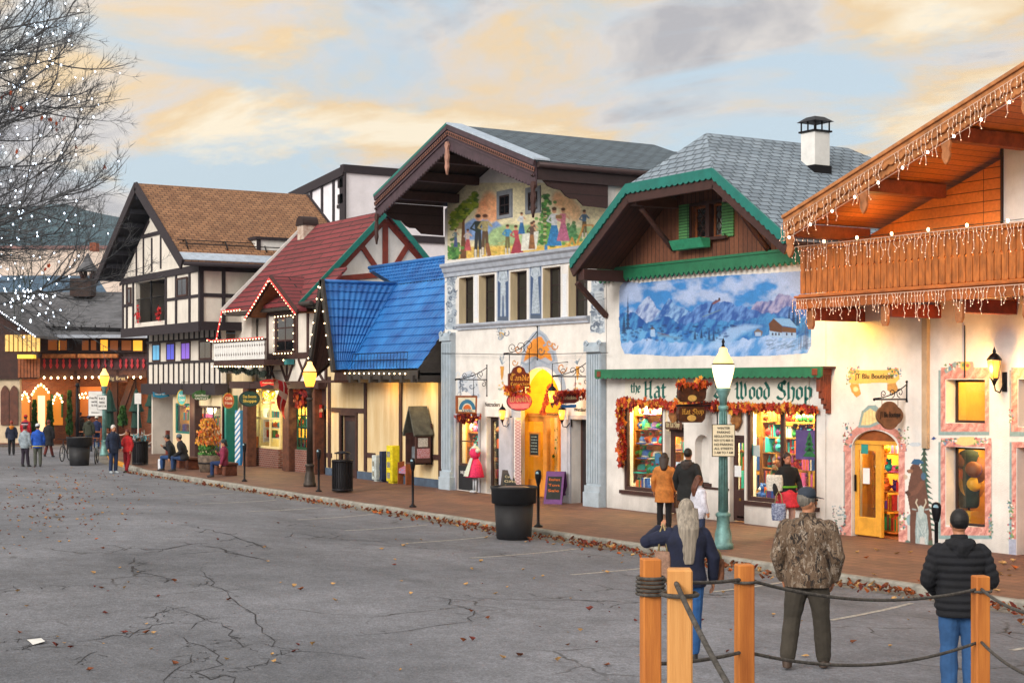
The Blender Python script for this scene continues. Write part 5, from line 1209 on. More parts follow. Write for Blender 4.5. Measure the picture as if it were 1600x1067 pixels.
for px in (719,740):mb.tube([PXX(px,593,X),PXX(px,618,X)],.01,4);mb.build('chain',M_iron,t);mb=MB()
for y_,w_,ht in ((648,26,8),):
 g_=thing('leaf_cluster','dark red leaf cluster hanging under the square teal sign','garland',tuple(PXX(730,650,X)));mb=MB()
 for _ in range(110):p=PXX(rn.uniform(711,750),rn.uniform(647,660),X-.05);vleaf(mb,(p.x+rn.uniform(-.1,.1),p.y,p.z),rn.uniform(.05,.09),rn.choice((0,3,3,1)))
 mb.build('leaves',GLM,g_)
t,X=hang('dark red arched candle shop sign with gold lettering on a curled iron arm',840,512,560,788,553)
xboard('board',t,X,[(795,605),(795,584),(800,582),(803,575),(811,571),(819,575),(822,582),(828,584),(828,604)],M_signbr,.06)
def xfr(body,X,x0,x1,yb,hp,m,t,nib=.16):a=PXX(x0,yb,X);b=PXX(x1,yb,X);b.z=a.z;fraktur(body,a+Vector((.012,0,0)),b+Vector((.012,0,0)),hp*mpp(a),m,t,nib)
xfr('Candle',X,796.5,826.5,594.5,9,M_gold,t,.13);xfr('Connection',X,797,827,602.5,5.5,M_gold,t,.13);xtext('the',X+.005,799,805,584.5,3.5,M_gold,t);xboard('candle_emblem',t,X+.01,ellpts(811.5,578.5,3.6,4.2,14),M_gold,.005)
mb=MB();mb.tube([PXX(796,553,X),PXX(796,584,X)],.012,4);mb.tube([PXX(827,545,X),PXX(827,584,X)],.012,4);mb.build('chain',M_iron,t)
so_=thing('hanging_sign','pink oval toy shop sign hanging below the dark red candle sign','sign',tuple(PXX(811,642,X)))
xboard('board',so_,X,ellpts(812,627,19,14),M_signpink,.05);xboard('rim',so_,X-.004,ellpts(812,627,20,15),mat('sign_maroon','5a1822',.6,.1,6),.04);xboard('banner',so_,X+.006,[(796,631),(828,630),(826,638),(799,638)],mat('sign_rose','d88a98',.6,.1,6),.004)
xfr('Woolda',X,795,830,628,9,M_pale,so_,.13)
g_=thing('leaf_cluster','bright orange maple leaves around the top of the pink oval sign','garland',tuple(PXX(812,612,X)));mb=MB()
for _ in range(130):p=PXX(rn.choice((rn.uniform(791,828),rn.uniform(791,800))),rn.uniform(604,617),X);vleaf(mb,(p.x+rn.uniform(-.08,.1),p.y,p.z),rn.uniform(.05,.1),rn.choice((0,1,1,2)))
mb.build('leaves',GLM,g_)
t,X=hang('dark red gift shop sign wrapped in red leaves on the right iron arm',921,560,615,864,588)
xboard('board',t,X,[(874,620),(877,612),(884,613),(888,607),(893,613),(902,612),(906,618),(905,626),(898,630),(880,630),(875,627)],M_signbr,.06);xboard('roof_emblem',t,X+.01,[(881,613),(888,608),(895,613)],M_mould,.02);xfr('Weinacht',X,877,903,626,7,M_pale,t,.14) if False else xtext('Christkindl',X+.005,876,904,621.5,6,M_pale,t)
mb=MB();[mb.tube([PXX(px,588,X),PXX(px,614,X)],.01,4) for px in (877,899)];mb.build('chain',M_iron,t)
b_=thing('blue_sign','little blue scroll sign hanging under the dark red gift shop sign','sign',tuple(PXX(889,637,X)));xboard('board',b_,X,[(876,634),(880,632),(886,633),(893,632),(901,632),(901,636),(895,637),(880,637)],mat('sign_royal','2468a8',.6,.1,6),.04)
g_=thing('leaf_cluster','red leaf garland wound round the dark red gift shop sign','garland',tuple(PXX(890,620,X)));mb=MB()
for _ in range(150):p=PXX(*rn.choice(((rn.uniform(868,880),rn.uniform(612,630)),(rn.uniform(898,915),rn.uniform(609,624)),(rn.uniform(876,906),613))),X);vleaf(mb,(p.x+rn.uniform(-.08,.1),p.y,p.z),rn.uniform(.05,.09),rn.choice((0,0,1,3)))
mb.build('leaves',GLM,g_)
g_=thing('leaf_garland','red leaf garland trailing down the right edge of the yellow porch','garland',tuple(PY(866,640,YW-.05)));mb=MB()
for _ in range(160):f_=rn.random();p=PY(862-f_*14+rn.gauss(0,2),600+f_*48,YW-.06);vleaf(mb,p,rn.uniform(.04,.08),rn.choice((0,1,1)))
mb.build('leaves',GLM,g_)
lantern('iron wall lantern glowing left of the yellow porch beside the slim window',PY(785,648,YW-.3),.78,wallY=YW,e=26)
lantern('large iron lantern hanging in front of the yellow porch arch',PY(863,620,YW-.5),.95,wallY=None,e=30)
q=PY(863,600,YW-.5);
lantern('iron wall lantern glowing right of the orange door below the hanging signs',PY(878,648,YW-.3),.78,wallY=YW,e=26)
mb=MB();mb.tube([(q.x,q.y,q.z-.05),(q.x,q.y,q.z+.55),(q.x,YW,q.z+.6)],.012,5);o=mb.build('lantern_hook',M_iron);tag(o,'thin iron hook carrying the large porch lantern','hook')
mb=MB();a=PY(690,552,YW-.2);b=PY(950,551,YW-.2);mb.tube([a,a.lerp(b,.5)-Vector((0,0,.05)),b],.009,5);tag(mb.build('overhead_cable',M_iron),'thin dark cable strung across the painted facade above the shop signs','cable')
# ================= blue-roofed building =================
bb=thing('blue_roof_building','low cream building with dark timbers under a steep bright blue tile roof','building',(PY(600,750,YW).x,YW,0))
BX0=PY(510,700,YW).x;BX1=CX0-.02;Ye=22.6;ez=PY(600,577,Ye).z;Yrd=25.5;rz_=PY(640,411,Yrd).z;bs=(rz_-ez)/(Yrd-Ye)
dB=R(534,649,557,745,YW);dB=(dB[0],dB[1],0,dB[3])
mb=MB();wall_holes(mb,BX0,BX1,0,ez-.15,YW,YW+.25,[dB]);mb.box(BX0,BX1,YW+.001,YW+.25,ez-.15,ez+.9)
mb.prism([(BX1-.25,YW+.25,0),(BX1-.25,30,0),(BX1-.25,30,5),(BX1-.25,Yrd,rz_-.1),(BX1-.25,YW+.25,ez+.9)],(.24,0,0));mb.build('wall',mat('stained_cream_panel','d8c69e',.85,.12,1.4,.2,50,stretch=(2.5,2.5,.35),col2='c4a878'),bb)
mb=MB();D_=.05
for x,y0,y1 in ((515.5,590,740),(572,590,748),(627,590,757),(689,590,765)):
 p=PY(x,700,YW);mb.box(p.x-.09,p.x+.09,YW-D_,YW-.003,.28,ez-.2)
for x0,x1,y in ((519,570,641),(574,587,711),(652,687,713),(511,519,711)):
 a=PY(x0,y,YW);b=PY(x1,y,YW);z=(a.z+b.z)/2;mb.box(a.x,b.x,YW-D_+.01,YW-.003,z-.08,z+.08)
mb.build('timbers',M_brown,bb)
mb=MB();mb.box(BX0,dB[0]-.12,YW-.04,YW-.003,0,.26);mb.box(dB[1]+.12,BX1,YW-.04,YW-.003,0,.26);mb.build('base_board',mat('blue_grey_base','46566a',.8,.15,4,.2,30),bb)
mb=MB();mb.box(dB[0]-.12,dB[0],YW-.06,YW+.06,0,dB[3]+.12);mb.box(dB[1],dB[1]+.12,YW-.06,YW+.06,0,dB[3]+.12);mb.box(dB[0],dB[1],YW-.06,YW+.06,dB[3],dB[3]+.12);mb.build('door_frame',M_brown,bb)
mb=MB();mb.box(dB[0],dB[1],YW+.1,YW+.15,.02,dB[3]);mb.box(dB[0]+.15,dB[1]-.15,YW+.08,YW+.1,.3,dB[3]-.2,1);mb.build('door',[M_brown,mat('dark_door','2a2426',.5,.2,4,.2,30)],bb)
m,nt_,b_=_nt('blue_tiles');b_.inputs['Base Color'].default_value=(*rgb('0f58ae'),1);b_.inputs['Roughness'].default_value=.6
tc_=N(nt_,'ShaderNodeTexCoord');no_=N(nt_,'ShaderNodeTexNoise',i_Scale=1.4,i_Detail=8.);L(nt_,tc_.outputs['Object'],no_.inputs['Vector']);rp_=N(nt_,'ShaderNodeValToRGB');L(nt_,no_.outputs[0],rp_.inputs[0])
rp_.color_ramp.elements[0].position=.3;rp_.color_ramp.elements[0].color=(*rgb('0d4a8e'),1);rp_.color_ramp.elements[1].position=.7;rp_.color_ramp.elements[1].color=(*rgb('2576bc'),1);L(nt_,rp_.outputs[0],b_.inputs['Base Color'])
def tiles(mb,P00,P10,P01,P11,row=.36,wave=.24):
 """P00-P10 eave, P01-P11 ridge; rows step upward"""
 P00,P10,P01,P11=map(Vector,(P00,P10,P01,P11));nrm=(P10-P00).cross(P01-P00).normalized()
 if nrm.z < 0:nrm=-nrm
 H_=((P01-P00).length+(P11-P10).length)/2;nr=max(3,round(H_/row));W_=(P10-P00).length;W1=(P11-P01).length;nc=max(12,int(max(W_,W1)/wave*6))
 ids=[]
 for r in range(nr):
  for e_ in (0,1):
   v_=(r+e_)/nr;off=.034 if e_ == 0 else .0;A=P00.lerp(P01,v_);B=P10.lerp(P11,v_);row_=[]
   for c in range(nc+1):
    p=A.lerp(B,c/nc);s_=c/nc*max(W_,W1);row_.append(p+nrm*(off+.014*math.cos(2*math.pi*s_/wave)))
   ids.append(mb._a(row_))
 for a,b in zip(ids,ids[1:]):
  for c in range(nc):mb.face((a+c,a+c+1,b+c+1,b+c),0,False)
GXa=PY(508,441,22.2).x;GZ=PY(508,441,22.2).z;GXr=PY(526,577,22.2).x;GXl=2*GXa-GXr-.25
gy=Ye+(GZ-ez)/bs;vb=(GXr+.05,Ye,ez)
mb=MB()
tiles(mb,vb,(BX1,Ye,ez),(GXa,gy,GZ),(BX1,gy,GZ));tiles(mb,(GXa,gy,GZ),(BX1,gy,GZ),(PY(577,418,Yrd).x,Yrd,rz_),(BX1,Yrd,rz_))
tiles(mb,(GXr,22.15,ez),(GXr+.03,Ye+.05,ez+.02),(GXa,22.15,GZ),(GXa,gy,GZ));tiles(mb,(GXl,22.15,ez-.3),(GXl-.5,gy-.3,ez+1.5),(GXa,22.15,GZ),(GXa,gy,GZ))
rf=mb.build('roof',m,bb)
mb=MB();mb.prism([(GXl+.02,22.12,ez-.4),(GXl-.45,gy-.3,ez+1.4),(GXa,gy,GZ-.1),(GXa,22.12,GZ-.1)],(.06,0,-.04));mb.prism([(GXr-.05,22.14,ez-.05),(GXr-.05,Ye+.05,ez-.05),(GXa,gy,GZ-.1),(GXa,22.14,GZ-.1)],(-.05,0,-.04));mb.build('gable_soffit',M_soffit,bb)
mb=MB();mb.prism([(PY(577,418,Yrd).x,Yrd,rz_-.02),(BX1,Yrd,rz_-.02),(BX1,30,5),(PY(577,418,Yrd).x,30,5)],(0,0,-.1));mb.tube([(PY(577,418,Yrd).x,Yrd,rz_+.03),(BX1,Yrd,rz_+.03)],.07,8,0);mb.tube([(GXa,22.12,GZ+.04),(GXa,gy,GZ+.04)],.06,8);mb.bar((GXa,gy,GZ+.05),(vb[0],vb[1],vb[2]+.06),.1,.04,(0,-1,1));mb.build('ridge_cap',m,bb)
M_dk=mat('dark_olive_timber','35302c',.7,.15,4,.3,30)
mb=MB();A=Vector((GXa,22.08,GZ+.08))
for X,z in ((GXl,ez-.35),(GXr,ez-.05)):mb.bar(A,(X,22.08,z),.2,.1)
mb.build('barge_board',M_dk,bb)
mb=MB();mb.prism([(GXl+.1,23.0,ez-.4),(GXr,23.0,ez-.4),(GXa,23.0,GZ-.3)],(0,.05,0));mb.prism([(GXl+.05,22.1,ez-.42),(GXr+.05,22.1,ez-.42),(GXr+.05,YW,ez-.42),(GXl-.3,YW,ez-.42)],(0,0,.08));mb.build('gable_infill',M_soffit,bb)
mb=MB();mb.box(GXr+.02,BX1,Ye-.04,Ye+.04,ez-.32,ez-.04);mb.box(GXr,BX1,Ye+.04,YW,ez-.2,ez-.12)
for k in range(7):x=GXr+.4+k*(BX1-GXr-.5)/6.2;mb.box(x-.07,x+.07,Ye-.12,YW-.004,ez-.42,ez-.201)
mb.build('fascia',M_dk,bb)
mb=MB();mb.prism([(BX1+.0,Ye-.04,ez-.4),(BX1,YW-.005,ez-.4),(BX1,YW-.005,ez+bs*(YW-Ye)-.03),(BX1,Ye,ez)],(-.06,0,0));mb.build('side_panel',M_dk,bb)
mb=MB();za=ez+bs*.22
for zz in (.2,.42):mb.tube([(GXr+.3,Ye+.0+zz*.1,ez+zz+.1),(BX1-.8,Ye+zz*.1,ez+zz+.1)],.014,5)
for k in range(18):x=GXr+.3+k*(BX1-GXr-1.1)/17;mb.tube([(x,Ye-.0,ez+.0),(x,Ye+.04,ez+.52)],.009,4)
mb.build('snow_guard',M_iron,bb)
lightstring('light_string','string of warm bulbs along the eave of the blue tile roof',[Vector((GXr,Ye-.1,ez-.08)),Vector((BX1-.5,Ye-.1,ez-.12))],.36,.021,M_bulb,sag=0)
lightstring('light_string','string of warm bulbs up both legs of the narrow dark A frame',[Vector((GXl,21.98,ez-.35)),Vector((GXa,21.98,GZ+.05)),Vector((GXr,21.98,ez))],.42,.021,M_bulb)
p=PY(600,610,YW-.4);lamp((p.x,YW-.5,ez-.6),26,(1,.5,.12),.2);lamp((p.x+2.5,YW-.5,ez-.6),26,(1,.6,.2),.2)
# ================= red-roofed building =================
rb=thing('red_roof_building','white timbered shop with dark red roof, fairy lit dormer and white fretwork balcony','building',(PY(440,730,YW).x,YW,0))
RX1=-52.4;RX0=-59.8;Yre,Zre,Yrr,Zrr=23.1,6.1,26.5,9.55
mb=MB();sl_=(Zrr-Zre)/(Yrr-Yre)
mb.prism([(RX0,Yre,Zre),(RX0,Yrr,Zrr),(RX0,Yrr,Zrr+.14),(RX0,Yre,Zre+.14)],(RX1+.3-RX0,0,0));mb.prism([(RX0,2*Yrr-Yre,Zre),(RX0,Yrr,Zrr),(RX0,Yrr,Zrr+.14),(RX0,2*Yrr-Yre,Zre+.14)],(RX1+.3-RX0,0,0))
mb.prism([(RX1+.3,Yre,Zre),(RX1+.3,Yre+1.2,Zre+1.2*sl_),(RX1+.3,Yre+1.2,Zre+1.2*sl_+.1),(RX1+.3,Yre,Zre+.1)],(1.1,0,0));mb.build('roof',M_shingle_red,rb)
mb=MB();mb.prism([(RX1,YW+.2,0),(RX1,29.5,0),(RX1,29.5,Zrr-sl_*3),(RX1,Yrr,Zrr-.02),(RX1,YW+.2,Zre+.35)],(-.2,0,0));mb.build('gable_wall',M_stucco,rb)
mb=MB();n_=(1,0,0);Xg=RX1+.03
def gb(a,b,w_=.2,d=.05):mb.bar(PXX(*a,Xg),PXX(*b,Xg),w_,d,n_)
gb((602,343),(602,432),.22);gb((516,436),(600,344),.24,.06);gb((604,344),(664,412),.24,.06);gb((565,384),(592,425),.2);gb((637,384),(612,425),.2);gb((512,437),(640,425),.2,.045);mb.build('timbers',M_red_t,rb)
mb=MB();mb.bar((RX1+.32,Yre-.1,Zre+.02),(RX1+.32,Yrr,Zrr+.12),.2,.06,n_);mb.bar((RX1+.32,2*Yrr-Yre,Zre+.02),(RX1+.32,Yrr,Zrr+.12),.2,.06,n_);mb.build('teal_edge',M_teal,rb)
mb=MB();mb.bar((RX0-.03,Yre-.1,Zre),(RX0-.03,Yrr,Zrr+.06),.3,.06,n_);mb.build('white_barge',M_white,rb)
mb=MB();mb.tube([(RX0+3.9+2.7,Yre-.1,Zre),(RX1+1.2,Yre-.1,Zre)],.09,8);mb.box(RX0+.0,RX1+1.1,Yre,YW+.2,Zre-.14,Zre-.02);mb.build('gutter',M_dk,rb)
p=PY(480,372,26.2);mb=MB();mb.box(p.x-.3,p.x+.3,25.9,26.5,8.4,PY(480,353,26.2).z);cc=mb.build('chimney',mat('peeling_whitewash','c8c0b4',.9,.1,7,.5,20,col2='9a7a6c'),rb)
z=PY(480,353,26.2).z;mb=MB();mb.prism([(p.x-.34,25.85,z),(p.x+.34,25.85,z),(p.x+.34,25.85,z+.1)]+[(p.x+.34*math.cos(math.pi*k/8),25.85,z+.1+.28*math.sin(math.pi*k/8)) for k in range(1,8)]+[(p.x-.34,25.85,z+.1)],(0,.7,0));mb.build('chimney_cap',M_choc,cc)
Yd=22.75;da=PY(424,435,Yd);dl=PY(386,492,Yd);drr=PY(465,488,Yd);dX=(dl.x+drr.x)/2;dz=(dl.z+drr.z)/2;hw=(drr.x-dl.x)/2
yb4=Yre+(da.z-Zre)/sl_;mb=MB()
for s_ in (-1,1):
 P=[(dX+s_*hw,Yd,dz),(dX,Yd,da.z),(dX,yb4,da.z),(dX+s_*hw,Yre+max(0,(dz-Zre)/sl_),dz)];mb.prism([Vector(q) for q in P],(0,0,.1))
mb.build('dormer_roof',M_shingle_red,rb)
mb=MB()
for s_ in (-1,1):P=[(dX+s_*hw*.97,Yd+.05,dz-.03),(dX,Yd+.05,da.z-.04),(dX,YW,da.z-.04),(dX+s_*hw*.97,YW,dz-.03)];mb.prism([Vector(q) for q in P],(0,0,-.03))
mb.build('dormer_soffit',mat('soffit_ply','9a6238',.7,.15,4,.2,30),rb)
mb=MB()
for s_ in (-1,1):mb.bar((dX+s_*hw,Yd-.02,dz-.02),(dX,Yd-.02,da.z+.02),.18,.06)
mb.build('barge_board',M_brown,rb)
Yw2=YW-.02;WX0,WX1=PY(417,560,YW).x,BX0-.02
zb2=PY(440,556,YW).z
mb=MB();mb.box(WX0,WX1,Yw2,YW+.3,PY(440,603,YW).z,Zre-.1);mb.prism([(dX-hw*.8,Yw2,dz-.02),(dX+hw*.95,Yw2,dz-.02),(dX,Yw2,da.z-.15)],(0,.2,0));mb.box(RX0,WX0,YW+.9,YW+1.1,2.6,Zre);mb.build('wall',M_offwhite,rb)
mb=MB()
def tb(a,b,w_=.13,d=.05,Yp=None):Yp=Yp or Yw2-.02;mb.bar(PY(*a,Yp),PY(*b,Yp),w_,d)
for a,b in (((418,492),(418,600)),((431,492),(431,553)),((464,490),(464,553)),((481,487),(481,600)),((509,484),(509,600))):tb(a,b,.15)
tb((417,557),(510,554),.22,.06);tb((417,489),(466,486),.2,.055);tb((417,601),(510,600),.2,.06);tb((424,440),(424,488),.12);tb((410,470),(424,488),.12,.045);tb((440,466),(424,488),.12,.045)
for a,b in (((419,561),(430,598)),((430,561),(419,598)),((436,562),(448,598)),((460,562),(448,598)),((448,562),(448,598)),((466,561),(480,598)),((480,561),(466,598)),((486,560),(507,598))):tb(a,b,.11,.04)
mb.build('timbers',M_brown,rb)
qd=R(433,493,462,551,Yw2);frame('window',rb,qd[0],qd[1],qd[2],qd[3],Yw2-.06,.09,.05,M_brown,nx=2,nz=3,mw=.05,glass=M_darkglass)
rnd=random.Random(4);t=lightstring('light_string','white fairy lights framing the diamond paned dormer window',[Vector((qd[0]-.05,Yw2-.12,qd[2])),Vector((qd[0]-.05,Yw2-.12,qd[3])),Vector((qd[1]+.05,Yw2-.12,qd[3])),Vector((qd[1]+.05,Yw2-.12,qd[2])),Vector((qd[0]-.05,Yw2-.12,qd[2]))],.3,.019,M_bulb)
M_redtube=emis('red_rope_light','ff4a48',1.2,'a02020')
lightstring('rope_light','red rope with white bulbs along the dormer gable of the red roof',[Vector((dX-hw,Yd-.1,dz-.1)),Vector((dX,Yd-.1,da.z-.02)),Vector((dX+hw,Yd-.1,dz-.1))],.22,.022,M_bulb,wire=M_redtube,wr=.03)
Yb3=22.35;q0,q1=PY(334,545,Yb3),PY(413,545,Yb3);bz0,bz1=PY(374,562,Yb3).z,PY(374,534,Yb3).z
mb=MB();mb.box(q0.x,q1.x,Yb3,YW+.9,bz0-.22,bz0-.02);mb.build('balcony_floor',M_brown,rb)
mb=MB();n=22;w_=(q1.x-q0.x)/n
for k in range(n):
 x=q0.x+w_*(k+.5);P=[]
 for a,z in ((.46,0),(.46,.12),(.2,.2),(.46,.3),(.46,.46),(.2,.54),(.46,.62),(.46,.72)):P.append((x+w_*a,Yb3,bz0+z*(bz1-bz0)/.72))
 mb.prism(P+[(2*x-p_[0],p_[1],p_[2]) for p_ in reversed(P)],(0,.03,0))
mb.build('balustrade',M_white,rb);mb=MB();mb.box(q0.x-.03,q1.x+.03,Yb3-.04,Yb3+.07,bz1,bz1+.08);mb.box(q0.x,q1.x,Yb3+.031,Yb3+.06,bz0-.02,bz1,0);mb.build('handrail',M_brown,rb)
lightstring('rope_light','red rope with white bulbs on the handrail of the white fretwork balcony',[Vector((q0.x,Yb3-.06,bz1+.1)),Vector((q1.x,Yb3-.06,bz1+.1))],.3,.021,M_bulb,wire=M_redtube,wr=.026)
lightstring('light_string','white bulbs hung below the white fretwork balcony',[Vector((q0.x,Yb3-.06,bz0-.2)),Vector((q1.x,Yb3-.06,bz0-.25))],.27,.021,M_bulb)
lightstring('rope_light','red rope with white bulbs falling from the left eave of the red roof',[Vector((RX0+1.9,Yre-.15,Zre+.05)),Vector((RX0,Yre-.15,Zre+.05)),Vector((RX0-.3,Yre-.3,Zre-1.2)),Vector((RX0-1.,Yre-.4,bz1+.2))],.3,.021,M_bulb,wire=M_redtube,wr=.026)
qa=R(387,492,401,522,YW+.9);frame('window',rb,*qa,YW+.83,.08,.05,M_brown,nx=2,nz=3,glass=M_darkglass)
q=R(423,562,462,570,Yw2);mb=MB();mb.box(q[0],q[1],Yw2-.35,Yw2-.06,q[2],q[3]);fb=mb.build('flower_box',mat('teal_box','2f7a80',.6,.2,9),rb);lightstring('light_string','short string of white bulbs on the teal flower box under the dormer window',[Vector((q[0],Yw2-.38,q[3])),Vector((q[1],Yw2-.38,q[3]))],.3,.021,M_bulb)
M_post=mat('rough_brown_post','5a3322',.8,.25,5,.5,20)
zc3=PY(440,603,YW).z
for x0,x1 in ((379,386),(441,451),(487,491)):
 a,b=PY(x0,700,YW-.3).x,PY(x1,700,YW-.3).x;mb=MB();mb.box(a,b,YW-.3,YW+.1,0,zc3-.1);mb.build('post',M_post,rb,bevel=.02)
mb=MB();mb.box(RX0+.2,WX1,YW-.32,YW+.3,zc3-.1,zc3+.18);mb.build('beam',M_brown,rb)
q=R(388,618,438,700,YW+.3);mb=MB();M_cw=mat('cream_frame','d8c890',.6,.08,5)
frame('window',rb,q[0],q[1],q[2],zc3-.1,YW+.3,.09,.1,M_cw,nx=3,nz=2,mw=.08)
mb=MB();a,b=PY(404,700,YW+.25).x,q[1];mb.box(q[0],b,YW+.22,YW+.5,0,q[2]);mb.build('brick_base',M_bricks2,rb)
room(rb,q[0]-.1,q[1]+.2,.4,zc3-.12,YW+.5,1.6,mat('bakery_wall','e8d89c',.8,.06,3),280,(1,.84,.46))
zs=[1.1,1.5,1.9];shelves('bakery display shelf behind the cream framed window',q[0]+.1,q[1]-.1,zs,YW+.9,YW+1.3,M_white)
for k,z in enumerate(zs):goods(q[0]+.3,q[1]-.3,z,YW+1.0,9,'wares in the bakery window','bread basket or packet on the bakery window shelf','goods',['gift_box','plush_toy','ornament','bottle'],140+k,1.6)
q=R(452,632,480,702,YW);M_gf=mat('green_window_frame','1c4a30',.6,.15,5)
frame('window',rb,q[0],q[1],q[2],q[3],YW+.02,.09,.08,M_gf,nx=5,nz=4,mw=.05);room(rb,q[0],q[1],q[2],q[3],YW+.12,1.2,M_warmwall,150,(1,.8,.3))
for k,z in enumerate((q[2]+.02,q[2]+.75)):goods(q[0]+.15,q[1]-.15,z,YW+.4,9,'wares in the gridded window','bright gift in the green gridded window below the wreath','goods',['gift_box','doll','ornament','plush_toy'],150+k,2.2)
mb=MB();mb.box(q[0]-.15,q[1]+.1,YW-.05,YW+.1,.0,q[2]);mb.build('brick_base',M_bricks2,rb);mb=MB();mb.box(q[0]-.15,WX1,YW,YW+.1,q[3],zc3-.1);mb.build('fascia_panel',M_brown,rb)
q=R(491,640,509,736,YW);mb=MB();mb.box(q[0],q[1]-.3,YW+.2,YW+.27,0,q[3]);mb.box(q[0]+.35,q[1]-.6,YW+.17,YW+.2,.95,q[3]-.3,1);mb.build('door',[mat('maroon_door','4a1c1c',.6,.15,5),emis('amber_door_glass','ffb040',1.0)],rb);mb=MB();mb.box(q[0]-.1,q[0],YW-.1,YW+.3,0,zc3-.1);mb.build('green_post',M_gf,rb)
lamp(tuple(PY(500,648,YW-.35)),10);p=PY(420,640,YW-.6);lamp((p.x,p.y,2.6),110,(1,.75,.35),.2)
lamp(tuple(PY(390,606,YW+.2)),90,(1,.5,.1),.15)
# ================= tudor building with brown gable roof =================
tb_=thing('tudor_building','tall white and black half timbered house with overhanging upper floor and brown shingled gable roof','building',(PY(280,720,YW).x,YW,0))
TX0,TX1=-70.7,-60.6;Yu=22.35;TZ0=PY(250,512,Yu).z;TZ1=8.0;Yo=21.4;TA=(-65.8,PY(208,294,Yo).z);ex0,ex1,ezT=-71.6,-60.0,8.0;tsl=(TA[1]-ezT)/(TA[0]-ex0);tsr=(TA[1]-ezT)/(ex1-TA[0])
TX1s=PY(372,560,YW+.0).x
lg=R(204,420,258,497,Yu);lg=(PY(212,450,Yu).x,PY(258,450,Yu).x,TZ0+.3,TZ1-.25)
mb=MB();wall_holes(mb,TX0,TX1,TZ0,TZ1,Yu,Yu+.2,[lg]);mb.box(TX1-.2,TX1,Yu+.2,29.5,TZ0,TZ1);mb.box(TX0,TX0+.2,Yu+.2,29.5,TZ0,TZ1)
mb.prism([(TX0,Yu,TZ1),(TX1,Yu,TZ1),(TA[0],Yu,TA[1]-.45)],(0,.2,0));mb.box(lg[0]-.2,lg[1]+.2,Yu+1.9,Yu+2.0,TZ0,TZ1);mb.build('upper_wall',M_offwhite,tb_)
mb=MB();mb.box(TX0,TX1,Yu+.2,29,TZ0+.0,TZ0+.1);mb.box(TX0,TX1,Yu+.2,29,TZ1-.1,TZ1);mb.build('floor_slab',M_tudor,tb_)
LZ1=TZ0-.02;LZ0=PY(288,605,YW).z+.0;LX1=PY(346,560,YW).x
mb=MB();mb.box(TX0,LX1,YW,YW+.2,LZ0,LZ1);mb.box(TX0,TX0+.2,YW+.2,29,0,LZ1);mb.box(LX1,RX0+.3,YW+.6,YW+.8,2.9,TZ0+.6);mb.build('lower_wall',M_offwhite,tb_)
mb=MB();M_t=M_tudor
def tv(x,y0,y1,Yp,w_=.16,d=.05):a=PY(x,y0,Yp);b=PY(x,y1,Yp);mb.box(a.x-w_/2,a.x+w_/2,Yp-d,Yp-.003,b.z,a.z)
def th_(x0,x1,z,Yp,w_=.16,d=.055):a=PY(x0,500,Yp).x;b=PY(x1,500,Yp).x;mb.box(a,b,Yp-d,Yp-.003,z-w_/2,z+w_/2)
mb.box(TX0-.02,TX1+.02,Yu-.1,Yu-.003,TZ0-.3,TZ0+.1);mb.box(TX0-.02,TX1+.02,Yu-.08,Yu-.003,TZ1-.22,TZ1+.06)
for x in (193,199,209,260,276,297,312.5):a=PY(x,500,Yu).x;mb.box(a-.09,a+.09,Yu-.05,Yu-.003,TZ0+.1,TZ1-.22)
a,b,c=PY(193,500,Yu).x,PY(260,500,Yu).x,PY(313,500,Yu).x;zm=TZ0+1.15;mb.box(a,PY(209,500,Yu).x,Yu-.045,Yu-.003,zm-.06,zm+.06);mb.box(b,c,Yu-.045,Yu-.003,zm-.06,zm+.06)
def gx(x,y):return PY(x,y,Yu-.02)
for a,b in (((190,430),(210,392)),((213,432),(213,345)),((224,352),(224,430)),((237,372),(237,425)),((251,368),(251,420)),((199,360),(213,385)),((233,345),(220,372)),((187,405),(197,440))):
 p_,q_=gx(*a),gx(*b)
 if p_.z < TZ1:p_.z=TZ1
 if q_.z < TZ1:q_.z=TZ1
 lim=lambda X:(TA[1]-.5-tsr*abs(X-TA[0]))
 p_.z=min(p_.z,lim(p_.x));q_.z=min(q_.z,lim(q_.x));
 if (p_-q_).length > .4:mb.bar(p_,q_,.14,.035)
zq=TZ1+1.75;hwq=(TA[1]-.6-zq)/tsr;mb.box(TA[0]-hwq,TA[0]+hwq,Yu-.06,Yu-.003,zq-.08,zq+.08)
def sx(y0,y1,z0,z1,d=.05):mb.box(TX1+.003,TX1+d,y0,y1,z0,z1)
for yy in (Yu-.03,Yu+.9,Yu+2.9,Yu+4.2):sx(yy,yy+.15,TZ0+.1,TZ1-.1)
sx(Yu,27.5,TZ0-.25,TZ0+.1,.06);sx(Yu,29,TZ1-.2,TZ1,.06);sx(Yu,27.5,TZ0+1.1,TZ0+1.25,.045)
for k in range(15):x=PY(232+k*8,560,YW).x;mb.box(x-.055,x+.055,YW-.04,YW-.003,LZ0+.16,LZ0+1.05 if k not in (0,14) else LZ1);mb.box(x-.05,x+.05,YW-.04,YW-.003,LZ1-.5,LZ1)
for z in (LZ0+1.1,LZ1-.5):mb.box(TX0,LX1,YW-.055,YW-.003,z-.05,z+.05)
mb.box(TX0-.03,LX1+.05,YW-.3,YW+.25,LZ0-.32,LZ0+.16)
mb.build('timbers',M_tudor,tb_)
for x0,x1,col,lb in ((240,250,'58a0c8',0),(262,273,'4a50c0',0),(285,297,'7a58c0',0),(313,330,'8a7460',1)):
 q=R(x0,529,x1,568,YW);fo=frame('window',tb_,q[0]-.1,q[1]+.1,LZ0+1.16,LZ1-.56,YW-.05,.08,.04,M_brown,nx=2,glass=M_darkglass if lb else emis('stained_glass_'+col,col,.55))
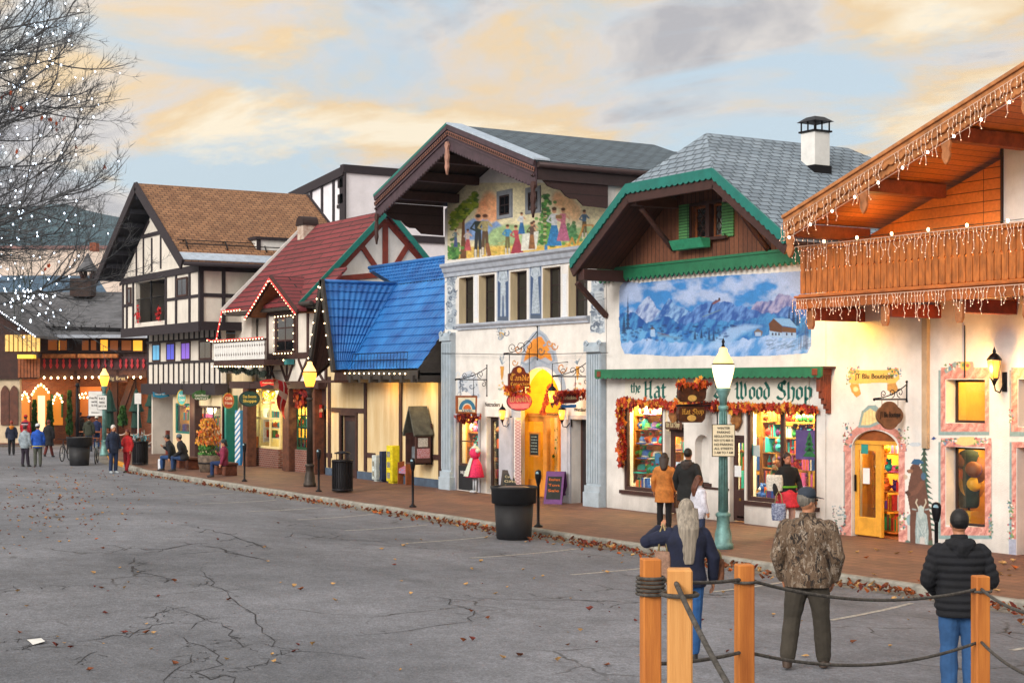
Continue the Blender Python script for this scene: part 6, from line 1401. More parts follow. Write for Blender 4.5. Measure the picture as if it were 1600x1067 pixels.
q=R(278,425,294,468,Yu);frame('window',tb_,q[0],q[1],TZ0+1.2,TZ1-.35,Yu-.07,.08,.05,M_brown,nx=2,glass=M_darkglass);q=R(200,433,206,478,Yu);frame('window',tb_,q[0],q[1],TZ0+1.2,TZ1-.4,Yu-.07,.07,.05,M_brown,glass=M_darkglass)
mb=MB();
for k in range(26):x=lg[0]+.05+(lg[1]-lg[0]-.1)*k/25;mb.tube([(x,Yu+.05,lg[2]),(x,Yu+.05,lg[2]+1.05)],.012,4)
mb.tube([(lg[0],Yu+.05,lg[2]+1.05),(lg[1],Yu+.05,lg[2]+1.05)],.025,5);mb.tube([((lg[0]+lg[1])/2, Yu+.05,lg[2]),((lg[0]+lg[1])/2,Yu+.05,lg[3])],.05,5);mb.build('balcony_railing',M_iron,tb_)
for k,(x,y) in enumerate(((217,492),(249,490))):
 p=PY(x,y,Yu-.05);mb=MB();rn=random.Random(k)
 for _ in range(40):vleaf(mb,(p.x+rn.gauss(0,.13),p.y+rn.uniform(-.1,.02),p.z+rn.gauss(0,.16)),rn.uniform(.06,.1),0)
 o=mb.build('red_bow',mat('bow_red','b81c20',.6,.1,9));tag(o,['red bow tied low on the left of the black balcony railing','red bow tied on the right of the black balcony railing'][k],'bow')
mb=MB();Yk2=29.3;th=.16
mb.prism([(ex1,Yo,ezT),(TA[0],Yo,TA[1]),(TA[0],Yo,TA[1]+th),(ex1,Yo,ezT+th)],(0,Yk2-Yo,0));mb.prism([(ex0,Yo,ezT),(TA[0],Yo,TA[1]),(TA[0],Yo,TA[1]+th),(ex0,Yo,ezT+th)],(0,Yk2-Yo,0));mb.build('roof',M_shingle_brown,tb_)
mb=MB()
for X in (ex0,ex1):
 mb.bar((X,Yo-.04,ezT-.02),(TA[0],Yo-.04,TA[1]+.02),.42,.08);mb.bar((X,Yk2+.04,ezT-.02),(TA[0],Yk2+.04,TA[1]+.02),.42,.08)
mb.build('barge_board',M_tudor,tb_)
mb=MB()
for X in (ex0+.1,ex1-.1):mb.prism([(X,Yo+.05,ezT-.03),(TA[0],Yo+.05,TA[1]-.06),(TA[0],Yo+.05,TA[1]-.02),(X,Yo+.05,ezT+.01)],(0,7.8,0))
for k in range(7):
 X=ex0+.5+k*.85;z=ezT+(X-ex0)*tsl-.07;mb.box(X-.07,X+.07,Yo+.06,Yu,z-.3,z-.1)
mb.build('soffit',mat('blue_black_soffit','23242e',.8,.2,4,.3,30),tb_)
mb=MB();mb.tube([(ex1+.08,Yo,ezT+.02),(ex1+.08,28.9,ezT+.02)],.09,8);mb.build('gutter',M_tudor,tb_);mb=MB();mb.prism([(ex1+.02,Yo,ezT+th+.01),(ex1-.5,Yo,ezT+th+.01+.5*tsr),(ex1-.5,Yo,ezT+th+.04+.5*tsr),(ex1+.02,Yo,ezT+th+.04)],(0,7,0));mb.build('snow_strip',mat('pale_flashing','aebccc',.35),tb_)
mb=MB();
for dd_ in (1.0,1.25):mb.tube([(ex1-dd_,Yo+.2,ezT+th+dd_*tsr+.12),(ex1-dd_,28.5,ezT+th+dd_*tsr+.12)],.02,4)
for k in range(5):y=Yo+.5+k*1.7;mb.tube([(ex1-.8,y,ezT+th+.8*tsr),(ex1-1.1,y,ezT+th+1.1*tsr+.22),(ex1-1.4,y,ezT+th+1.4*tsr)],.03,4)
mb.build('snow_guard',M_iron,tb_)
mb=MB();p=PXX(396,376,ex1-1.4);mb.box(ex1-1.9,ex1-1.0,p.y,p.y+3.4,8.6,PXX(396,374,ex1-1.).z);mb.build('dormer_wall',M_white,tb_);mb=MB();z=PXX(396,374,ex1-1.).z;mb.box(ex1-2.,ex1-.9,p.y-.1,p.y+3.5,z,z+.12);mb.box(ex1-1.02,ex1-.96,p.y-.02,p.y+.15,8.6,z);mb.build('dormer_trim',M_tudor,tb_)
zg_=LZ0-.32
for x0,x1 in ((296,304),(346,351)):a,b=PY(x0,690,YW-.2).x,PY(x1,690,YW-.2).x;mb=MB();mb.box(a,b,YW-.2,YW+.15,0,zg_);mb.build('post',M_brown,tb_,bevel=.02)
q=R(274,630,296,677,YW);q2=R(305,634,345,705,YW)
mb=MB();wall_holes(mb,PY(270,690,YW).x,LX1,0,zg_,YW,YW+.2,[q,q2]);mb.build('shop_wall',M_cream,tb_)
frame('window',tb_,*q,YW+.02,.09,.08,M_teal);room(tb_,q[0],q[1],q[2],q[3],YW+.12,1.0,M_warmwall,110,(1,.75,.3))
for k in range(3):goods(q[0]+.15,q[1]-.15,q[2]+.02+k*.55,YW+.45,8,'wares in the teal framed corner window','toy or gift piled in the teal framed corner window','goods',['gift_box','doll','plush_toy','ornament'],160+k,2.0)
frame('window',tb_,*q2,YW+.02,.09,.08,M_brown,nx=3);room(tb_,q2[0],q2[1],q2[2],q2[3],YW+.12,1.0,mat('pale_interior','d8ccb0',.8,.1,3),45,(1,.85,.6))
for k in range(2):goods(q2[0]+.2,q2[1]-.2,q2[2]+.02+k*.9,YW+.4,9,'wares in the brown framed window','toy or gift in the wide brown framed window behind the planter tree','goods',['gift_box','doll','book_stack'],170+k,2.4)
a,b=PY(352,690,YW+.4).x,PY(368,690,YW+.4).x;mb=MB();mb.box(a-.1,RX0+.6,YW+.5,YW+.6,0,zg_+.9);mb.build('entry_wall',M_cream,tb_);mb=MB();mb.box(PY(359,690,YW+.4).x,b,YW+.42,YW+.49,.05,2.1);mb.box(PY(361,690,YW+.4).x,b-.2,YW+.41,YW+.42,1.1,1.9,1);mb.build('door',[M_white,M_darkglass],tb_)
mb=MB();a,b=PY(352,690,YW-.1).x,PY(357,690,YW-.1).x;mb.box(a,b,YW-.2,YW+.3,0,zg_);mb.build('teal_post',M_teal,tb_)
mb=MB();p=PY(372,690,YW-.1);mb.box(p.x-.28,p.x+.28,YW-.12,YW+.1,0,PY(372,641,YW-.1).z);bp_=mb.build('striped_panel',mat('stripe_blue','2f7ab0',.6,.1,5),tb_)
mb=MB();zt=PY(372,641,YW-.1).z
for k in range(9):z=.05+k*zt/9.5;mb.prism([(p.x-.279,YW-.126,z),(p.x+.279,YW-.126,z+.3),(p.x+.279,YW-.126,z+.42),(p.x-.279,YW-.126,z+.12)],(0,.005,0))
mb.build('white_stripes',M_white,bp_)
lamp(tuple(PY(285,640,YW-.6)),30,(1,.75,.4),.2);lamp(tuple(PY(335,628,YW-.6)),35,(1,.85,.6),.2)
g_=thing('fir_garland','dark fir garland swagged beneath the white fretwork balcony','garland',tuple(PY(380,575,22.6)));mb=MB();rn=random.Random(2)
for _ in range(420):f=rn.random();p=PY(340+f*76,569+f*9+5*abs(math.sin(f*12))+rn.uniform(0,5),22.6+rn.uniform(0,.4));vleaf(mb,p,rn.uniform(.06,.13),0)
mb.build('needles',mat('fir_dark','1c2a20',.8,.2,9),g_)
# ================= white hall behind =================
wb=thing('white_hall','plain white hall with dark trim rising behind the red and blue roofs','building',PT(560,420,90)[:2]+(0,) if False else (PY(540,400,38).x,38,0))
c0=PY(540,270,38);l0=PY(455,311,38)
mb=MB();mb.prism([(l0.x,38,0),(c0.x,38,0),(c0.x,38,c0.z),(l0.x,38,l0.z)],(0,.3,0));mb.box(c0.x-.3,c0.x,38.3,62,0,c0.z);mb.build('wall',mat('violet_white','e2e0e8',.85,.04,1.5,.1,20),wb)
mb=MB();mb.bar((l0.x,37.9,l0.z+.1),(c0.x,37.9,c0.z+.1),.5,.2);mb.box(c0.x-.3,c0.x+.12,37.8,62,c0.z,c0.z+.45);mb.box(c0.x-.6,c0.x+.1,37.9,37.997,4,c0.z)
mb.box(c0.x+.003,c0.x+.1,38,62,PXX(676,375,c0.x).z-.2,PXX(676,375,c0.x).z+.2)
for x in (487,504,522):p=PY(x,300,38);mb.box(p.x-.12,p.x+.12,37.93,37.997,6,l0.z+(c0.z-l0.z)*(p.x-l0.x)/(c0.x-l0.x))
for y in (285,310):
 for k in range(6):p=PY(534,y-5+k*2.4,38);mb.box(p.x-.35,p.x+.35,37.9,37.996,p.z-.05,p.z+.05)
p=PY(534,322,38);mb.box(p.x-.5,p.x+.3,37.92,37.996,p.z-.1,p.z+.1);mb.build('trim',M_tudor,wb)
# ================= timber lodge closing the street =================
AX3=Vector((-CA,SA,0));RT3=Vector((SA,CA,0))
def fbx(mb,x0,y0,x1,y1,t,d=.2,m=0):
 a,b=PT(x0,y1,t),PT(x1,y1,t);c,e=PT(x0,y0,t),PT(x1,y0,t);v=AX3*d;return mb.hexa([a,b,b+v,a+v,c,e,e+v,c+v],m)
def fpoly(mb,pts,t,d=.2,m=0):return mb.prism([PT(x,y,t) for x,y in pts],AX3*d,m)
def fpart(par,nm,boxes,m,t,d=.2):
 mb=MB();[fbx(mb,*b,t,d) for b in boxes];return mb.build(nm,m,par)
T=88.
lo=thing('timber_lodge','wide brick and dark timber lodge with grey roof and lit arches','building',PT(120,690,T)[:2]+(0,) if False else (PT(120,690,T).x,PT(120,690,T).y,0))
M_lodge=mat('lodge_timber','3c201a',.7,.2,3,.2,30);M_amber=emis('amber_window','ffb838',1.0);M_dimw=emis('dim_window','a85a24',.3)
mb=MB();a,b,c,d=PT(30,524,T-1.2),PT(238,528,T-1.2),PT(262,460,T+8),PT(-60,460,T+8);mb.prism([a,b,c,d],(0,0,.15));mb.build('roof',mat('lodge_shingle','5e5f64',.9,.25,1.2,.6,4,stretch=(1,1,5)),lo)
mb=MB();[mb.tube([PT(55,513-k*3,T-.6),PT(235,518-k*3,T-.6)],.05,4) for k in range(2)];[fbx(mb,x,508,x+1.2,520,T-.7,.1) for x in range(60,235,22)];mb.build('snow_guard',M_iron,lo)
mb=MB();fbx(mb,46,523,236,528,T-1.4,.3);mb.build('gutter',M_mould,lo)
holes_w=[(75,531,89,547),(93,531,104,547),(128,532,138,547),(142,532,150,547),(172,532,184,547),(190,532,205,547)]
fpart(lo,'upper_wall',[(-20,528,240,590)],M_lodge,T,.4);[fpart(lo,'window',[q],M_dimw,T-.06,.05) for q in holes_w];[fpart(lo,'window',[q],M_amber,T-.07,.05) for q in ((157,531,168,548),(208,532,222,549),(91,532,93,547))]
mb=MB();[fbx(mb,x,528,x+1.6,549,T-.12,.1) for x in (60,72,90,105,112,126,139,151,155,169,186,206,223,231)];fbx(mb,58,548,236,551,T-.14,.1);mb.build('mullions',M_lodge,lo)
[fpart(lo,'flower_box',[q],mat('box_wood','b06a34',.7,.3,5,.4,10),T-1.7,.4) for q in ((66,553,117,559),(121,553,182,559))]
mb=MB();fbx(mb,60,557,232,578,T-1.3,.12);mb.build('balcony_front',mat('plum_timber','3e2026',.7,.2,3,.2,20),lo);mb=MB()
for x in list(range(69,114,10))+list(range(124,180,10))+list(range(188,230,9)):fpoly(mb,[(x,560),(x+2,563),(x+1,567),(x+2.4,571),(x,576),(x-2.4,571),(x-1,567),(x-2,563)],T-1.4,.05)
mb.build('fretwork',mat('fret_red','a82a34',.7,.1,5),lo)
fpart(lo,'beam',[(50,577,236,590),(60,553,64,590),(116,553,120,590),(182,553,186,590),(228,553,233,590)],M_lodge,T-1.25,.9)
mb=MB();W_=[(84,616,97,668),(50,620,76,690),(34,616,45,664),(122,600,160,660),(185,600,228,640)]
fbx(mb,-40,590,250,694,T+.3,.4);mb.build('brick_wall',M_bricks,lo)
for x0,xt,x1,yt,yb_ in ((50,63,78,598,690),(32,39,46,610,664),(82,90,98,612,664)):
 P=[(x0,yb_),(x0,yt+16),((x0+xt)/2,yt+5),(xt,yt),((x1+xt)/2,yt+5),(x1,yt+16),(x1,yb_)];mb=MB();fpoly(mb,P,T+.24,.05);mb.build('arch_opening',emis('arch_glow','ff9a30',.55,'8a4a20'),lo)
 lightstring('light_string',{50:'warm bulbs outlining the tall pointed brick arch of the lodge',32:'warm bulbs outlining the small left brick arch of the lodge',82:'warm bulbs outlining the small right brick arch of the lodge'}[x0],[PT(a_,b_,T+.1) for a_,b_ in P[1:-1]],.2,.055,M_bulb)
fpart(lo,'entrance',[(59,618,70,690)],emis('entrance_glow','ffe0b0',.9),T+.16,.05);fpart(lo,'window',[(123,604,158,650)],emis('cafe_window','b86828',.35),T+.2,.05);fpart(lo,'timber_post',[(174,590,183,690),(205,590,211,690),(118,590,123,690)],M_lodge,T-.3,.3);mb=MB();mb.bar(PT(207,592,T-.4),PT(189,642,T-.4),.3,.25,AX3);mb.build('timber_post',M_lodge,lo)
[fpart(lo,'green_shutter',[q],M_green,T+.1,.08) for q in ((95.5,616,98,652),(80,616,82,652))]
lightstring('light_string','long string of warm bulbs under the balcony beam of the lodge',[PT(26,585,T-1.5),PT(80,588,T-1.5),PT(150,587,T-1.5),PT(228,587,T-1.5)],.38,.06,M_bulb);lightstring('light_string','double row of warm bulbs in the lodge cafe window',[PT(123,615,T-.2),PT(141,611,T-.2),PT(160,613,T-.2),PT(160,619,T-.2),PT(123,619,T-.2)],.2,.05,M_bulb)
for x,y,e in ((40,600,60),(64,606,90),(92,600,70),(140,604,100),(196,600,110),(222,604,90),(15,596,60)):lamp(PT(x,y,T-1.6),e*.6,(1,.55,.18),.3)
gw_=thing('gabled_wing','gabled wing left of the lodge with white trimmed arches and an icicle lit rake','building',(PT(0,690,84).x,PT(0,690,84).y,0))
mb=MB();mb.prism([PT(-70,440,82.5),PT(57,524,82.5),PT(57,528,82.5),PT(-70,446,82.5)],AX3*6);mb.build('roof',MATS['lodge_shingle'],gw_)
mb=MB();fpoly(mb,[(-70,470),(-20,480),(48,524),(58,552),(58,592),(-70,592)],84,.3);mb.build('upper_wall',M_lodge,gw_);mb=MB();[fbx(mb,x,523,x+5,549,83.9,.08) for x in range(8,60,7)];mb.build('window',emis('wing_window','d8b060',.6),gw_)
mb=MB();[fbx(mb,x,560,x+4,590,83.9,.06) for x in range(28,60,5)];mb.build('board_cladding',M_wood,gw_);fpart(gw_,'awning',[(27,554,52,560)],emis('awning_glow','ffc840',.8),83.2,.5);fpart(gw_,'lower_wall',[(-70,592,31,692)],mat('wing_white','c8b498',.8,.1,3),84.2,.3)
for x in (1,15):
 P=[(x,664),(x,612),(x+3,605),(x+6.5,602),(x+10,605),(x+13,612),(x+13,664)];mb=MB();fpoly(mb,P,84.1,.06);mb.build('arched_door',mat('arch_brown','5a3020',.6,.2,4),gw_)
mb=MB();a_,b_=PT(-10,478,82.3),PT(57,526,82.3);t=lightstring('icicle_light_string','white lights along the rake of the gabled wing at far left',[a_,b_],.14,.03,M_bulbc)
ct=thing('roof_turret','brown shingled chimney turret with a pointed cap above the lodge roof','turret',(PT(125,460,96).x,PT(125,460,96).y,PT(125,462,96).z))
fpart(ct,'base',[(109,435,142,463)],mat('turret_brown','3a2a26',.8,.2,1.5,.3,8),94,1.2);mb=MB();c=PT(137,424,95);r=18*mpp(c);mb.loft([((c.x,c.y,c.z),r,r),((c.x,c.y,c.z+r*.8),r*.45,r*.45),((c.x,c.y,PT(137,396,95).z),.05,.05)],0,8,False);mb.build('cap',MATS['lodge_shingle'],ct)
mb=MB();[mb.tube([(c.x+r*.62*math.cos(a),c.y+r*.62*math.sin(a),c.z),(c.x+r*.4*math.cos(a),c.y+r*.4*math.sin(a),PT(137,437,95).z)],.12,6) for a in (.5,1.8,3.2,4.6)];mb.build('posts',M_lodge,ct)
bh=thing('pale_hall','long pale hall with a blue grey roof behind the lodge','building',(PT(90,460,125).x,PT(90,460,125).y,0))
fpart(bh,'wall',[(-90,388,191,640)],mat('pale_hall_wall','d4c4b8',.85,.06,.6,.1,10),125,8);fpart(bh,'coping',[(-90,384,191,389)],mat('coping_rose','8a6a68'),124.8,8.2);mb=MB();mb.prism([PT(-60,465,104),PT(172,468,104),PT(150,434,112),PT(-60,434,112)],(0,0,.15));mb.build('lower_roof',mat('slate_blue','3c5a74',.7,.2,1,.5,5),bh);fpart(bh,'dormer',[(140,379,150,392)],mat('orange_tile','8a4a30'),123,1)
def conifer(x,y0,y1,w_,t,lb,grp='clipped conifers by the lodge'):
 b_=PT(x,y1,t);h=(y1-y0)*mpp(b_);r=w_*mpp(b_)/2;tr=thing('conifer',lb,'tree',tuple(b_),group=grp);rr_=random.Random(int(x));mb=MB()
 for _ in range(420):f=rr_.random();a=rr_.random()*6.28;q=r*(1-.6*f)*rr_.random()**.4;vleaf(mb,(b_.x+q*math.cos(a),b_.y+q*math.sin(a),b_.z+.15+f*h),rr_.uniform(.08,.16),0)
 mb.build('crown',mat('conifer_green','2c5a24',.8,.3,4),tr);mb=MB();mb.tube([b_,b_+Vector((0,0,h*.8))],.05,5);mb.build('trunk',M_brown,tr)
rn=random.Random(21)
for x,y0,y1,w_,lb in ((54,630,684,11,'small conifer left of the lit lodge entrance'),(78,632,684,13,'bushy conifer right of the lit lodge entrance'),(109,616,682,11,'tall narrow conifer on the brick wall between arches and cafe'),(22,622,684,12,'conifer before the white arches at far left'),(192,640,668,16,'round shrub in a planter on the patio')):conifer(x,y0,y1,w_,T-.8,lb)
for x,y0,lb in ((171,608,'closed dark green patio umbrella beside the far lamp post'),(213,608,'closed dark green patio umbrella in the middle of the patio'),(238,600,'closed dark green patio umbrella at the corner of the timbered house')):
 p=PT(x,688,82);p.z=0;t=thing('patio_umbrella',lb,'umbrella',tuple(p),group='closed umbrellas on the patio');zt=PT(x,y0,82).z;mb=MB();mb.lathe([(.03,zt),(.12,zt-.15),(.3,zt-.9),(.42,zt-1.15),(.2,zt-1.2),(.26,zt-1.8),(.3,zt-2.0),(.1,zt-2.05)],(p.x,p.y,0),9,smooth=False);mb.build('canopy',mat('umbrella_green','12382e',.8,.2,5,.3,20),t);mb=MB();mb.tube([p,(p.x,p.y,zt+.1)],.03,6);mb.lathe([(.3,0),(.3,.08)],tuple(p),12);mb.build('pole',M_iron,t)
fp_=[PT(x,y,t) for x,y,t in ((160,690,76),(178,689,75),(199,688,74.5),(217,688,74),(240,687,74),(262,690,72))];M_rw=mat('white_rope','c8c0b4',.8,.1,20)
for i,p in enumerate(fp_):
 mb=MB();mb.cbox((p.x,p.y,.55),.16,.16,1.1);o=mb.build('patio_post',mat('patio_red_post','7a3424',.7,.2,5),bevel=.01);tag(o,'red brown post %s of the patio rope fence' % ('at the left end','second from the left','third from the left','behind the couple','fifth from the left','at the right end')[i],'post','posts of the patio fence')
mb=MB()
for a,b in zip(fp_,fp_[1:]):
 for h in (1.0,.6):mb.tube([Vector((a.x,a.y,h)).lerp(Vector((b.x,b.y,h)),k/6)-Vector((0,0,.8*(k/6)*(1-k/6))) for k in range(7)],.022,4)
tag(mb.build('patio_rope',M_rw),'pale ropes strung along the patio posts','rope')
def ptable(x,y,t,lb):
 p=PT(x,y,t);r_=thing('picnic_table',lb,'table',(p.x,p.y,0),group='picnic tables on the patio');mb=MB();mb.cbox((p.x,p.y,.74),1.7,.75,.05,0,.6);mb.build('top',M_wood,r_)
 for s_ in (-1,1):q=Vector((p.x,p.y,.44))+Matrix.Rotation(.6,3,'Z') @ Vector((0,s_*.7,0));mb=MB();mb.cbox(q,1.7,.25,.04,0,.6);mb.build('bench',M_wood,r_);mb=MB();q=Vector((p.x,p.y,.36))+Matrix.Rotation(.6,3,'Z') @ Vector((s_*.6,0,0));mb.cbox(q,.08,1.3,.07,0,.6);mb.cbox(q,.08,.09,.7,0,.6);mb.build('leg',M_wood,r_)
ptable(186,684,77,'picnic table on the left of the patio');ptable(222,682,77,'picnic table on the right of the patio');ptable(150,680,82,'picnic table behind the patio group')
p=PT(216,690,71);t=thing('sign_post','white sign post with a small white plate in front of the patio','sign',(p.x,p.y,0));zt=PT(216,614,71).z;mb=MB();mb.tube([(p.x,p.y,0),(p.x,p.y,zt)],.035,6);mb.build('pole',M_white,t);mb=MB();mb.cbox((p.x+.04,p.y-.03,zt-.25),.3,.02,.48,0,AWAY);mb.build('plate',M_white,t)
p=PT(121,688,80);p.z=0;t=thing('bollard_lamp','slim black lamp pole at the left of the patio','pole',tuple(p));mb=MB();mb.tube([p,(p.x,p.y,PT(121,602,80).z)],[.09,.07],8);mb.lathe([(.14,0),(.14,.3),(.1,.35)],tuple(p),10);mb.ball((p.x,p.y,PT(121,602,80).z),.12,0,8,6);mb.build('pole',M_iron,t)
p=PT(182,591,T-1.6);t=thing('name_board','dark plank name board under the lodge balcony','sign',tuple(p));mb=MB();mb.cbox(p,1.2,.06,.4,0,AWAY);mb.build('board',M_lodge,t);text('Big Brat',p+Vector((math.sin(AWAY),-math.cos(AWAY),0))*.04,.2,M_pale,t,width=.95,face=AWAY)
# ================= timber-balcony boutique (right edge) =================
bq=thing('boutique_building','white stucco chalet with orange timber balcony, icicle lights and painted arched door surround','building',(PY(1290,850,YW).x,YW,0))
XR=PY(1760,600,YW).x
o1=R(1478,593,1539,661,YW);o2=R(1478,699,1539,823,YW);o3=R(1591,592,1660,667,YW);o4=R(1589,700,1662,872,YW)
od=R(1331,672,1404,840,YW);o4=(o4[0],o4[1],0.0,o4[3]);od=(od[0],od[1],0.,od[3])
ZB=4.95
mb=MB();wall_holes(mb,XL,XR,0,ZB,YW,YW+.3,[o1,o2,o3,o4,od])
xc=(od[0]+od[1])/2;ra=(od[1]-od[0])/2;zs=od[3]-ra*.62
for sgn in (-1,1):
 P=[(xc+sgn*ra,YW,od[3])]
 for k in range(9):
  a=math.pi/2*k/8;P.append((xc+sgn*ra*math.sin(a),YW,zs+ra*.62*math.cos(a)))
 mb.prism(P,(0,.3,0))
mb.build('wall',M_stucco,bq)
mb=MB();mb.box(XL,XL+.3,YW+.3,34,0,6.3);mb.build('side_wall',M_stucco,bq)
Yr=21.3;ra_,rb_=PY(1226,347,Yr),PY(1600,112,Yr);sl=(rb_.z-ra_.z)/(rb_.x-ra_.x);Xap=-14.6
def rz(X):return ra_.z+sl*(X-ra_.x) if X < Xap else ra_.z+sl*(2*Xap-ra_.x-X)
XR2=2*Xap-XL
mb=MB();mb.prism([(XL,YW,ZB),(XR2,YW,ZB),(XR2,YW,rz(XR2)-.22),(Xap,YW,rz(Xap)-.22),(XL,YW,rz(XL)-.22)],(0,.3,0));mb.build('upper_wall',M_hboards,bq)
XE=ra_.x;XE2=2*Xap-XE
mb=MB()
for a,b in ((XE,Xap),(XE2,Xap)):
 P=[(a,Yr,rz(a)),(b,Yr,rz(b)),(b,Yr,rz(b)+.12),(a,Yr,rz(a)+.12)]
 mb.prism(P,(0,14,0))
mb.build('roof',M_shingle_char,bq)
mb=MB()
for a,b in ((XE+.1,Xap),(XE2-.1,Xap)):mb.prism([(a,Yr+.1,rz(a)-.05),(b,Yr+.1,rz(b)-.05),(b,Yr+.1,rz(b)-.006),(a,Yr+.1,rz(a)-.006)],(0,13,0))
mb.build('soffit',M_hboards,bq)
mb=MB();d=Vector((0,.05,0))
for a,b in ((XE,Xap),(XE2,Xap)):
 A=Vector((a,Yr-.05,rz(a)+.06));B=Vector((b,Yr-.05,rz(b)+.06))
 scalloped(mb,A,B,.22,.05,.22,d)
 A2=A+Vector((0,.056,-.16));B2=B+Vector((0,.056,-.16));scalloped(mb,A2,B2,.2,.03,.14,d)
 mb.bar(A+Vector((0,-.02,.03)),B+Vector((0,-.02,.03)),.07,.05,(0,1,0))
mb.build('barge_board',mat('carved_barge_board','b27444',.6,.2,5,.3,30),bq,bevel=.008)
for px,py in ((1237,357),(1352,300),(1481,218),(1606,140)):
 q=PY(px,py,Yr+.12);zt=rz(q.x)-.06
 mb=MB();mb.box(q.x-.11,q.x+.11,Yr+.12,YW,zt-.27,zt);mb.build('purlin',mat('red_brown_beam','8a4422',.6,.2,4,.2,30),bq,bevel=.01)
 mb=MB();w_=.11;P=[]
 for k,(a,z) in enumerate([(1,0),(1,-.12),(.6,-.2),(1.05,-.34),(.7,-.46),(.9,-.56),(.5,-.66),(0,-.72)]):P.append((q.x+w_*a,Yr+.055,zt+.02+z))
 P += [(2*q.x-p[0],p[1],p[2]) for p in reversed(P[:-1])]
 mb.prism(P,(0,.06,0));mb.build('pendant',mat('carved_pendant','a86c42',.6,.2,5,.3,30),bq,bevel=.008)
P=[(1566,230),(1566,356),(1700,345),(1700,150),(1604,185)]
mb=MB();mb.prism([PY(x,y,YW-.03) for x,y in P],(0,.02,0));mb.build('white_panel',mat('cool_white_panel','c8ccd2',.8,.05,3,.1,30),bq)
mb=MB()
for a,b in zip(P,P[1:]+P[:1]):mb.bar(PY(*a,YW-.04),PY(*b,YW-.04),.05,.05)
mb.build('panel_trim',M_choc,bq)
Yb=22.0;bx0=PY(1250,400,Yb).x;bx1=XR+1
mb=MB();mb.box(bx0-.02,bx1,Yb-.02,YW,4.98,5.06);mb.build('balcony_floor',M_orange,bq)
n=int((bx1-bx0)/.165);mb=MB();M_slat=mat('balcony_slat','b2662c',.55,.25,3,.25,40,stretch=(4,4,1))
for k in range(n):
 x=bx0+k*.165;w_=.072;c=x+.08;P=[]
 for a,z in ((1,5.1),(1,5.52),(.6,5.56),(1,5.6),(1,5.95)):P.append((c+w_*a,Yb,z))
 P=[(c-w_*.8,Yb,5.07),(c+w_*.8,Yb,5.07)]+P+[(2*c-p[0],p[1],p[2]) for p in reversed(P)]
 mb.prism(P,(0,.028,0))
mb.build('balustrade',M_slat,bq)
mb=MB();mb.box(bx0-.05,bx1,Yb-.06,Yb+.09,5.97,6.06);mb.box(bx0,bx1,Yb+.03,Yb+.08,5.16,5.24);mb.box(bx0-.05,bx0+.03,Yb-.06,YW,5.97,6.055);mb.build('handrail',M_orange,bq,bevel=.01)
mb=MB();mb.box(bx0-.06,bx1,Yb-.06,Yb+.12,4.76,4.98);mb.box(bx0-.09,bx1,Yb-.1,Yb+.15,4.983,5.03);mb.box(bx0-.06,bx0+.12,Yb+.12,YW,4.78,4.975)
mb.build('fascia_beam',mat('fascia_cedar','b0622e',.55,.2,3,.2,30),bq,bevel=.01)
xb=[PY(p,480,Yb).x for p in (1262,1378,1494,1600)]
for x in xb:
 mb=MB();mb.box(x-.12,x+.12,Yb+.125,YW,4.52,4.78);mb.build('joist',mat('red_joist','7c2c18',.6,.2,4,.2,30),bq,bevel=.01)
 mb=MB();P=[(x-.09,Yb+.06,4.8),(x-.09,Yb+.06,4.42),(x-.05,Yb+.06,4.34),(x+.05,Yb+.06,4.34),(x+.09,Yb+.06,4.42),(x+.09,Yb+.06,4.8)];mb.prism(P,(0,.06,0));mb.build('pendant',MATS['carved_pendant'],bq)
q=R(1445,488,1453,700,YW);mb=MB();mb.box(q[0],q[1],YW-.09,YW,q[2],4.75);mb.build('corner_board',mat('tan_board','b09a80',.8,.1,3,.2,30),bq)
a,b=PY(1509,508,YW),PY(1509,590,YW);mb=MB();mb.tube([(a.x,YW-.03,a.z),(a.x,YW-.03,b.z)],.011,6);mb.build('conduit',M_iron,bq)
M_lit=emis('lit_room_wall','ffc030',1.2)
for q,nm in ((o1,'a'),(o2,'b'),(o3,'c')):
 frame('window',bq,q[0]+.0,q[1],q[2],q[3],YW+.26,.05,.05,M_choc)
room(bq,o1[0]-.3,o1[1]+.3,o1[2]-.2,o1[3]+.3,YW+.32,1.6,M_warmwall,55,(1,.72,.2))
room(bq,o2[0]-.25,o2[1]+.25,o2[2]-.05,o2[3]+.1,YW+.32,1.5,mat('ochre_wall','d09a40',.8,.1,3,.1,20),42,(1,.6,.2))
room(bq,o3[0]-.2,o3[1]+.2,o3[2]-.1,o3[3]+.1,YW+.32,1.2,M_warmwall,26,(1,.55,.2))
room(bq,o4[0],o4[1],0.01,o4[3],YW+.32,1.6,mat('orange_wall','c86a20',.8,.1,3,.1,20),40,(1,.5,.15))
mb=MB();mb.box(o4[0]+.02,o4[0]+.95,YW+.24,YW+.29,.03,o4[3]-.05);mb.build('door',M_orange,bq)
M_yel=mat('yellow_door_paint','d69a34',.5,.1,4,.2,30)
dr=MB();x0,x1=od[0]+.01,PY(1374,700,YW+.07).x;zt=PY(1353,694,YW).z;yd=YW+.07
dr.box(x0,x0+.12,yd,yd+.05,.03,zt);dr.box(x1-.12,x1,yd,yd+.05,.03,zt);dr.box(x0+.12,x1-.12,yd,yd+.05,zt-.14,zt);dr.box(x0+.12,x1-.12,yd,yd+.05,.03,.42)
do=dr.build('door',M_yel,bq,bevel=.01)
g=MB();g.box(x0+.1,x1-.1,yd+.02,yd+.03,.4,zt-.1);g.build('pane',M_glass,do)
g=MB();g.box(x0+.04,x0+.075,yd-.05,yd-.02,.95,1.3);g.build('handle',M_iron,do)
g=MB();g.box(x0+.25,x0+.45,yd-.004,yd-.001,1.12,1.45);g.build('notice',M_white,do)
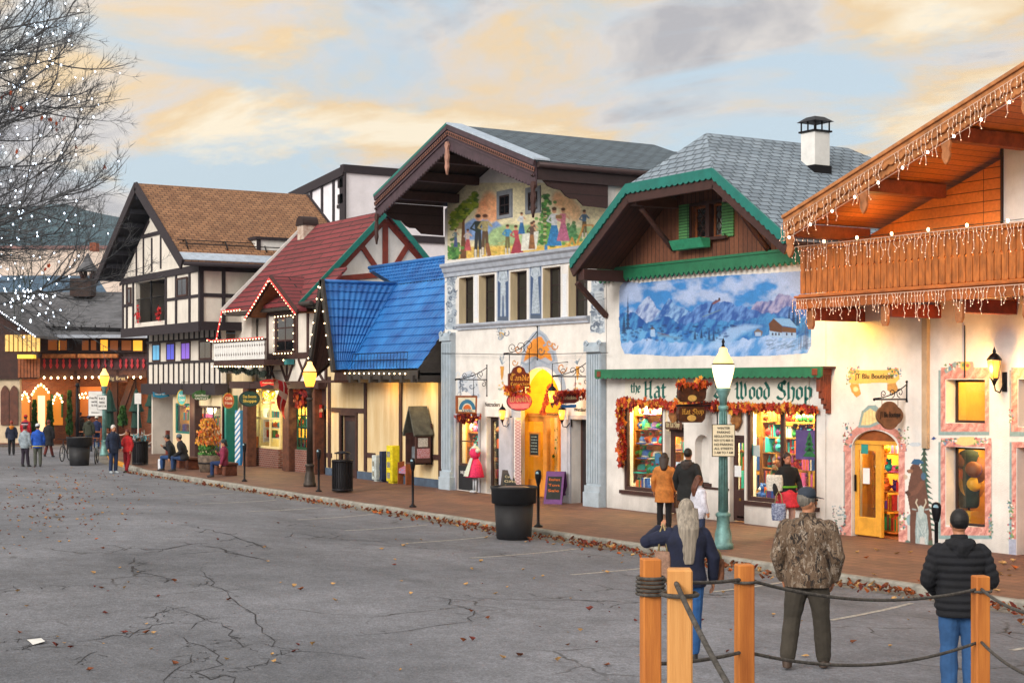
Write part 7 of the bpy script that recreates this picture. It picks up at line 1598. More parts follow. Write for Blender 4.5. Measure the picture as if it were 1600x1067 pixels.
g=MB();g.box(x0+.2,x0+.4,yd-.004,yd-.001,1.75,2.0);g.build('notice',mat('teal_notice','2a8a84',.6,.1,9),do)
mb=MB();mb.box(od[0],od[1],yd-.02,yd+.09,zt,zt+.08);mb.box(x1+.0,x1+.06,yd,yd+.08,0.02,zt)
P=[(xc-ra,yd+.02,zt+.08)]+[(xc+ra*math.cos(math.pi-math.pi*k/12),yd+.02,max(zt+.08,zs)+(od[3]-max(zs,zt+.08))*math.sin(math.pi*k/12)) for k in range(1,12)]+[(xc+ra,yd+.02,zt+.08)]
mb.prism(P,(0,.03,0),1);mb.build('door_frame',[M_yel,mat('brown_arch_wood','8c4a1c',.6,.2,4,.2,30)],bq)
room(bq,od[0]-.2,od[1]+.6,0.012,zt+.05,yd+.1,2.0,mat('amber_wall','e0a040',.8,.1,3,.1,20),150,(1,.68,.25))
sh=shelves('yellow display shelf of shoes and bags just inside the open arched boutique door',x1-.75,od[1]-.1,[.12,.55,.95,1.35,1.75,2.1],yd+.55,yd+.95,M_shelfwood)
for k,z in enumerate([.12,.55,.95,1.35,1.75]):goods(x1-.7,od[1]-.15,z,yd+.68,6,'goods on the boutique door shelf','small colourful ware on the shelf inside the arched boutique door','goods',['plush_toy','book_stack','gift_box','hat'],40+k,1.3)
for k,(px,py,c) in enumerate(((1508,722,5),(1524,735,5),(1504,745,9),(1518,758,3))):
 p=PY(px,py,YW+.8);h=goods_mesh('hat',c).copy();COL.objects.link(h);h.hide_render=False;del h['_p'];h.location=p;h.rotation_euler=(1.3,0,.4*k);h.scale=(2.1,)*3
 tag(h,['large dark hat hung highest in the boutique window','brown brimmed hat beside the topmost hat in the boutique window','orange straw hat low on the left in the boutique window','yellow hat just above the dark garment in the boutique window'][k],'hat','hats hung in the boutique window')
ds=thing('dress_form','dark green garment on a dress form inside the lower boutique window','dress form',tuple(PY(1514,815,YW+.8)))
q=PY(1514,815,YW+.8);z0=o2[2]
mb=MB();mb.lathe([(.16,0),(.2,.05),(.22,.4),(.15,.75),(.2,1.02),(.18,1.12),(.05,1.18)],(q.x,q.y,z0+.3),16);mb.build('garment',mat('dark_green_cloth','2c3a34',.9,.2,6),ds)
mb=MB();mb.tube([(q.x,q.y,z0),(q.x,q.y,z0+.35)],.02,6);mb.lathe([(.15,0),(.15,.02)],(q.x,q.y,z0),12);mb.build('stand',M_iron,ds)
cr=thing('wooden_crate','small slatted wooden crate on the sill of the lower boutique window','crate',(q.x+.1,YW+.45,z0))
mb=MB()
for k in range(3):mb.box(q.x-.2,q.x+.4,YW+.4,YW+.42,z0+.02+k*.085,z0+.09+k*.085);mb.box(q.x-.2,q.x+.4,YW+.62,YW+.64,z0+.02+k*.085,z0+.09+k*.085)
for xx in (-.2,.38):mb.box(q.x+xx,q.x+xx+.02,YW+.42,YW+.62,z0,z0+.27)
mb.build('slats',M_yel,cr)
cv=Canvas(1296,565,1640,885,1.0);rn=random.Random(5)
PINK,PINKD,TEALG='c68a80','a86a64','7f9a9c'
def marble(x0,y0,x1,y1,seed=1):
 cv.rect(x0,y0,x1,y1,PINK,var=.25,vs=7,seed=seed)
 M=cv.mpoly([(x0,y0),(x1,y0),(x1,y1),(x0,y1)])
 st=np.abs(np.sin((cv.X*.8+cv.Y*.55)*.28+4*fbm(cv.X,cv.Y,9,seed)))
 cv.put(M*(st < .3),PINKD,.7);cv.put(M*(st > .93),'e0b0a4',.6)
def roses(x0,y0,x1,y1,n,cols=('a83040','6f8f58','5f86a0','e4d9d0','3f6a50')):
 for k in range(n):
  x=x0+(x1-x0)*rn.random();y=y0+(y1-y0)*rn.random();cv.ell(x,y,rn.uniform(1,2.3),rn.uniform(1,2.2),rn.choice(cols),.9)
for (x0,y0,x1,y1) in ((1466,578,1546,680),(1466,690,1550,842),(1577,578,1640,682),(1577,690,1640,875)):cv.rect(x0,y0,x1,y1,TEALG,var=.2)
marble(1470,574,1545,674);marble(1470,684,1549,836,2);marble(1580,574,1640,674,3);marble(1581,690,1640,872,4)
cv.ell(1508,571,14,13,PINK,var=.2);cv.ell(1508,571,8,8,'d8b860');cv.ell(1505,570,2.5,3,'7a9a60');cv.ell(1512,571,2.5,3,'9a5a50')
cv.poly([(1475,578),(1494,562),(1494,574),(1478,584)],TEALG);roses(1476,564,1500,578,26)
cv.poly([(1490,692),(1500,682),(1522,682),(1528,692),(1508,697)],'d4bf80');roses(1470,684,1495,694,26);roses(1522,684,1546,694,22)
roses(1545,800,1551,845,26,('6f8f80','5f86a0','3f6a50'));roses(1574,780,1584,845,60);roses(1576,640,1583,660,16)
cv.rect(1576,842,1588,874,'9aa0b4',var=.2)
cv.rect(1318,700,1331,842,TEALG);marble(1320,702,1332,840,5);marble(1403,702,1414,852,6);marble(1401,820,1418,858,7);marble(1313,820,1332,842,8)
arc=[(1367+50*math.cos(math.pi-math.pi*k/16),705-47*math.sin(math.pi*k/16)) for k in range(17)];arc2=[(1367+37*math.cos(math.pi*k/16),705-34*math.sin(math.pi*k/16)) for k in range(17)]
cv.poly([(1312,705)]+arc+[(1421,705)],TEALG);cv.poly(arc+arc2,PINK,var=.3,vs=6)
for k in range(17):
 a=math.pi*k/16;cv.line([(1367+37*math.cos(a),705-34*math.sin(a)),(1367+50*math.cos(a),705-47*math.sin(a))],1.2,PINKD,.6)
cv.poly([(1340,668),(1346,642),(1356,633),(1368,632),(1378,642),(1374,662),(1360,668)],TEALG);cv.poly([(1345,664),(1350,645),(1360,638),(1370,645),(1371,658),(1358,664)],'d8c48c',var=.2)
for k in range(5):cv.line([(1348+k*5,642),(1346+k*6,663)],.8,'9a8a60',.7)
roses(1300,790,1322,842,90,('8a2838','d8d0cc','4a6a60','7f9aa4','2e4a3c'));roses(1316,660,1334,700,50);roses(1404,665,1420,702,44);roses(1405,800,1420,826,30)
cv.ell(1421,812,5,9,'8aa8b0')
cv.poly([(1324,582),(1330,574),(1345,578),(1380,578),(1404,574),(1406,592),(1398,600),(1375,598),(1345,600),(1326,598)],'dcb45c',var=.12)
cv.poly([(1326,598),(1342,600),(1346,616),(1338,622),(1330,612)],'c89a48',var=.2);cv.ell(1337,608,4,4,'e8cf98')
cv.poly([(1386,600),(1400,598),(1404,608),(1396,617),(1386,610)],'b88a48',var=.2)
roses(1322,570,1342,584,30);roses(1386,574,1408,588,40);roses(1322,585,1330,600,12)
for k in range(18):
 y=680+k*8.4;w_=3+k*1.25;
 cv.poly([(1444,y-6),(1444+w_,y+9),(1444+w_*.4,y+6),(1444,y+10),(1444-w_*.4,y+6),(1444-w_,y+9)],rn.choice(('3f6258','355548','4a7268')),soft=1.2)
cv.line([(1444,690),(1446,850)],2,'4a3a30',.6)
BR='5e3f34'
cv.poly([(1424,735),(1432,728),(1440,732),(1444,745),(1447,762),(1452,790),(1456,830),(1458,852),(1446,855),(1440,800),(1434,855),(1421,853),(1422,800),(1417,772),(1420,752)],BR,var=.25,vs=4)
cv.ell(1430,733,8.5,9.5,BR,var=.2);cv.ell(1421.5,736,5,3.4,'8a6450');cv.ell(1417.5,735,1.3,1.2,'1c1618');cv.ell(1427,731,1,1,'1c1618');cv.ell(1435,725,2.6,2.6,BR)
cv.line([(1440,755),(1432,768),(1420,772)],7,'6e4a3c');cv.line([(1420,772),(1417,769)],6,'4a3028')
cv.poly([(1422,724),(1428,716),(1437,717),(1444,723),(1434,726)],'2f5a80');cv.ell(1443,744,4,6,'38688a',.7)
cv.ell(1419,745,3,5,'d0c8b8',.0)
G1='93a4a6'
cv.poly([(1432,800),(1440,797),(1448,804),(1451,830),(1450,855),(1446,856),(1444,838),(1438,838),(1437,856),(1431,856),(1430,830)],G1,var=.3,vs=3)
cv.poly([(1434,792),(1439,789),(1444,793),(1443,806),(1439,811),(1435,806)],'a8b6b6');cv.line([(1435,793),(1431,785),(1433,780)],1.6,'c8c4b0');cv.line([(1443,793),(1447,785),(1446,780)],1.6,'c8c4b0');cv.line([(1431,796),(1426,795)],2,G1);cv.line([(1446,796),(1451,795)],2,G1)
for k in range(30):cv.line([(1431+rn.random()*19,812+rn.random()*20)]*1+[(1431+rn.random()*19,835+rn.random()*18)],.6,rn.choice(('c4d0d0','6a8088')),.6)
cv.ell(1418,850,5,7,'5a7068',var=.3);cv.ell(1454,850,4,7,'4a5a4a',var=.3)
cv.poly([(1454,686),(1459,681),(1462,684),(1463,680),(1464,685),(1459,688)],'2a4a86');cv.ell(1430,694,10,4,'a8bccc',.6)
cv.ell(1415,745,3.5,4.5,'b49a80',.8)
for a in ((1478,593,1539,661),(1478,699,1539,823),(1591,592,1661,667),(1589,700,1663,890)):cv.cutr(*a)
cv.cut([(1331,860),(1331,697)]+[(1367.5+36.5*math.cos(math.pi-math.pi*k/12),697-25*math.sin(math.pi*k/12)) for k in range(13)]+[(1404,860)])
cv.mesh('wall_painting',YW,bq)
ytext('JT Blu Boutique',YW-.004,1336,1396,588,8,mat('dark_lettering','3a2c22',.8,.1,9),bq)
l=lantern('black iron wall lantern glowing between the two upper boutique windows',PY(1553.5,577,YW-.3),1.0,'lanterns',wallY=YW,e=150)
l['label']='black iron lantern on the white boutique wall between two pink framed windows';del l['group']
sp=thing('spot_lamp','small round bulkhead lamp under the balcony above the boutique wall','lamp',tuple(PY(1308,493,YW-.35)))
q=PY(1308,493,YW-.35);mb=MB();mb.tube([(q.x,YW,q.z+.2),(q.x,q.y,q.z+.18),(q.x,q.y,q.z+.08)],.015,6);mb.lathe([(.05,.1),(.11,.03),(.1,.02)],tuple(q),12);mb.build('fitting',M_iron,sp)
mb=MB();mb.ball(tuple(q),.07,0,12,8);mb.build('bulb',emis('flood_bulb','ffd070',14.),sp);lamp((q.x,YW-.75,q.z-.1),150,(1,.46,.07),.08)
sg=thing('hanging_sign','brown quatrefoil shop sign hung from a scrolled iron arm beside the arched door','sign',tuple(PY(1417,620,YW)))
Xs=PY(1417,620,YW).x;a=PXX(1366,624,Xs);b=PXX(1417,598,Xs);c=PXX(1417,625,Xs)
bracket(sg,Xs,YW,a.y,b.z,c.z,a.z)
P=[]
for k in range(40):
 an=2*math.pi*k/40;r=1+.16*abs(math.cos(2*an));P.append((1391+18*r*math.cos(an),649+19*r*math.sin(an)))
bo=xboard('board',sg,Xs,P,mat('sign_brown','6e4c34',.7,.2,5),.05)
xtext('JT Blu Boutique',Xs,1375,1407,648,9,mat('black_lettering','15110f',.7,.1,9),sg)
mb=MB()
for px in (1378,1403):p1=PXX(px,624,Xs);p2=PXX(px,634,Xs);mb.tube([p1,p2],.008,4)
mb.build('chain',M_iron,sg)
E=[(XE,Yr-.09,rz(XE)-.2),((XE+Xap)/2,Yr-.09,rz((XE+Xap)/2)-.2),(Xap,Yr-.09,rz(Xap)-.2)]
icicles('white icicle lights hanging from the carved barge board of the big timber gable',[Vector(p)+Vector((0,0,.14)) for p in E],.1,.16,.6,1)
icicles('white icicle lights draped over the handrail of the timber balcony',[Vector((bx0-.05,Yb-.09,6.04)),Vector((bx1,Yb-.09,6.04))],.095,.12,.5,2)
icicles('white icicle lights hanging below the beam under the timber balcony',[Vector((bx0-.1,Yb-.11,4.95)),Vector((bx1,Yb-.11,4.95))],.085,.22,.55,3)
icicles('short icicle lights bunched on the left end of the timber gable',[Vector((XE,Yr,rz(XE)-.1)),Vector((XE+.02,YW,rz(XE)-.1))],.16,.3,.7,4)
t=thing('bulb_string','row of round white bulbs under the barge board of the timber gable','string lights',E[0])
pts=[Vector((x,Yr-.1,rz(x)-.42)) for x in [XE+.25+.62*k for k in range(15)]]
mb=MB();mb.tube([Vector((XE,Yr-.1,rz(XE)-.4))]+pts,.006,5);mb.build('wire',M_wirew,t);bulbs(t,pts,.026,emis('round_bulb','fff0dc',6.))
t=thing('bulb_string','warm bulbs lying along the top of the balcony handrail in front of orange boards','string lights',(bx0,Yb+.2,6.1))
pts=[Vector((bx0+.5+.95*k,Yb+.2,6.13)) for k in range(11)]
mb=MB();mb.tube(pts,.006,5);mb.build('wire',M_wire,t);bulbs(t,pts,.03,M_bulb)
for p in pts[1::2]:lamp((p.x,p.y+.5,p.z+.1),20,(1,.55,.15),.05)
# ================= people: one continuous remeshed body each, clothes over it =================
def rem(o,vs,sm_=3,disp=0.,dsc=.25):
 md=o.modifiers.new('remesh','REMESH');md.mode='VOXEL';md.voxel_size=vs;md.use_smooth_shade=True
 if disp:
  key='folds%.2f' % dsc
  tx=bpy.data.textures.get(key) or bpy.data.textures.new(key,'CLOUDS');tx.noise_scale=dsc;tx.noise_depth=2
  dm=o.modifiers.new('folds','DISPLACE');dm.texture=tx;dm.strength=disp;dm.mid_level=.5;dm.texture_coords='LOCAL'
 if sm_:s_=o.modifiers.new('smooth','SMOOTH');s_.factor=.5;s_.iterations=sm_
 return o
def limb(mb,pts,rr,n=12,puff=0.,per=.06):
 P=[Vector(p) for p in pts]
 if puff:
  Q,Rr=[],[]
  for a,b,ra,rb2 in zip(P,P[1:],rr,rr[1:]):
   k=max(2,int((b-a).length/.012))
   for i in range(k):Q.append(a.lerp(b,i/k));Rr.append(ra+(rb2-ra)*i/k)
  Q.append(P[-1]);Rr.append(rr[-1]);d=0
  for i in range(len(Q)):
   if i:d += (Q[i]-Q[i-1]).length
   Rr[i] += puff*(abs(math.sin(math.pi*d/per))-.5)
  P,rr=Q,Rr
 mb.tube(P,rr,n)
 for p,r in ((P[0],rr[0]),(P[-1],rr[-1])):mb.ball(p,r*.98,0,n,7)
 if not puff:
  for p,r in zip(P[1:-1],rr[1:-1]):mb.ball(p,r,0,n,7)
def hand(mb,w,d,side,curl=.5,s=1.):
 """palm and five fingers from wrist w along d"""
 w=Vector(w);d=Vector(d).normalized();n=Vector((0,1,0))
 n=(n-d*n.dot(d)).normalized() if abs(d.y) < .9 else Vector((0,0,1));a=d.cross(n)
 for i in range(4):
  o_=n*((i-1.5)*.019*s);k0=w+d*.02*s+o_*.7;k1=w+d*.085*s+o_;Lf=(.07,.08,.075,.06)[i]*s
  inw=a*(-side);f1=k1+d*Lf*.5+inw*Lf*.2*curl;f2=f1+(d*(1-curl*.7)+inw*curl).normalized()*Lf*.5
  mb.tube([k0,k1],[.016*s,.0125*s],7);mb.ball(k1,.0125*s,0,7,5);mb.tube([k1,f1,f2],[.0105*s,.0095*s,.007*s],7);mb.ball(f2,.007*s,0,6,4)
 t0=w+d*.02*s+n*.022*s;t1=t0+(d*.5+n*.6).normalized()*.045*s;t2=t1+(d*.9+n*.1-a*side*.3).normalized()*.03*s
 mb.tube([t0,t1,t2],[.013*s,.011*s,.008*s],7)
def person(label,loc,yaw,H=1.75,top='20242c',bot='22324c',skin='b07a5c',hair='2a1c14',hairlen=0,hat=None,hatkind='beanie',vs=.02,arms=None,legs=None,sit=False,coat=0.,skirt=None,puff=0.,hood=None,shoes='1c1a1c',wide=1.,turn=0.,lean=0.,topmat=None,botmat=None,stripes=None,group=None,fold=.012):
 t=thing('person',label,'person',loc,yaw,group);k=H/1.75
 S_=lambda v:(v[0]*k,v[1]*k,v[2]*k)
 def blank():return MB()
 zoff=-.42 if sit else 0.
 A=dict(le=(-.25,-.02,1.14),lw=(-.25,.07,.9),re=(.25,-.02,1.14),rw=(.25,.07,.9));A.update(arms or {})
 Lg=dict(lk=(-.1,.02,.5),la=(-.1,-.01,.08),rk=(.1,.02,.5),ra=(.1,-.01,.08))
 if sit:Lg=dict(lk=(-.11,.42,.5),la=(-.12,.40,.08),rk=(.11,.42,.5),ra=(.12,.46,.08))
 Lg.update(legs or {});lz=lambda z:lean*(z-.95) if z > .95 else 0
 def up(v):return ((v[0]*(wide if abs(v[0]) > .1 else 1))*k,(v[1]+lz(v[2]))*k,(v[2]+zoff)*k)
 w=wide
 def torso(mb,e,z0=.86,z1=1.47,fl=0.,pf=0.):
  prof=[(.80,.15,.115),(.86,.165,.12),(.93,.168,.122),(1.02,.148,.108),(1.12,.145,.105),(1.22,.158,.115),(1.30,.178,.12),(1.37,.172,.112),(1.42,.14,.098),(1.46,.09,.08),(1.50,.07,.068)]
  rg=[]
  zz=z0
  while zz <= z1+1e-6:
   for (a,ra_,rb_),(b,rc_,rd_) in zip(prof,prof[1:]):
    if a <= zz <= b or (zz < .80 and a == .80):f=max(0,min(1,(zz-a)/(b-a)));rx,ry=ra_+(rc_-ra_)*f,rb_+(rd_-rb_)*f;break
   fx=fl*max(0,(1.0-zz)/.4);pz=pf*(abs(math.sin(math.pi*zz/.07))-.5) if pf else 0
   rg.append((up((0,0,zz)),(rx*w+e+fx+pz)*k,(ry*w+e+fx*.8+pz)*k,.85));zz += .012 if pf else .035
  mb.loft(rg,0,24)
 mb=blank();torso(mb,-.01,.84,1.36)
 hd=up((0,.015,1.635));c_,s2=math.cos(turn),math.sin(turn);hv=Vector((-s2,c_,0));hr=Vector((c_,s2,0));hc=Vector(hd)
 mb.tube([up((0,0,1.43)),up((0,.01,1.58))],[.058*k,.054*k],12)
 mb.ball(hc+Vector((0,0,.02*k))-hv*.012*k,.1*k,0,16,12,(.78,.95,1.08));mb.ball(hc+hv*.022*k-Vector((0,0,.05*k)),.066*k,0,14,9,(.86,.95,1.05))
 mb.ball(hc+hv*.098*k-Vector((0,0,.012*k)),.017*k,0,8,6,(.75,1.1,1.5));mb.ball(hc+hv*.087*k-Vector((0,0,.055*k)),.016*k,0,8,5,(1.5,.6,.5))
 for s_ in (-1,1):mb.ball(hc+hr*s_*.078*k-hv*.01*k-Vector((0,0,.005*k)),.022*k,0,8,6,(.45,.8,1.35));mb.ball(hc+hv*.086*k+hr*s_*.03*k+Vector((0,0,.028*k)),.014*k,0,6,5,(1.6,.5,.5))
 for s_,e_,w_ in ((-1,'le','lw'),(1,'re','rw')):
  sh,el_,wr=Vector(up((s_*.165,0,1.375))),Vector(up(A[e_])),Vector(up(A[w_]));limb(mb,[sh,el_,wr],[.052*k,.04*k,.027*k]);hand(mb,wr,wr-el_,s_,.6,k)
 for s_,kk,aa in ((-1,'lk','la'),(1,'rk','ra')):
  hp=Vector(S_((s_*.09,0,.9+zoff)));limb(mb,[hp,S_(Lg[kk]),S_(Lg[aa])],[.082*k,.058*k,.04*k])
 rem(local(mb.build('body',mat('skin_'+skin,skin,.5,.05,9,.05,60)),t),vs*.55 if vs < .015 else vs*.7,2)
 mb=blank()
 for s_ in (-1,1):mb.ball(hc+hv*.09*k+hr*s_*.03*k+Vector((0,0,.018*k)),.009*k,0,6,5)
 local(mb.build('eyes',mat('eye_dark','120e0c',.3,.0,5,0)),t)
 mb=blank()
 if not skirt or coat < .3:
  torso(mb,.012,.84,1.02)
  for s_,kk,aa in ((-1,'lk','la'),(1,'rk','ra')):
   hp=Vector(S_((s_*.088,0,.9+zoff)));kn=Vector(S_(Lg[kk]));an=Vector(S_(Lg[aa]));an2=kn.lerp(an,.93)
   limb(mb,[hp,hp.lerp(kn,.5),kn,kn.lerp(an2,.4),an2],[q*k*(1+(w-1)*.7) for q in (.104,.092,.073,.074,.066)])
  rem(local(mb.build('trousers',botmat or mat('cloth_'+bot,bot,.9,.12,5,.25,120)),t),vs*.8,1,fold*1.2 if vs < .015 else 0,.09)
 if skirt:
  mb=blank();mb.loft([(up((0,0,1.05)),.15*k,.12*k),(up((0,0,.9)),.21*k,.18*k),(up((0,0,.62)),.27*k,.23*k),(up((0,0,.6)),.25*k,.21*k)],0,20);rem(local(mb.build('skirt',mat('cloth_'+skirt,skirt,.8,.15,12,.2,90)),t),vs,1)
 for s_,aa in ((-1,'la'),(1,'ra')):
  a=Vector(S_(Lg[aa]));f=Vector((s_*.12,1,0)).normalized();mb=blank();z=a.z-.045*k
  g=max(-.02,0);mb.loft([(a-f*.02*k+Vector((0,0,-.07*k)),.045*k,.075*k),(a+Vector((0,0,-.03*k)),.05*k,.07*k),(a+Vector((0,0,.035*k)),.048*k,.05*k)],0,12)
  mb.tube([a+f*.02*k-Vector((0,0,.04*k)),a+f*.11*k-Vector((0,0,.052*k)),a+f*.17*k-Vector((0,0,.06*k))],[.046*k,.042*k,.028*k],10);mb.ball(a+f*.16*k-Vector((0,0,.055*k)),.032*k,0,8,6,(1.1,1,.7))
  rem(local(mb.build('shoe',mat('shoe_'+shoes,shoes,.6,.1,9,.2,60)),t),vs*.7,2)
 mb=blank();zb=.84-coat;torso(mb,.034,zb,1.495,.05 if coat > .1 else 0.,.02*puff)
 for s_,e_,w_ in ((-1,'le','lw'),(1,'re','rw')):
  sh,el_,wr=Vector(up((s_*.158,0,1.375))),Vector(up(A[e_])),Vector(up(A[w_]));limb(mb,[sh,sh.lerp(el_,.55),el_,el_.lerp(wr,.93)],[q*k*(1+(w-1)*.6)+.004 for q in (.084,.073,.064,.047)],12,.016*puff,.07)
 mb.tube([up((0,-.01,1.42)),up((0,-.0,1.535))],[.092*k,.078*k],14)
 jm=topmat or mat('cloth_'+top,top,.85,.18,9,.35,110);o=local(mb.build('jacket',jm),t);rem(o,vs*.75,1 if puff else 2,fold if not puff else fold*.5,.12)
 if stripes:
  for z0,z1,c in stripes:
   mb=blank();n=4;mb.loft([(up((0,0,z0+(z1-z0)*i/n)),(.178*w+.042)*k,(.12*w+.042)*k,.85) for i in range(n+1)],0,24);local(mb.build('stripe',mat('cloth_'+c,c,.85,.1,6)),t)
 if hood:
  mb=blank();mb.tube([up((-.1,-.05,1.46)),up((-.06,-.115,1.45)),up((0,-.14,1.43)),up((.06,-.115,1.45)),up((.1,-.05,1.46))],[.05*k,.068*k,.078*k,.068*k,.05*k],10);mb.ball(up((0,-.13,1.38)),.085*k,0,12,8,(1.1,.7,.8));rem(local(mb.build('hood',topmat if hood == 1 and topmat else mat('cloth_'+(top if hood == 1 else hood),top if hood == 1 else hood,.85,.12,6)),t),vs*.8,2,fold,.05)
 if hair:
  mb=blank();mb.ball(hc+Vector((0,0,.04*k))-hv*.022*k,.107*k,0,16,11,(.83,.94,1.02))
  if hairlen:
   n=max(3,int(hairlen/.05));sp=.105+.02*min(1,hairlen/.4)
   mb.loft([(tuple(hc-hv*(.05+.1*min(1,i/4))*k-Vector((0,lz(1.4)*0,(-.04+hairlen*i/n)*k))),sp*k*(1-.55*(i/n)**2),.05*k*(1-.4*i/n)+.012*k) for i in range(n+1)],0,18)
  hm=mat('hair_'+hair,hair,.5,.25,5,.35,40,stretch=(9,9,.5));rem(local(mb.build('hair',hm),t),vs*.6,1,.006 if vs < .015 else 0,.05)
 if hat:
  mb=blank();hm=mat('hat_'+hat,hat,.85,.1,9,.2,60)
  if hatkind == 'cap':
   mb.loft([(tuple(hc+Vector((0,0,z*k))-hv*.012*k),r*k,r*1.12*k) for z,r in ((.045,.09),(.08,.093),(.12,.082),(.145,.05),(.152,.01))],0,18)
   b0=hc+hv*.085*k+Vector((0,0,.052*k));mb.prism([b0+hr*x*k+hv*y*k-Vector((0,0,(.25*y+abs(x)*.12)*k)) for x,y in ((-.075,-.02),(-.065,.055),(-.03,.085),(.03,.085),(.065,.055),(.075,-.02))],(0,0,.007*k))
  else:
   mb.loft([(tuple(hc+Vector((0,0,z*k))-hv*.012*k),r*k,r*1.1*k) for z,r in ((.03,.094),(.07,.098),(.12,.09),(.15,.06),(.165,.01))],0,16)
   if hatkind == 'pom':mb.ball(hc+Vector((0,0,.19*k)),.035*k,0,8,6)
  local(mb.build('hat',hm),t)
 return t
def camo():
 m,nt,b=_nt('camo_cloth');b.inputs['Roughness'].default_value=.9;tc=N(nt,'ShaderNodeTexCoord');prev=None
 mp=N(nt,'ShaderNodeMapping');mp.inputs['Scale'].default_value=(1.5,1.5,.75);L(nt,tc.outputs['Object'],mp.inputs[0])
 cols=['5c4a3a','241c18','7c6c5c','43301f','8f8478','120e0b']
 for i,c in enumerate(cols):
  if i == 0:prev=None;base=rgb(c);continue
  n=N(nt,'ShaderNodeTexNoise',i_Scale=4.+2.2*i,i_Detail=5.,i_Roughness=.7,i_Distortion=1.2);off=N(nt,'ShaderNodeMapping');off.inputs['Location'].default_value=(i*3.3,i*1.7,i*5.1);L(nt,mp.outputs[0],off.inputs[0]);L(nt,off.outputs[0],n.inputs['Vector'])
  r=N(nt,'ShaderNodeMapRange',i_1=.54+.008*i,i_2=.57+.008*i);L(nt,n.outputs[0],r.inputs[0]);mx=N(nt,'ShaderNodeMixRGB');L(nt,r.outputs[0],mx.inputs[0])
  if prev is None:mx.inputs[1].default_value=(*base,1)
  else:L(nt,prev,mx.inputs[1])
  mx.inputs[2].default_value=(*rgb(c),1);prev=mx.outputs[0]
 L(nt,prev,b.inputs['Base Color']);return m
def on_road(x,y):p=PR(x,y);return (p.x,p.y,road_z(p.x,p.y))
def on_walk(x,y):p=PZ(x,y,0.);return (p.x,p.y,0.)
person('woman with long grey hair in a navy sweater, seen from behind, left arm raised',on_road(1072,1032),AWAY+.1,1.74,'171d35','2a5890',hair='8f8578',hairlen=.6,vs=.011,arms=dict(le=(-.36,.12,1.30),lw=(-.2,.34,1.42),re=(.26,-.02,1.13),rw=(.27,.05,.88)),coat=.02,wide=1.16,legs=dict(ra=(.1,.08,.08)))
person('man in a camouflage jacket and grey cap, seen from behind, hands in pockets',on_road(1262,1044),AWAY-.25,1.90,bot='3a352e',hair='6e6860',hat='2c3440',hatkind='cap',vs=.011,topmat=camo(),arms=dict(le=(-.232,-.05,1.11),lw=(-.2,.05,.88),re=(.232,-.05,1.11),rw=(.2,.05,.88)),coat=.03,wide=1.24,turn=-.95,legs=dict(lk=(-.15,.0,.5),la=(-.19,-.12,.1),rk=(.13,.04,.5),ra=(.15,.1,.08)),shoes='3c2c22',hood=None)
person('man in a black quilted jacket and blue jeans, head bowed, seen from behind',on_road(1500,1092),AWAY-.12,1.80,'11131a','2c5280',hair='100e10',vs=.011,puff=1.,hood=1,arms=dict(le=(-.25,.0,1.12),lw=(-.16,.2,.98),re=(.25,.0,1.12),rw=(.16,.2,.98)),wide=1.18,coat=.06,lean=.08,turn=.12)
person('woman in an orange coat with dark piping facing the left shop door',on_walk(1038,828),AWAY-.2,1.68,'c07838','17161a',hair='2e1c12',hairlen=.3,vs=.014,coat=.2)
person('man in a black hooded parka facing the hat shop doorway',on_walk(1075,832),AWAY-.5,1.80,'1a1c1e','1d1f26',hair='120e0c',vs=.014,coat=.16,hood='3a3230',wide=1.1)
person('girl with long brown hair in a white top before the niche',on_walk(1092,858),AWAY-1.1,1.42,'c8c8d4','2a3550',hair='5a2e1a',hairlen=.4,vs=.014,coat=.1)
wp=on_walk(1230,836)
person('woman in a black coat over a bright red and green dress carrying bags',wp,math.radians(-110),1.74,'121316','c8a8a0',skin='b87a60',hair='2a140e',hairlen=.25,vs=.013,skirt='c83040',stripes=[(1.02,1.06,'5c9a28')],arms=dict(le=(-.27,-.02,1.13),lw=(-.26,.16,.92),re=(.28,.0,1.12),rw=(.3,.12,.88)))
person('man with white hair in a navy coat and jeans at the kerb corner',on_road(177,739),math.radians(-80),1.80,'18243c','1c2c4c',hair='c8c4c0',vs=.02,coat=.1,shoes='9aa4ac')
person('woman in a red jacket and dark red trousers holding a white cup',on_road(199,738),math.radians(-150),1.62,'b01c20','8a1420',hair='5a2014',hairlen=.15,vs=.02,legs=dict(la=(-.02,.1,.08),ra=(.1,-.08,.08)),arms=dict(rw=(.12,.26,1.12),re=(.25,.02,1.12)))
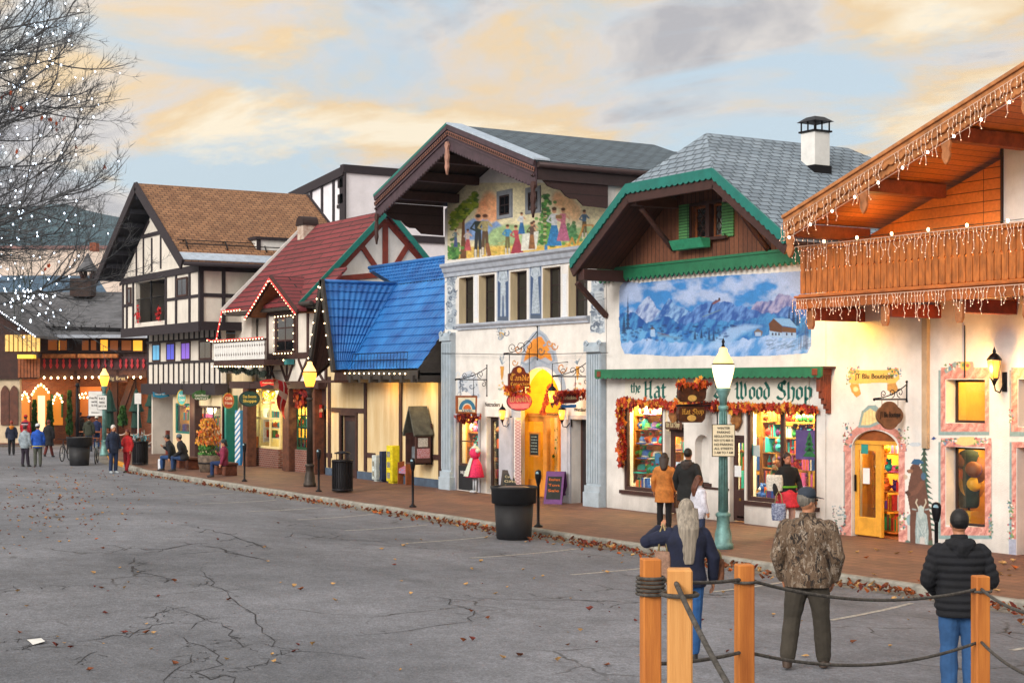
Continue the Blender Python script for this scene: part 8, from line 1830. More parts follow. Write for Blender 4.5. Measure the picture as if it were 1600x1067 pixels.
far_=[('person in a dark quilted vest over an orange hood at the far left',18,711,1.62,'20263a','16181c',dict(hood='c87820',puff=1.,hair='8a3020')),
('person in a pale grey jacket and dark leggings walking away',39,729,1.68,'8a96a0','2a2230',dict(hair='3c2028',legs=dict(la=(-.04,-.12,.1),ra=(.1,.1,.08)))),
('person in a bright blue jacket with a yellow hem walking away',59,729,1.72,'1c50b0','4c5048',dict(hat='c8ccd4',stripes=[(.84,.87,'d8c020')])),
('person in a red, white and navy jacket at the far left',40,702,1.75,'a81c28','20222a',dict(hat='b01c20',stripes=[(1.28,1.31,'e0e0e4'),(1.33,1.41,'1a2038')])),
('person in a long black coat striding to the left',76,714,1.70,'15161c','5a2420',dict(coat=.3,hair='6a2c20',legs=dict(la=(-.1,-.2,.12),ra=(.1,.2,.08)))),
('person in a dark hooded jacket and jeans near the lit lodge door',83,682,1.75,'262c38','2c4468',dict(hair='1c1414')),
('person with a pale shirt front under a dark coat by the lodge',50,690,1.78,'2c3446','1c1e26',dict(hair='1a1614')),
('person in an orange jacket at the left of the patio group',115,690,1.70,'c06828','2c2c30',dict(hair='2a2020')),
('person in black between the orange jacket and the grey green one',125,694,1.76,'141418','16171c',dict(hat='1c2a48')),
('person in a grey green jacket with backpack at the patio group',139,705,1.76,'34382c','24344c',dict(hat='1c2244',hood=1)),
('person in a navy coat and white knitted hat beside the lamp post',151,700,1.66,'1c2850','2c4c80',dict(hat='d8d4c8',hatkind='pom'))]
for i,(lb,x,y,h,tc_,bc,kw) in enumerate(far_):kw.setdefault('coat',.06);person(lb,on_road(x,y),AWAY+random.Random(i).uniform(-.4,.4),h,tc_,bc,vs=.026,fold=0,**kw)
b1=on_walk(271,735);b2=on_walk(288,736);b3=on_walk(350,745)
person('seated person in a black jacket eating, with a white bag at the feet',b1,math.radians(140),1.74,'14161c','24406c',hair='100e10',vs=.02,sit=True,lean=.35,arms=dict(rw=(.08,.3,1.3),re=(.24,.16,1.14)))
person('seated person in a dark coat and jeans leaning forward on the bench',b2,math.radians(135),1.76,'1c1c20','223a60',hat='5a6670',vs=.02,sit=True,lean=.3,arms=dict(lw=(-.1,.4,.95),rw=(.1,.4,.95)))
person('seated woman in a maroon jacket and dark cap drinking from a cup',b3,math.radians(150),1.68,'7a2440','1c3058',hair='1c1414',hairlen=.15,hat='243438',vs=.02,sit=True,arms=dict(rw=(.06,.24,1.28),re=(.24,.12,1.14)))
def bag(label,p,w_,h,c,c2=None,strap=.25,name='shopping_bag',rz=.6):
 t=thing(name,label,'bag',p,rz);mb=MB();mb.loft([((0,0,z*h),w_*(.42+.06*math.sin(z*3)),w_*.2*(1-.2*z),.7) for z in (0,.03,.4,.8,1)],0,16);local(mb.build('body',mat('bag_'+c,c,.7,.2,30,.2,60,col2=c2)),t,)
 mb=MB();mb.tube([(-w_*.25,0,h*.95),(-w_*.15,0,h+strap*.7),(0,0,h+strap),(w_*.15,0,h+strap*.7),(w_*.25,0,h*.95)],.012,6);local(mb.build('strap',mat('bag_strap','9a8a60',.7,.1,9)),t)
bag('navy tote with white pattern carried by the woman in the bright dress',(wp[0]+.12,wp[1]-.34,.34),.34,.36,'1c2c5c','a8b4cc',.26)
bag('white tote with black edging on the shoulder of the woman in black',(wp[0]-.1,wp[1]-.26,.95),.4,.34,'c8c4ba',None,.2)
q=on_road(1072,1032);bag('small brown leather handbag at the right hip of the grey haired woman',(q[0]+.1,q[1]+.36,q[2]+.84),.16,.26,'6a4028',None,.1,'handbag');bag('beige shoulder bag under the left arm of the grey haired woman',(q[0]-.1,q[1]-.24,q[2]+.86),.2,.34,'8a6a58',None,.3,'handbag')
bag('thin white plastic bag hanging by the seated eater',(b1[0]-.5,b1[1]-.3,.02),.3,.4,'c8ccd4',None,.15)
# ================= street furniture =================
def lamppost(label,loc,s=1.,dark=False,glow=None,e=60,grp='street lamps along the pavement'):
 t=thing('street_lamp',label,'street lamp',loc,group=grp);m=M_lampgreen if not dark else mat('dark_bronze_post','38302a',.5,.2,6,.3,50,metal=.3)
 mb=MB();mb.lathe([(.2,0),(.2,.1),(.17,.13),(.165,.3),(.13,.42),(.125,.62),(.15,.64),(.15,.69),(.1,.72)],loc,16)
 local(mb.build('base',m,t),t) if False else mb.build('base',m,t)
 mb=MB();x,y,z=loc
 mb.lathe([(.092,.72),(.07,2.7),(.1,2.72),(.1,2.78),(.07,2.8)],loc,16)
 for k in range(10):a=k*math.pi/5;mb.tube([(x+.09*math.cos(a),y+.09*math.sin(a),z+.74),(x+.07*math.cos(a),y+.07*math.sin(a),z+2.68)],.013,5)
 mb.build('shaft',m,t)
 mb=MB();mb.lathe([(.07,2.8),(.08,2.95),(.14,3.08),(.15,3.12),(.12,3.14)],loc,16);mb.build('capital',m,t)
 g=MB();g.lathe([(.12,3.14),(.17,3.3),(.21,3.48),(.215,3.56),(.2,3.6)],loc,20);g.build('globe',glow or M_lampwhite,t)
 g=MB();g.lathe([(.2,3.6),(.19,3.66),(.13,3.76),(.085,3.84),(.08,3.9),(.04,3.93)],loc,18);g.build('globe_top',emis('lamp_glass_top','ffc878',1.7),t);g=MB();g.lathe([(.212,3.585),(.222,3.6),(.212,3.615)],loc,20);g.lathe([(.04,3.93),(.02,4.0),(.035,4.04),(.001,4.12)],loc,10);g.build('finial',M_iron,t)
 lamp((x,y-.0,z+3.4),e,(1,.72,.36),.2);return t
l1=on_walk(1130,857);lamppost('weathered green lamp post with glowing globe and parking notice in front of the hat shop',l1,1,e=70)
l2=on_walk(484,760);lamppost('dark lamp post with amber globe before the gridded shop window',l2,1,True,M_lampglow,60)
l3=on_walk(163,712);l3=(l3[0],l3[1],0);lamppost('far green lamp post with two white notices by the patio',l3,1,False,M_lampglow,60)
def cam_face(p): return math.atan2(-p[0], p[1])*1.0     # turn a board towards the road user coming down the street
def board(name,label,p,w_,h,lines,ang,m,lm,cat='sign',post=None):
 t=thing(name,label,cat,(p[0],p[1],0));mb=MB();mb.cbox(p,w_,.02,h,0,ang);mb.cbox((p[0]-.012*math.sin(ang),p[1]+.012*math.cos(ang),p[2]),w_+.03,.012,h+.03,1,ang);mb.build('board',[m,M_iron],t)
 d=Vector((math.sin(ang),-math.cos(ang),0))
 for i,ln in enumerate(lines):text(ln,(p[0]+d.x*.013,p[1]+d.y*.013,p[2]+h/2-(i+.8)*h/(len(lines)+.6)),h/(len(lines)+.6)*.58,lm,t,width=w_*(.86 if len(ln) > 7 else .6),face=ang,ext=.001,bold=.03)
 return t
M_bl=mat('black_lettering','15110f',.7,.1,9);M_notice=mat('notice_cream','dccfb0',.6,.05,5)
fa=AWAY
board('parking_notice','cream notice of winter parking regulations strapped to the green lamp post',(l1[0]+.17,l1[1]-.13,PT(1127,686,32).z+.03),.42,.6,['WINTER','PARKING','REGULATIONS','NOV 15 TO MAR 15','NO PARKING','ALL STREETS','3 AM TO 7 AM'],fa,M_notice,M_bl)
board('event_notice','large white notice with an arrow on the far lamp post',(l3[0]-.35,l3[1]-.3,2.35),.62,1.1,['','Free Photos','with','St Nick','','>'],fa,M_white,M_bl)
board('parking_notice','smaller white notice right of the large one on the far lamp post',(l3[0]+.05,l3[1]-.12,2.4),.42,.62,['NO','PARKING','3 AM TO 7 AM'],fa,M_white,M_bl)
def meter(loc):
 t=thing('parking_meter','x','parking meter',loc,group='parking meters along the kerb');x,y,z=loc
 mb=MB();mb.lathe([(.1,0),(.1,.03),(.05,.06),(.032,.1),(.032,.95),(.05,.98)],loc,12);mb.build('post',M_iron,t)
 mb=MB();mb.loft([((x,y,z+.96+q),a,b) for q,a,b in ((0,.04,.035),(.05,.06,.05),(.14,.085,.06),(.22,.095,.062),(.27,.09,.06),(.31,.06,.05),(.325,.02,.02))],0,16);mb.build('head',M_iron,t)
 mb=MB();mb.prism([(x+.05*math.cos(a)+.045,y-.05+.055*math.cos(a)*0,z+1.2+.05*math.sin(a)) for a in [math.pi*k/8 for k in range(9)]],(.0,-.018,0));mb.build('dial',mat('meter_dial','8fb0c0',.3,.1,5),t);return t
mlab=['dark parking meter in front of the bakery chalkboard','parking meter between the amber lamp post and the black bin','parking meter in front of the wooden phone booth','parking meter just right of the big black tub','parking meter in front of the painted goat and bear']
for i,(x,y) in enumerate(((382,752),(498,768),(645,792),(841,823),(1463,907))):o=meter(on_walk(x,y));o['label']=mlab[i]
def tub(label,loc,s=1.):
 t=thing('rubbish_tub',label,'tub',loc,group='round black rubbish tubs');mb=MB();mb.lathe([(.36*s,0),(.39*s,.03*s),(.44*s,.8*s)],loc,28);mb.lathe([(.44*s,.8*s),(.5*s,.81*s),(.51*s,1.12*s),(.53*s,1.14*s),(.53*s,1.18*s),(.49*s,1.18*s),(.46*s,.9*s)],loc,28);mb.build('body',M_black,t)
 mb=MB();mb.lathe([(.46*s,1.1*s),(.47*s,1.13*s),(.3*s,1.17*s),(.001,1.18*s)],loc,20);mb.build('liner',mat('bin_liner','3a3436',.35,.3,9,.8,12),t)
tub('big black round rubbish tub at the kerb before the orange arched door',on_road(803,842),.97);tub('black round rubbish tub standing in the road by the bicycles',on_road(124,727),1.)
def slatbin(label,loc,hood_=True):
 t=thing('litter_bin',label,'litter bin',loc,group='slatted black litter bins');x,y,z=loc;mb=MB();mb.lathe([(.25,.06),(.28,.1),(.28,.9),(.25,.9)],loc,20);mb.build('liner',M_black,t)
 mb=MB()
 for k in range(24):a=k*math.pi/12;mb.cbox((x+.3*math.cos(a),y+.3*math.sin(a),z+.5),.02,.045,.84,0,a)
 mb.lathe([(.31,.9),(.33,.93),(.31,.97),(.24,.97)],loc,24);mb.lathe([(.31,.04),(.32,.08),(.31,.12)],loc,24);mb.build('slats',M_iron,t)
 if hood_:
  mb=MB();[mb.tube([(x+.2*math.cos(a),y+.2*math.sin(a),z+.95),(x+.2*math.cos(a),y+.2*math.sin(a),z+1.15)],.012,5) for a in (.5,2.1,3.7,5.3)];mb.lathe([(.25,1.15),(.24,1.18),(.1,1.22),(.001,1.23)],loc,20);mb.build('hood',M_iron,t)
 else:
  mb=MB();rn=random.Random(3);[vleaf(mb,(x+rn.gauss(0,.16),y+rn.gauss(0,.12),z+1+abs(rn.gauss(0,.12))),rn.uniform(.08,.16),rn.choice((0,1,2))) for _ in range(40)];mb.build('rubbish',[mat('r1','b8bcc0'),mat('r2','7a5a3c'),mat('r3','4a7a80')],t)
slatbin('black slatted litter bin with a hood before the brown door',on_walk(535,769));slatbin('black litter bin heaped with rubbish behind the couple at the corner',on_walk(219,727),False)
def nbox(name,label,x0,x1,yt,yb_,c,n,d=.5):
 p=on_walk((x0+x1)/2,yb_);w_=(x1-x0)*mpp(p)*.9;h=(yb_-yt)*mpp(p);t=thing(name,label,'newspaper box',p);m=mat('box_'+c,c,.5,.15,5,.2,30);w2=w_/2
 mb=MB();mb.box(p[0]-w2,p[0]+w2,p[1],p[1]+d,.06,h);mb.box(p[0]-w2+.04,p[0]+w2-.04,p[1]+.05,p[1]+d-.05,0,.06);mb.build('cabinet',m,t,bevel=.015)
 for i in range(n):
  z0=.12+(h-.2)*i/n;z1=.12+(h-.2)*(i+.82)/n
  for (a,b) in (((p[0]-w2+.06,p[0]+w2-.06),0),((p[1]+.08,p[1]+d-.08),1)):
   if b and c != 'd8c818':continue
   mb=MB()
   if not b:mb.box(a[0],a[1],p[1]-.02,p[1]-.003,z0,z1)
   mb.box(a[0]+.04,a[1]-.04,p[1]-.03,p[1]-.02,z0+.05,z1-.05,1) if not b else None
   if not b:mb.build('door',[m,mat('news_front','9a9484',.7,.4,22,.1,20,col2='3c4a3a')],t,bevel=.005)
 return t
nbox('newspaper_box','white newspaper box with rusty foot at the left of the row',576,592,711,752,'c4d0d0',2);nbox('newspaper_box','narrow dark newspaper box between the white and yellow ones',590,598,705,753,'1c2c4c',2);nbox('newspaper_box','bright yellow newspaper box with three stacked doors',597,619,696,755,'d8c818',3,.8)
p=on_walk(631,757);t=thing('toy_cart','low wooden cart with colourful panels beside the yellow newspaper box','cart',p);mb=MB();mb.prism([(p[0]-.35,p[1],.35),(p[0]-.35,p[1]+.6,.35),(p[0]-.35,p[1]+.6,.75),(p[0]-.35,p[1],.5)],(.5,0,0));mb.build('panel',mat('patchwork','c83c30',.6,.5,14,.1,20,col2='3c90b8'),t)
mb=MB();mb.prism([(p[0]+.15,p[1]-.02,0),(p[0]+.15,p[1]+.62,0),(p[0]+.15,p[1]+.62,.8),(p[0]+.15,p[1]+.3,.95),(p[0]+.15,p[1]-.02,.7)],(.05,0,0));mb.prism([(p[0]-.4,p[1]-.02,0),(p[0]-.4,p[1]+.62,0),(p[0]-.4,p[1]+.62,.8),(p[0]-.4,p[1]-.02,.7)],(.04,0,0));mb.build('side_board',M_wood,t)
Xb0,Xb1=PY(640,700,YW-.5).x,PY(656,700,YW-.5).x;z0,z1,z2=PY(648,724,YW-.3).z,PY(648,676,YW-.4).z,PY(648,634,YW-.3).z
t=thing('phone_booth','dark wooden phone booth with a steep pointed roof on the cream wall','phone booth',(Xb0,YW-.3,0));mb=MB()
mb.box(Xb1-.05,Xb1,YW-.65,YW-.06,z0,z1);mb.box(Xb0,Xb0+.05,YW-.65,YW-.06,z0,z1);mb.box(Xb0,Xb1,YW-.1,YW-.06,z0,z1+.3);mb.box(Xb0,Xb1,YW-.65,YW-.1,z0,z0+.05);mb.build('cabinet',mat('booth_brown','4a2c26',.7,.2,5,.3,30),t)
xm_=(Xb0+Xb1)/2;mb=MB()
for s_,X in ((-1,Xb0-.08),(1,Xb1+.08)):mb.prism([(X,YW-.72,z1-.05),(xm_,YW-.72,z2),(xm_+s_*.001,YW-.72,z2-.09),(X-s_*.05,YW-.72,z1-.1)],(0,.66,0))
mb.build('roof',mat('booth_roof','55544a',.8,.2,5,.3,30),t);mb=MB();mb.box(xm_-.2,xm_+.15,YW-.5,YW-.3,z0+.05,z0+.55);mb.build('phone_box',mat('grey_metal_box','6a7076',.4,.2,5),t)
mb=MB();mb.box(Xb1+.002,Xb1+.006,YW-.56,YW-.22,z0+.55,z1-.15);mb.box(Xb1+.002,Xb1+.006,YW-.6,YW-.15,z0+.2,z0+.5,1);mb.build('stickers',[mat('sticker_white','c8c4bc',.6,.2,22),mat('sticker_mix','a83c40',.6,.5,26,.1,20,col2='c8b8c0')],t)
def aframe(label,p,w_,h,c,ang,lines,lm):
 t=thing('pavement_board',label,'pavement sign',p);m=mat('aframe_'+c,c,.6,.15,6);ca,sa=math.cos(ang),math.sin(ang);f=Vector((sa,-ca,0));r=Vector((ca,sa,0));P=Vector(p)
 for s_ in (1,-1):
  b0=P+f*(.28*s_);T=P+f*(.03*s_)+Vector((0,0,h));mb=MB();mb.prism([b0-r*w_/2,b0+r*w_/2,T+r*w_/2,T-r*w_/2],f*.025*s_,0)
  if s_ == 1:mb.prism([b0.lerp(T,.15)-r*w_*.38+f*.03,b0.lerp(T,.15)+r*w_*.38+f*.03,b0.lerp(T,.85)+r*w_*.38+f*.03,b0.lerp(T,.85)-r*w_*.38+f*.03],f*.006,1)
  mb.build('panel',[m,mat('chalkboard_black','1c2220',.8,.2,6)],t)
 for i,ln in enumerate(lines):q=(P+f*.28).lerp(P+f*.03+Vector((0,0,h)),.75-.17*i)+f*.045;text(ln,q,.07,lm,t,width=w_*.6,face=ang,ext=.001)
aframe('purple A frame board with orange writing beside the porch',on_walk(869,786),.52,.86,'5a2468',AWAY-.35,['Elephant','Toys','Sale'],mat('orange_chalk','e07020',.7,.1,9));aframe('brown A frame board beside the brick planter',on_walk(454,734),.55,.95,'4a2018',AWAY+.3,['Menu','Soup'],M_pale)
aframe('small dark chalkboard standing on the step left of the orange door',on_walk(801,775),.6,.75,'2a1c14',AWAY-.4,['Candles','Gifts','Open'],M_pale);aframe('orange framed chalkboard easel before the bakery bricks',on_walk(395,727),.6,1.15,'c8742c',AWAY-.4,['Pretzels','Brats','Fudge','Coffee'],M_pale)
p=on_walk(742,771);t=thing('mannequin','shop mannequin in a pink and white dirndl dress beside the left window','mannequin',p);x,y,z=p
mb=MB();mb.lathe([(.1,1.02),(.15,1.12),(.17,1.2),(.12,1.32)],p,16);mb.lathe([(.11,1.02),(.2,.85),(.28,.5),(.27,.48),(.18,.82)],p,18);mb.build('dress',mat('dress_pink','d0285c',.7,.2,30,.2,60),t)
mb=MB();mb.prism([(x-.02,y-.14,1.05),(x+.1,y-.13,1.05),(x+.13,y-.3,.52),(x-.17,y-.28,.52)],(0,-.012,0));[mb.ball((x+s_*.17,y,1.27),.075,0,10,7) for s_ in (-1,1)];mb.lathe([(.1,1.32),(.11,1.36),(.06,1.4)],p,12);mb.build('apron_and_blouse',mat('apron_white','ccc4cc',.8,.2,30,col2='a8c090'),t)
mb=MB();[mb.tube([(x+s_*.06,y,.5),(x+s_*.07,y,.08)],[.035,.028],8) for s_ in (-1,1)];[mb.ball((x+s_*.07,y-.05,.06),.06,0,8,6,(.8,1.6,.7)) for s_ in (-1,1)];mb.tube([(x,y,1.36),(x,y,1.47)],.04,8);mb.build('form',mat('form_white','b8c0c8',.5,.1,5),t)
def osign(label,mx,ym,x,y,rx,ry,c,txt,tcx,c2=None,shape=None):
 X=PY(mx,y,YW).x+.0;t=thing('hanging_sign',label,'sign',tuple(PXX(x,y+ry,X)));P=shape or ellpts(x,y,rx,ry)
 if c2:xboard('rim',t,X-.005,[(x+(a-x)*1.14,y+(b-y)*1.14) for a,b in P],mat('sign_'+c2,c2,.6,.1,6),.05)
 xboard('board',t,X,P,mat('sign_'+c,c,.6,.1,6),.05);mb=MB();a=PXX(x,y-ry,X);mb.tube([a,(X,a.y,a.z+.35),(X,YW+.1,a.z+.35)],.014,5);mb.build('bracket',M_iron,t)
 for i,s_ in enumerate(txt):xtext(s_,X+.004,x-rx*.72,x+rx*.72,y+(i-(len(txt)-1)/2)*ry*.62,ry*.42,mat('sl_'+tcx,tcx,.6,.1,9),t,bold=.03)
osign('blue ribbon sign with a waiter bust at the corner of the timbered house',268,600,251,616,13,5,'1c7fa8',['Tanner Brau'],'d8e0e0',None,[(239,612),(249,616),(264,611),(265,619),(250,622),(240,620)])
osign('oval turquoise sign with yellow rim',296,610,284,621,6.5,11,'58b8c8',['Ice','Cream'],'e8f0f0','c8a83c');osign('green half round sign with white lettering',332,608,315,620,15,8,'2f5a2c',['Cannon Mountain','OUTLET'],'d8dcd0',None,[(300,616),(307,611),(315,609),(323,611),(330,615),(329,622),(321,625),(309,625),(301,622)])
osign('oval red and gold framed sign beside the striped panel',368,612,357,626,8,11,'a84030',['Gift','Haus'],'e0d0c0','a8843c');osign('dark green oval candy shop sign with gold lettering',408,610,390,623,14.5,11,'1f4a48',['Das Sweete','Shoppe'],'d8c060','143038')
osign('red banner sign above the golden pretzel',440,590,420,598,14,4.5,'b02028',['Fleischhaus'],'e0c8b0',None,[(406,596),(411,594),(420,592),(430,594),(434,596),(433,603),(420,600),(408,604)]);osign('small brown plank sign below the golden pretzel',440,620,420,629,9,2.2,'6a2c20',[],'e0c8b0',None,[(411,627),(430,627),(430,631),(411,631)])
X=PY(440,615,YW).x;mb=MB();c=PXX(420,616,X);s_=.2;mb.tube([(X,c.y+s_*a,c.z+s_*b) for a,b in ((-.5,-.75),(.1,-.1),(.55,.45),(1.05,.55),(1.2,0),(.7,-.7),(0,-.85),(-.7,-.7),(-1.2,0),(-1.05,.55),(-.55,.45),(-.1,-.1),(.5,-.75))],.045,8);o=mb.build('pretzel_sign',mat('gilt','c8982c',.35,.1,5,metal=.6));tag(o,'large golden pretzel hung over the bakery window','sign')
q=R(490,632,508,652,YW);t=thing('wall_sign','red poster sign above the narrow door beside the green post','sign',((q[0]+q[1])/2,YW-.05,q[2]));mb=MB();mb.box(q[0],q[1]-.2,YW-.1,YW-.03,q[2],q[3]);mb.build('board',mat('sign_b02820','b02820',.6,.1,6),t);ytext('Deli',YW-.1,493,504,641,6,M_pale,t)
t,X=hang('upper of two barrel shaped wooden signs on the hat shop bracket, leaf topped',1121,628,668,1058,634);M_barrel=mat('barrel_wood','5a3018',.6,.4,8,.3,30,col2='2a1610')
def rr(x0,x1,y0,y1,r=6):return [(x0+r,y0),(x1-r,y0),(x1-1,y0+r),(x1,(y0+y1)/2),(x1-1,y1-r),(x1-r,y1),(x0+r,y1),(x0+1,y1-r),(x0,(y0+y1)/2),(x0+1,y0+r)]
xboard('board',t,X,rr(1061,1104,600,628),M_barrel,.1);xboard('emblem',t,X+.01,ellpts(1082,622,7,5),mat('sign_cream2','d8b868',.6,.1,9),.01);mb=MB()
for _ in range(70):p=PXX(rn.uniform(1056,1110),rn.gauss(601,4),X);vleaf(mb,(p.x+rn.uniform(-.1,.12),p.y,p.z),rn.uniform(.05,.1),rn.choice((0,1,1,2)))
g_=thing('leaf_cluster','orange maple leaves over the barrel shaped hat shop signs','garland',tuple(PXX(1082,601,X)));mb.build('leaves',GLM,g_)
t2=thing('hanging_sign','lower dark wooden sign reading the Hat Shop','sign',tuple(PXX(1082,660,X)));xboard('board',t2,X,rr(1060,1103,632,660),M_barrel,.1);xboard('emblem',t2,X+.01,ellpts(1081,653,7,5),MATS['sign_cream2'],.01);xfr('Hat Shop',X,1065,1099,647,8,M_gold,t2,.14)
p=PY(452,600,YW-.35);t=thing('flag','red flag with a white cross on a slanted pole before the wreath','flag',tuple(p));e_=Vector((p.x+.55,p.y-.9,p.z-.1));mb=MB();mb.tube([p,e_+Vector((0,0,.3))],.02,6);mb.build('pole',M_wood,t)
mb=MB();n=8;a=p.lerp(e_,.2);
for i in range(n):
 for j in range(6):
  def fp(u,v):return Vector((a.x+u*.55+.05*math.sin(v*5+u*3),a.y-u*.55+.06*math.sin(v*6),p.z+.05+.1*u-v*1.35*(1-.25*u)))
  u0,u1,v0,v1=i/n,(i+1)/n,j/6,(j+1)/6;mb.poly([fp(u0,v0),fp(u1,v0),fp(u1,v1),fp(u0,v1)],1 if (j == 2 or i == 3) else 0)
mb.build('cloth',[mat('flag_red','b81828',.8,.1,5),mat('flag_white','d8d0d0',.8,.1,5)],t)
p=PY(470,618,YW-.12);t=thing('wreath','red and orange leaf wreath above the green gridded window','wreath',tuple(p));mb=MB()
for _ in range(260):a=rn.random()*6.28;r=.33+rn.gauss(0,.07);vleaf(mb,(p.x+r*math.cos(a)*1.2,p.y+rn.uniform(-.1,.05),p.z+r*math.sin(a)),rn.uniform(.06,.11),rn.choice((0,0,1,3)))
mb.build('leaves',GLM,t)
for k,(x,y,w_,lb) in enumerate(((300,735,1.6,'chunky wooden log bench under the two seated people'),(360,745,1.3,'chunky wooden log bench under the seated woman in maroon'))):
 p=on_walk(x,y-2);t=thing('log_bench',lb,'bench',p);mb=MB();mb.cbox((p[0]-.5,p[1]+.0,.41),w_,.5,.09);mb.build('seat',M_post,t,bevel=.02)
 for s_ in (-1,1):mb=MB();mb.cbox((p[0]-.5+s_*w_*.33,p[1],.18),.34,.44,.36);mb.build('leg',mat('bench_end','6a3a26',.8,.3,6,.4,20),t,bevel=.02)
p=on_walk(327,737);t=thing('barrel_planter','half barrel planter holding a bush of orange autumn leaves','planter',p);mb=MB();mb.lathe([(.33,0),(.4,.3),(.42,.62),(.38,.62),(.36,.5)],p,16);mb.lathe([(.405,.3),(.412,.36)],p,16,1);mb.build('barrel',[mat('barrel_grey','6a5c50',.85,.3,6,.4,20),M_iron],t)
mb=MB();
for _ in range(1000):f=rn.random();a=rn.random()*6.28;r=rn.random()**.6*(.55 if f > .3 else .4)*(1-.5*f*f);vleaf(mb,(p[0]+r*math.cos(a),p[1]+r*math.sin(a),.6+f*1.35),rn.uniform(.035,.075),4 if f < .28 else rn.choice((1,2,2,5)))
mb.build('foliage',GLM+[mat('plant_green','3f7a2c'),mat('leaf_peach','d89458',.7,.2,30)],t)
p=on_walk(471,733);t=thing('brick_planter','brick planter with orange flowers under the green gridded window','planter',p);mb=MB();mb.box(p[0]-.6,p[0]+.5,p[1]+.1,p[1]+.7,0,.62);mb.build('box',M_bricks2,t,bevel=.01);mb=MB()
for _ in range(300):vleaf(mb,(p[0]+rn.uniform(-.55,.45),p[1]+rn.uniform(.1,.7),.62+rn.random()*.4),rn.uniform(.04,.08),rn.choice((4,4,1,2)))
mb.build('flowers',GLM+[MATS['plant_green']],t)
def bike(label,loc,rz,c='8a9aa4'):
 t=thing('bicycle',label,'bicycle',loc,rz,'bicycles leaning by the far tub');
 for x in (-.52,.52):
  mb=MB();mb.tube([(x+.33*math.cos(a),0,.34+.33*math.sin(a)) for a in [2*math.pi*k/24 for k in range(24)]],.022,6,closed=True);w_=local(mb.build('wheel',M_black),t);mb=MB();[mb.tube([(x,0,.34),(x+.32*math.cos(a),0,.34+.32*math.sin(a))],.004,4) for a in [2*math.pi*k/12 for k in range(12)]];s_=mb.build('spokes',M_white);s_.parent=w_
 mb=MB();[mb.tube(q,.02,6) for q in ([(-.52,0,.34),(-.15,0,.32),(.38,0,.78),(-.22,0,.82),(-.15,0,.32)],[(-.52,0,.34),(-.22,0,.82),(-.24,0,.9)],[(.52,0,.34),(.36,0,.92)])];local(mb.build('frame',mat('bike_'+c,c,.4,.1,5,metal=.4)),t)
 mb=MB();mb.cbox((-.25,0,.92),.26,.14,.05);local(mb.build('saddle',M_black),t);mb=MB();mb.tube([(.3,-.28,.98),(.38,0,.95),(.3,.28,.98)],.015,6);local(mb.build('handlebar',M_iron),t)
bike('silver bicycle propped right of the far black tub',on_road(151,724),AWAY-1.4);bike('dark bicycle propped left of the far black tub',on_road(103,720),AWAY-1.6,'2a2c30')
M_cedar=mat('fresh_cedar_post','c47a34',.65,.2,2.2,.25,30,stretch=(5,5,.35),col2='9a5420');M_cedar2=mat('pale_fir_post','d49c5c',.65,.15,2.,.25,30,stretch=(6,6,.3),col2='b87a3c')
posts=[]
for i,(x0,x1,yt,m,lb) in enumerate(((1000,1033,872,M_cedar,'orange cedar post with a dark rope knotted round its top'),(1040,1084,888,M_cedar2,'pale knotty fir post, widest and nearest of the rope fence'),(1148,1178,881,M_cedar,'cedar post in the middle of the rope fence, ropes on both sides'),(1519,1545,899,M_cedar,'cedar post at the right, in front of the black jacketed man'))):
 d=.115;t_=d*1.15*FPX/(x1-x0);p=PT((x0+x1)/2,yt,t_);posts.append(p);t=thing('fence_post',lb,'post',(p.x,p.y,road_z(p.x,p.y)),group=None);mb=MB();zb=road_z(p.x,p.y)-.05
 mb.cbox((p.x,p.y,(zb+p.z-.0)/2),d,d,p.z-zb,0,AWAY+(.15 if i != 1 else -.05));mb.build('timber',m,t,bevel=.008)
 mb=MB();[mb.tube([(p.x+(.084+.002*k)*math.cos(a),p.y+(.084)*math.sin(a),p.z-.12-.025*k*(1 if i == 0 else 2.)) for a in [2*math.pi*j/14 for j in range(14)]],.011,5,closed=True) for k in range(5 if i == 0 else 1)]
 mb.build('rope_loop',mat('grey_rope','4c4844',.9,.3,30,.5,90),t)
def rope(label,a,b,sag,za,zb_):
 A=a+Vector((0,0,-za));B=b+Vector((0,0,-zb_));mb=MB();mb.tube([A.lerp(B,k/20)-Vector((0,0,sag*4*(k/20)*(1-k/20))) for k in range(21)],.0125,7);tag(mb.build('rope',MATS['grey_rope']),label,'rope','ropes sagging between the cedar posts')
P5=PT(1700,925,8.6);rope('upper rope between the knotted post and the middle post',posts[0],posts[2],.03,.12,.1);rope('long upper rope sagging from the middle post to the right post',posts[2],posts[3],.12,.1,.1);rope('upper rope leaving the right post out of frame',posts[3],P5,.1,.1,.1)
rope('lower rope between the knotted post and the middle post',posts[0],posts[2],.02,.66,.6);rope('long lower rope from the middle post to the right post',posts[2],posts[3],.14,.6,.52);rope('lower rope leaving the right post out of frame',posts[3],P5,.1,.52,.5)
a=posts[1]+Vector((.0,-.03,0));b=PT(1150,1090,6.2);rope('rope slanting down from the pale fir post to the ground',a,b,.02,.05,.0)
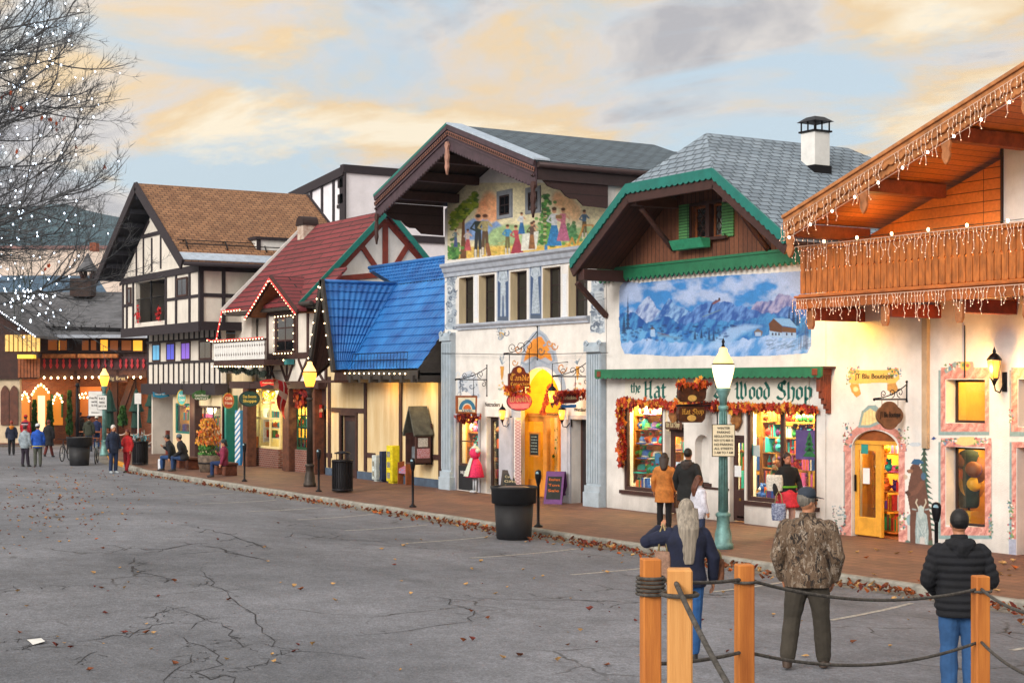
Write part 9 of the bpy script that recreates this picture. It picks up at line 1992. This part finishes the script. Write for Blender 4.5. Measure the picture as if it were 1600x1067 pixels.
# ================= bare street tree wrapped in white lights =================
rt=random.Random(17);TB=PT(-330,700,22.);TB=Vector((TB.x,TB.y,road_z(TB.x,TB.y)))
tr=thing('bare_tree','bare deciduous tree with fine twigs and a few orange leaves at the upper left','tree',tuple(TB))
mb=MB();mb.tube([TB,TB+Vector((.05,.1,2)),TB+Vector((-.05,.05,4.5)),TB+Vector((.1,0,7)),TB+Vector((0,.1,10)),TB+Vector((.1,.1,12.5))],[.3,.24,.21,.17,.1,.03],12);M_bark=mat('twig_bark','5a5c60',.85,.3,7,.6,40);mb.build('trunk',M_bark,tr)
mb=MB();tips=[];mid=[]
def grow(p,d,Ln,r,lev):
 n=7 if lev < 2 else (5 if lev == 2 else 4);pts=[p];dd=d.normalized();q=p
 for i in range(n):
  dd=(dd+Vector((rt.gauss(0,.09),rt.gauss(0,.09),rt.gauss(0,.08)+(.085 if lev > 0 else .02*(i-2))))).normalized();q=q+dd*(Ln/n);pts.append(q)
 mb.tube(pts,[r*(1-.8*i/n) for i in range(n+1)],6 if lev == 0 else (4 if lev == 1 else 3),cap=False)
 (mid if lev < 3 else tips).append(pts[-1]);mid.append(pts[n//2])
 if lev < 3:
  for _ in range((15,9,7)[lev]):
   f=rt.uniform(.18,.98);i=min(n-1,int(f*n));b=pts[i].lerp(pts[i+1],f*n-i);a=(pts[i+1]-pts[i]).normalized();s_=Vector((rt.gauss(0,1),rt.gauss(0,1),rt.gauss(0,1)));s_=(s_-a*s_.dot(a)).normalized()
   grow(b,a*.75+s_*rt.uniform(.45,.95),Ln*rt.uniform(.32,.52)*(1.15-f*.5),max(.003,r*.36),lev+1)
for y,py2,dep in ((130,10,.2),(170,85,-.3),(215,110,.3),(250,150,-.1),(290,135,.5),(330,225,-.4),(370,215,.1),(400,290,.4),(430,330,-.2),(90,40,-.5),(300,420,.1),(60,-60,.3),(350,350,-.1),(240,200,.2),(280,255,-.3),(330,300,.0),(380,385,.3),(120,70,.1)):
 s_=Vector((TB.x,TB.y,PT(-330,y+60,22).z));e_=PT(182+rt.uniform(-25,25),py2,22+dep*4);grow(s_,e_-s_,(e_-s_).length*.86,.034,0)
for k in range(7):a=rt.uniform(0,6.28);s_=TB+Vector((0,0,rt.uniform(4.5,9)));grow(s_,-RT3*1.0+AX3*rt.uniform(-1,1)+Vector((0,0,.3)),3.6,.05,0)
mb.build('branches',M_bark,tr)
mb=MB();rn=random.Random(5)
for x,y in ((3,152),(8,148),(17,145),(20,170),(33,168),(37,170),(79,187),(101,186),(90,194),(89,204),(120,231),(165,262),(27,238),(76,416),(71,420),(66,186)):
 for _ in range(4):p=PT(x+rn.uniform(-2,2),y+rn.uniform(-2,2),21.5+rn.random());vleaf(mb,p,rn.uniform(.02,.04),rn.choice((0,1,1)))
mb.build('leaves',GLM,tr)
ls=thing('tree_light_string','hundreds of cool white bulbs wound through the bare tree','string lights',tuple(TB+Vector((0,0,4))))
def px(p):t=p.x*-CA+p.y*SA;return 800+(p.x*SA+p.y*CA)/t*FPX
C_=[p for p in mid if -40 < px(p) < 190];B=rt.sample(C_,min(len(C_),230))+rt.sample([p for p in tips if -20 < px(p) < 120],60)
for _ in range(48):B.append(PT(rt.gauss(42,22),rt.gauss(462,16),22+rt.uniform(-1,1)))
bulbs(ls,[p for p in B if px(p) < 130 or rt.random() < .3],.0115,emis('cool_tree_bulb','dcecff',6.));mb=MB()
for p in B[-48:-20]:q=p+Vector((rt.gauss(0,.12),rt.gauss(0,.12),.45));mb.tube([q,q.lerp(p,.5)+Vector((.03,0,0)),p],.004,3)
mb.build('wire',M_wire,ls)
# ================= evening air =================
mb=MB();mb.box(-1650,950,-750,2650,-5,118);hz_o=tag(mb.build('haze',mat('tmp_haze','ffffff')),kind='stuff')
hm_=bpy.data.materials.new('haze_air');hm_.use_nodes=True;nh=hm_.node_tree;nh.nodes.clear();oh=N(nh,'ShaderNodeOutputMaterial');vh=N(nh,'ShaderNodeVolumePrincipled');vh.inputs['Color'].default_value=(.75,.85,1,1);vh.inputs['Density'].default_value=.00014;vh.inputs['Anisotropy'].default_value=.2
L(nh,vh.outputs[0],oh.inputs['Volume']);hz_o.data.materials.clear();hz_o.data.materials.append(hm_)
for o in list(bpy.data.objects):
 if '_p' in o:bpy.data.objects.remove(o);continue
 if '_m' in o:del o['_m']
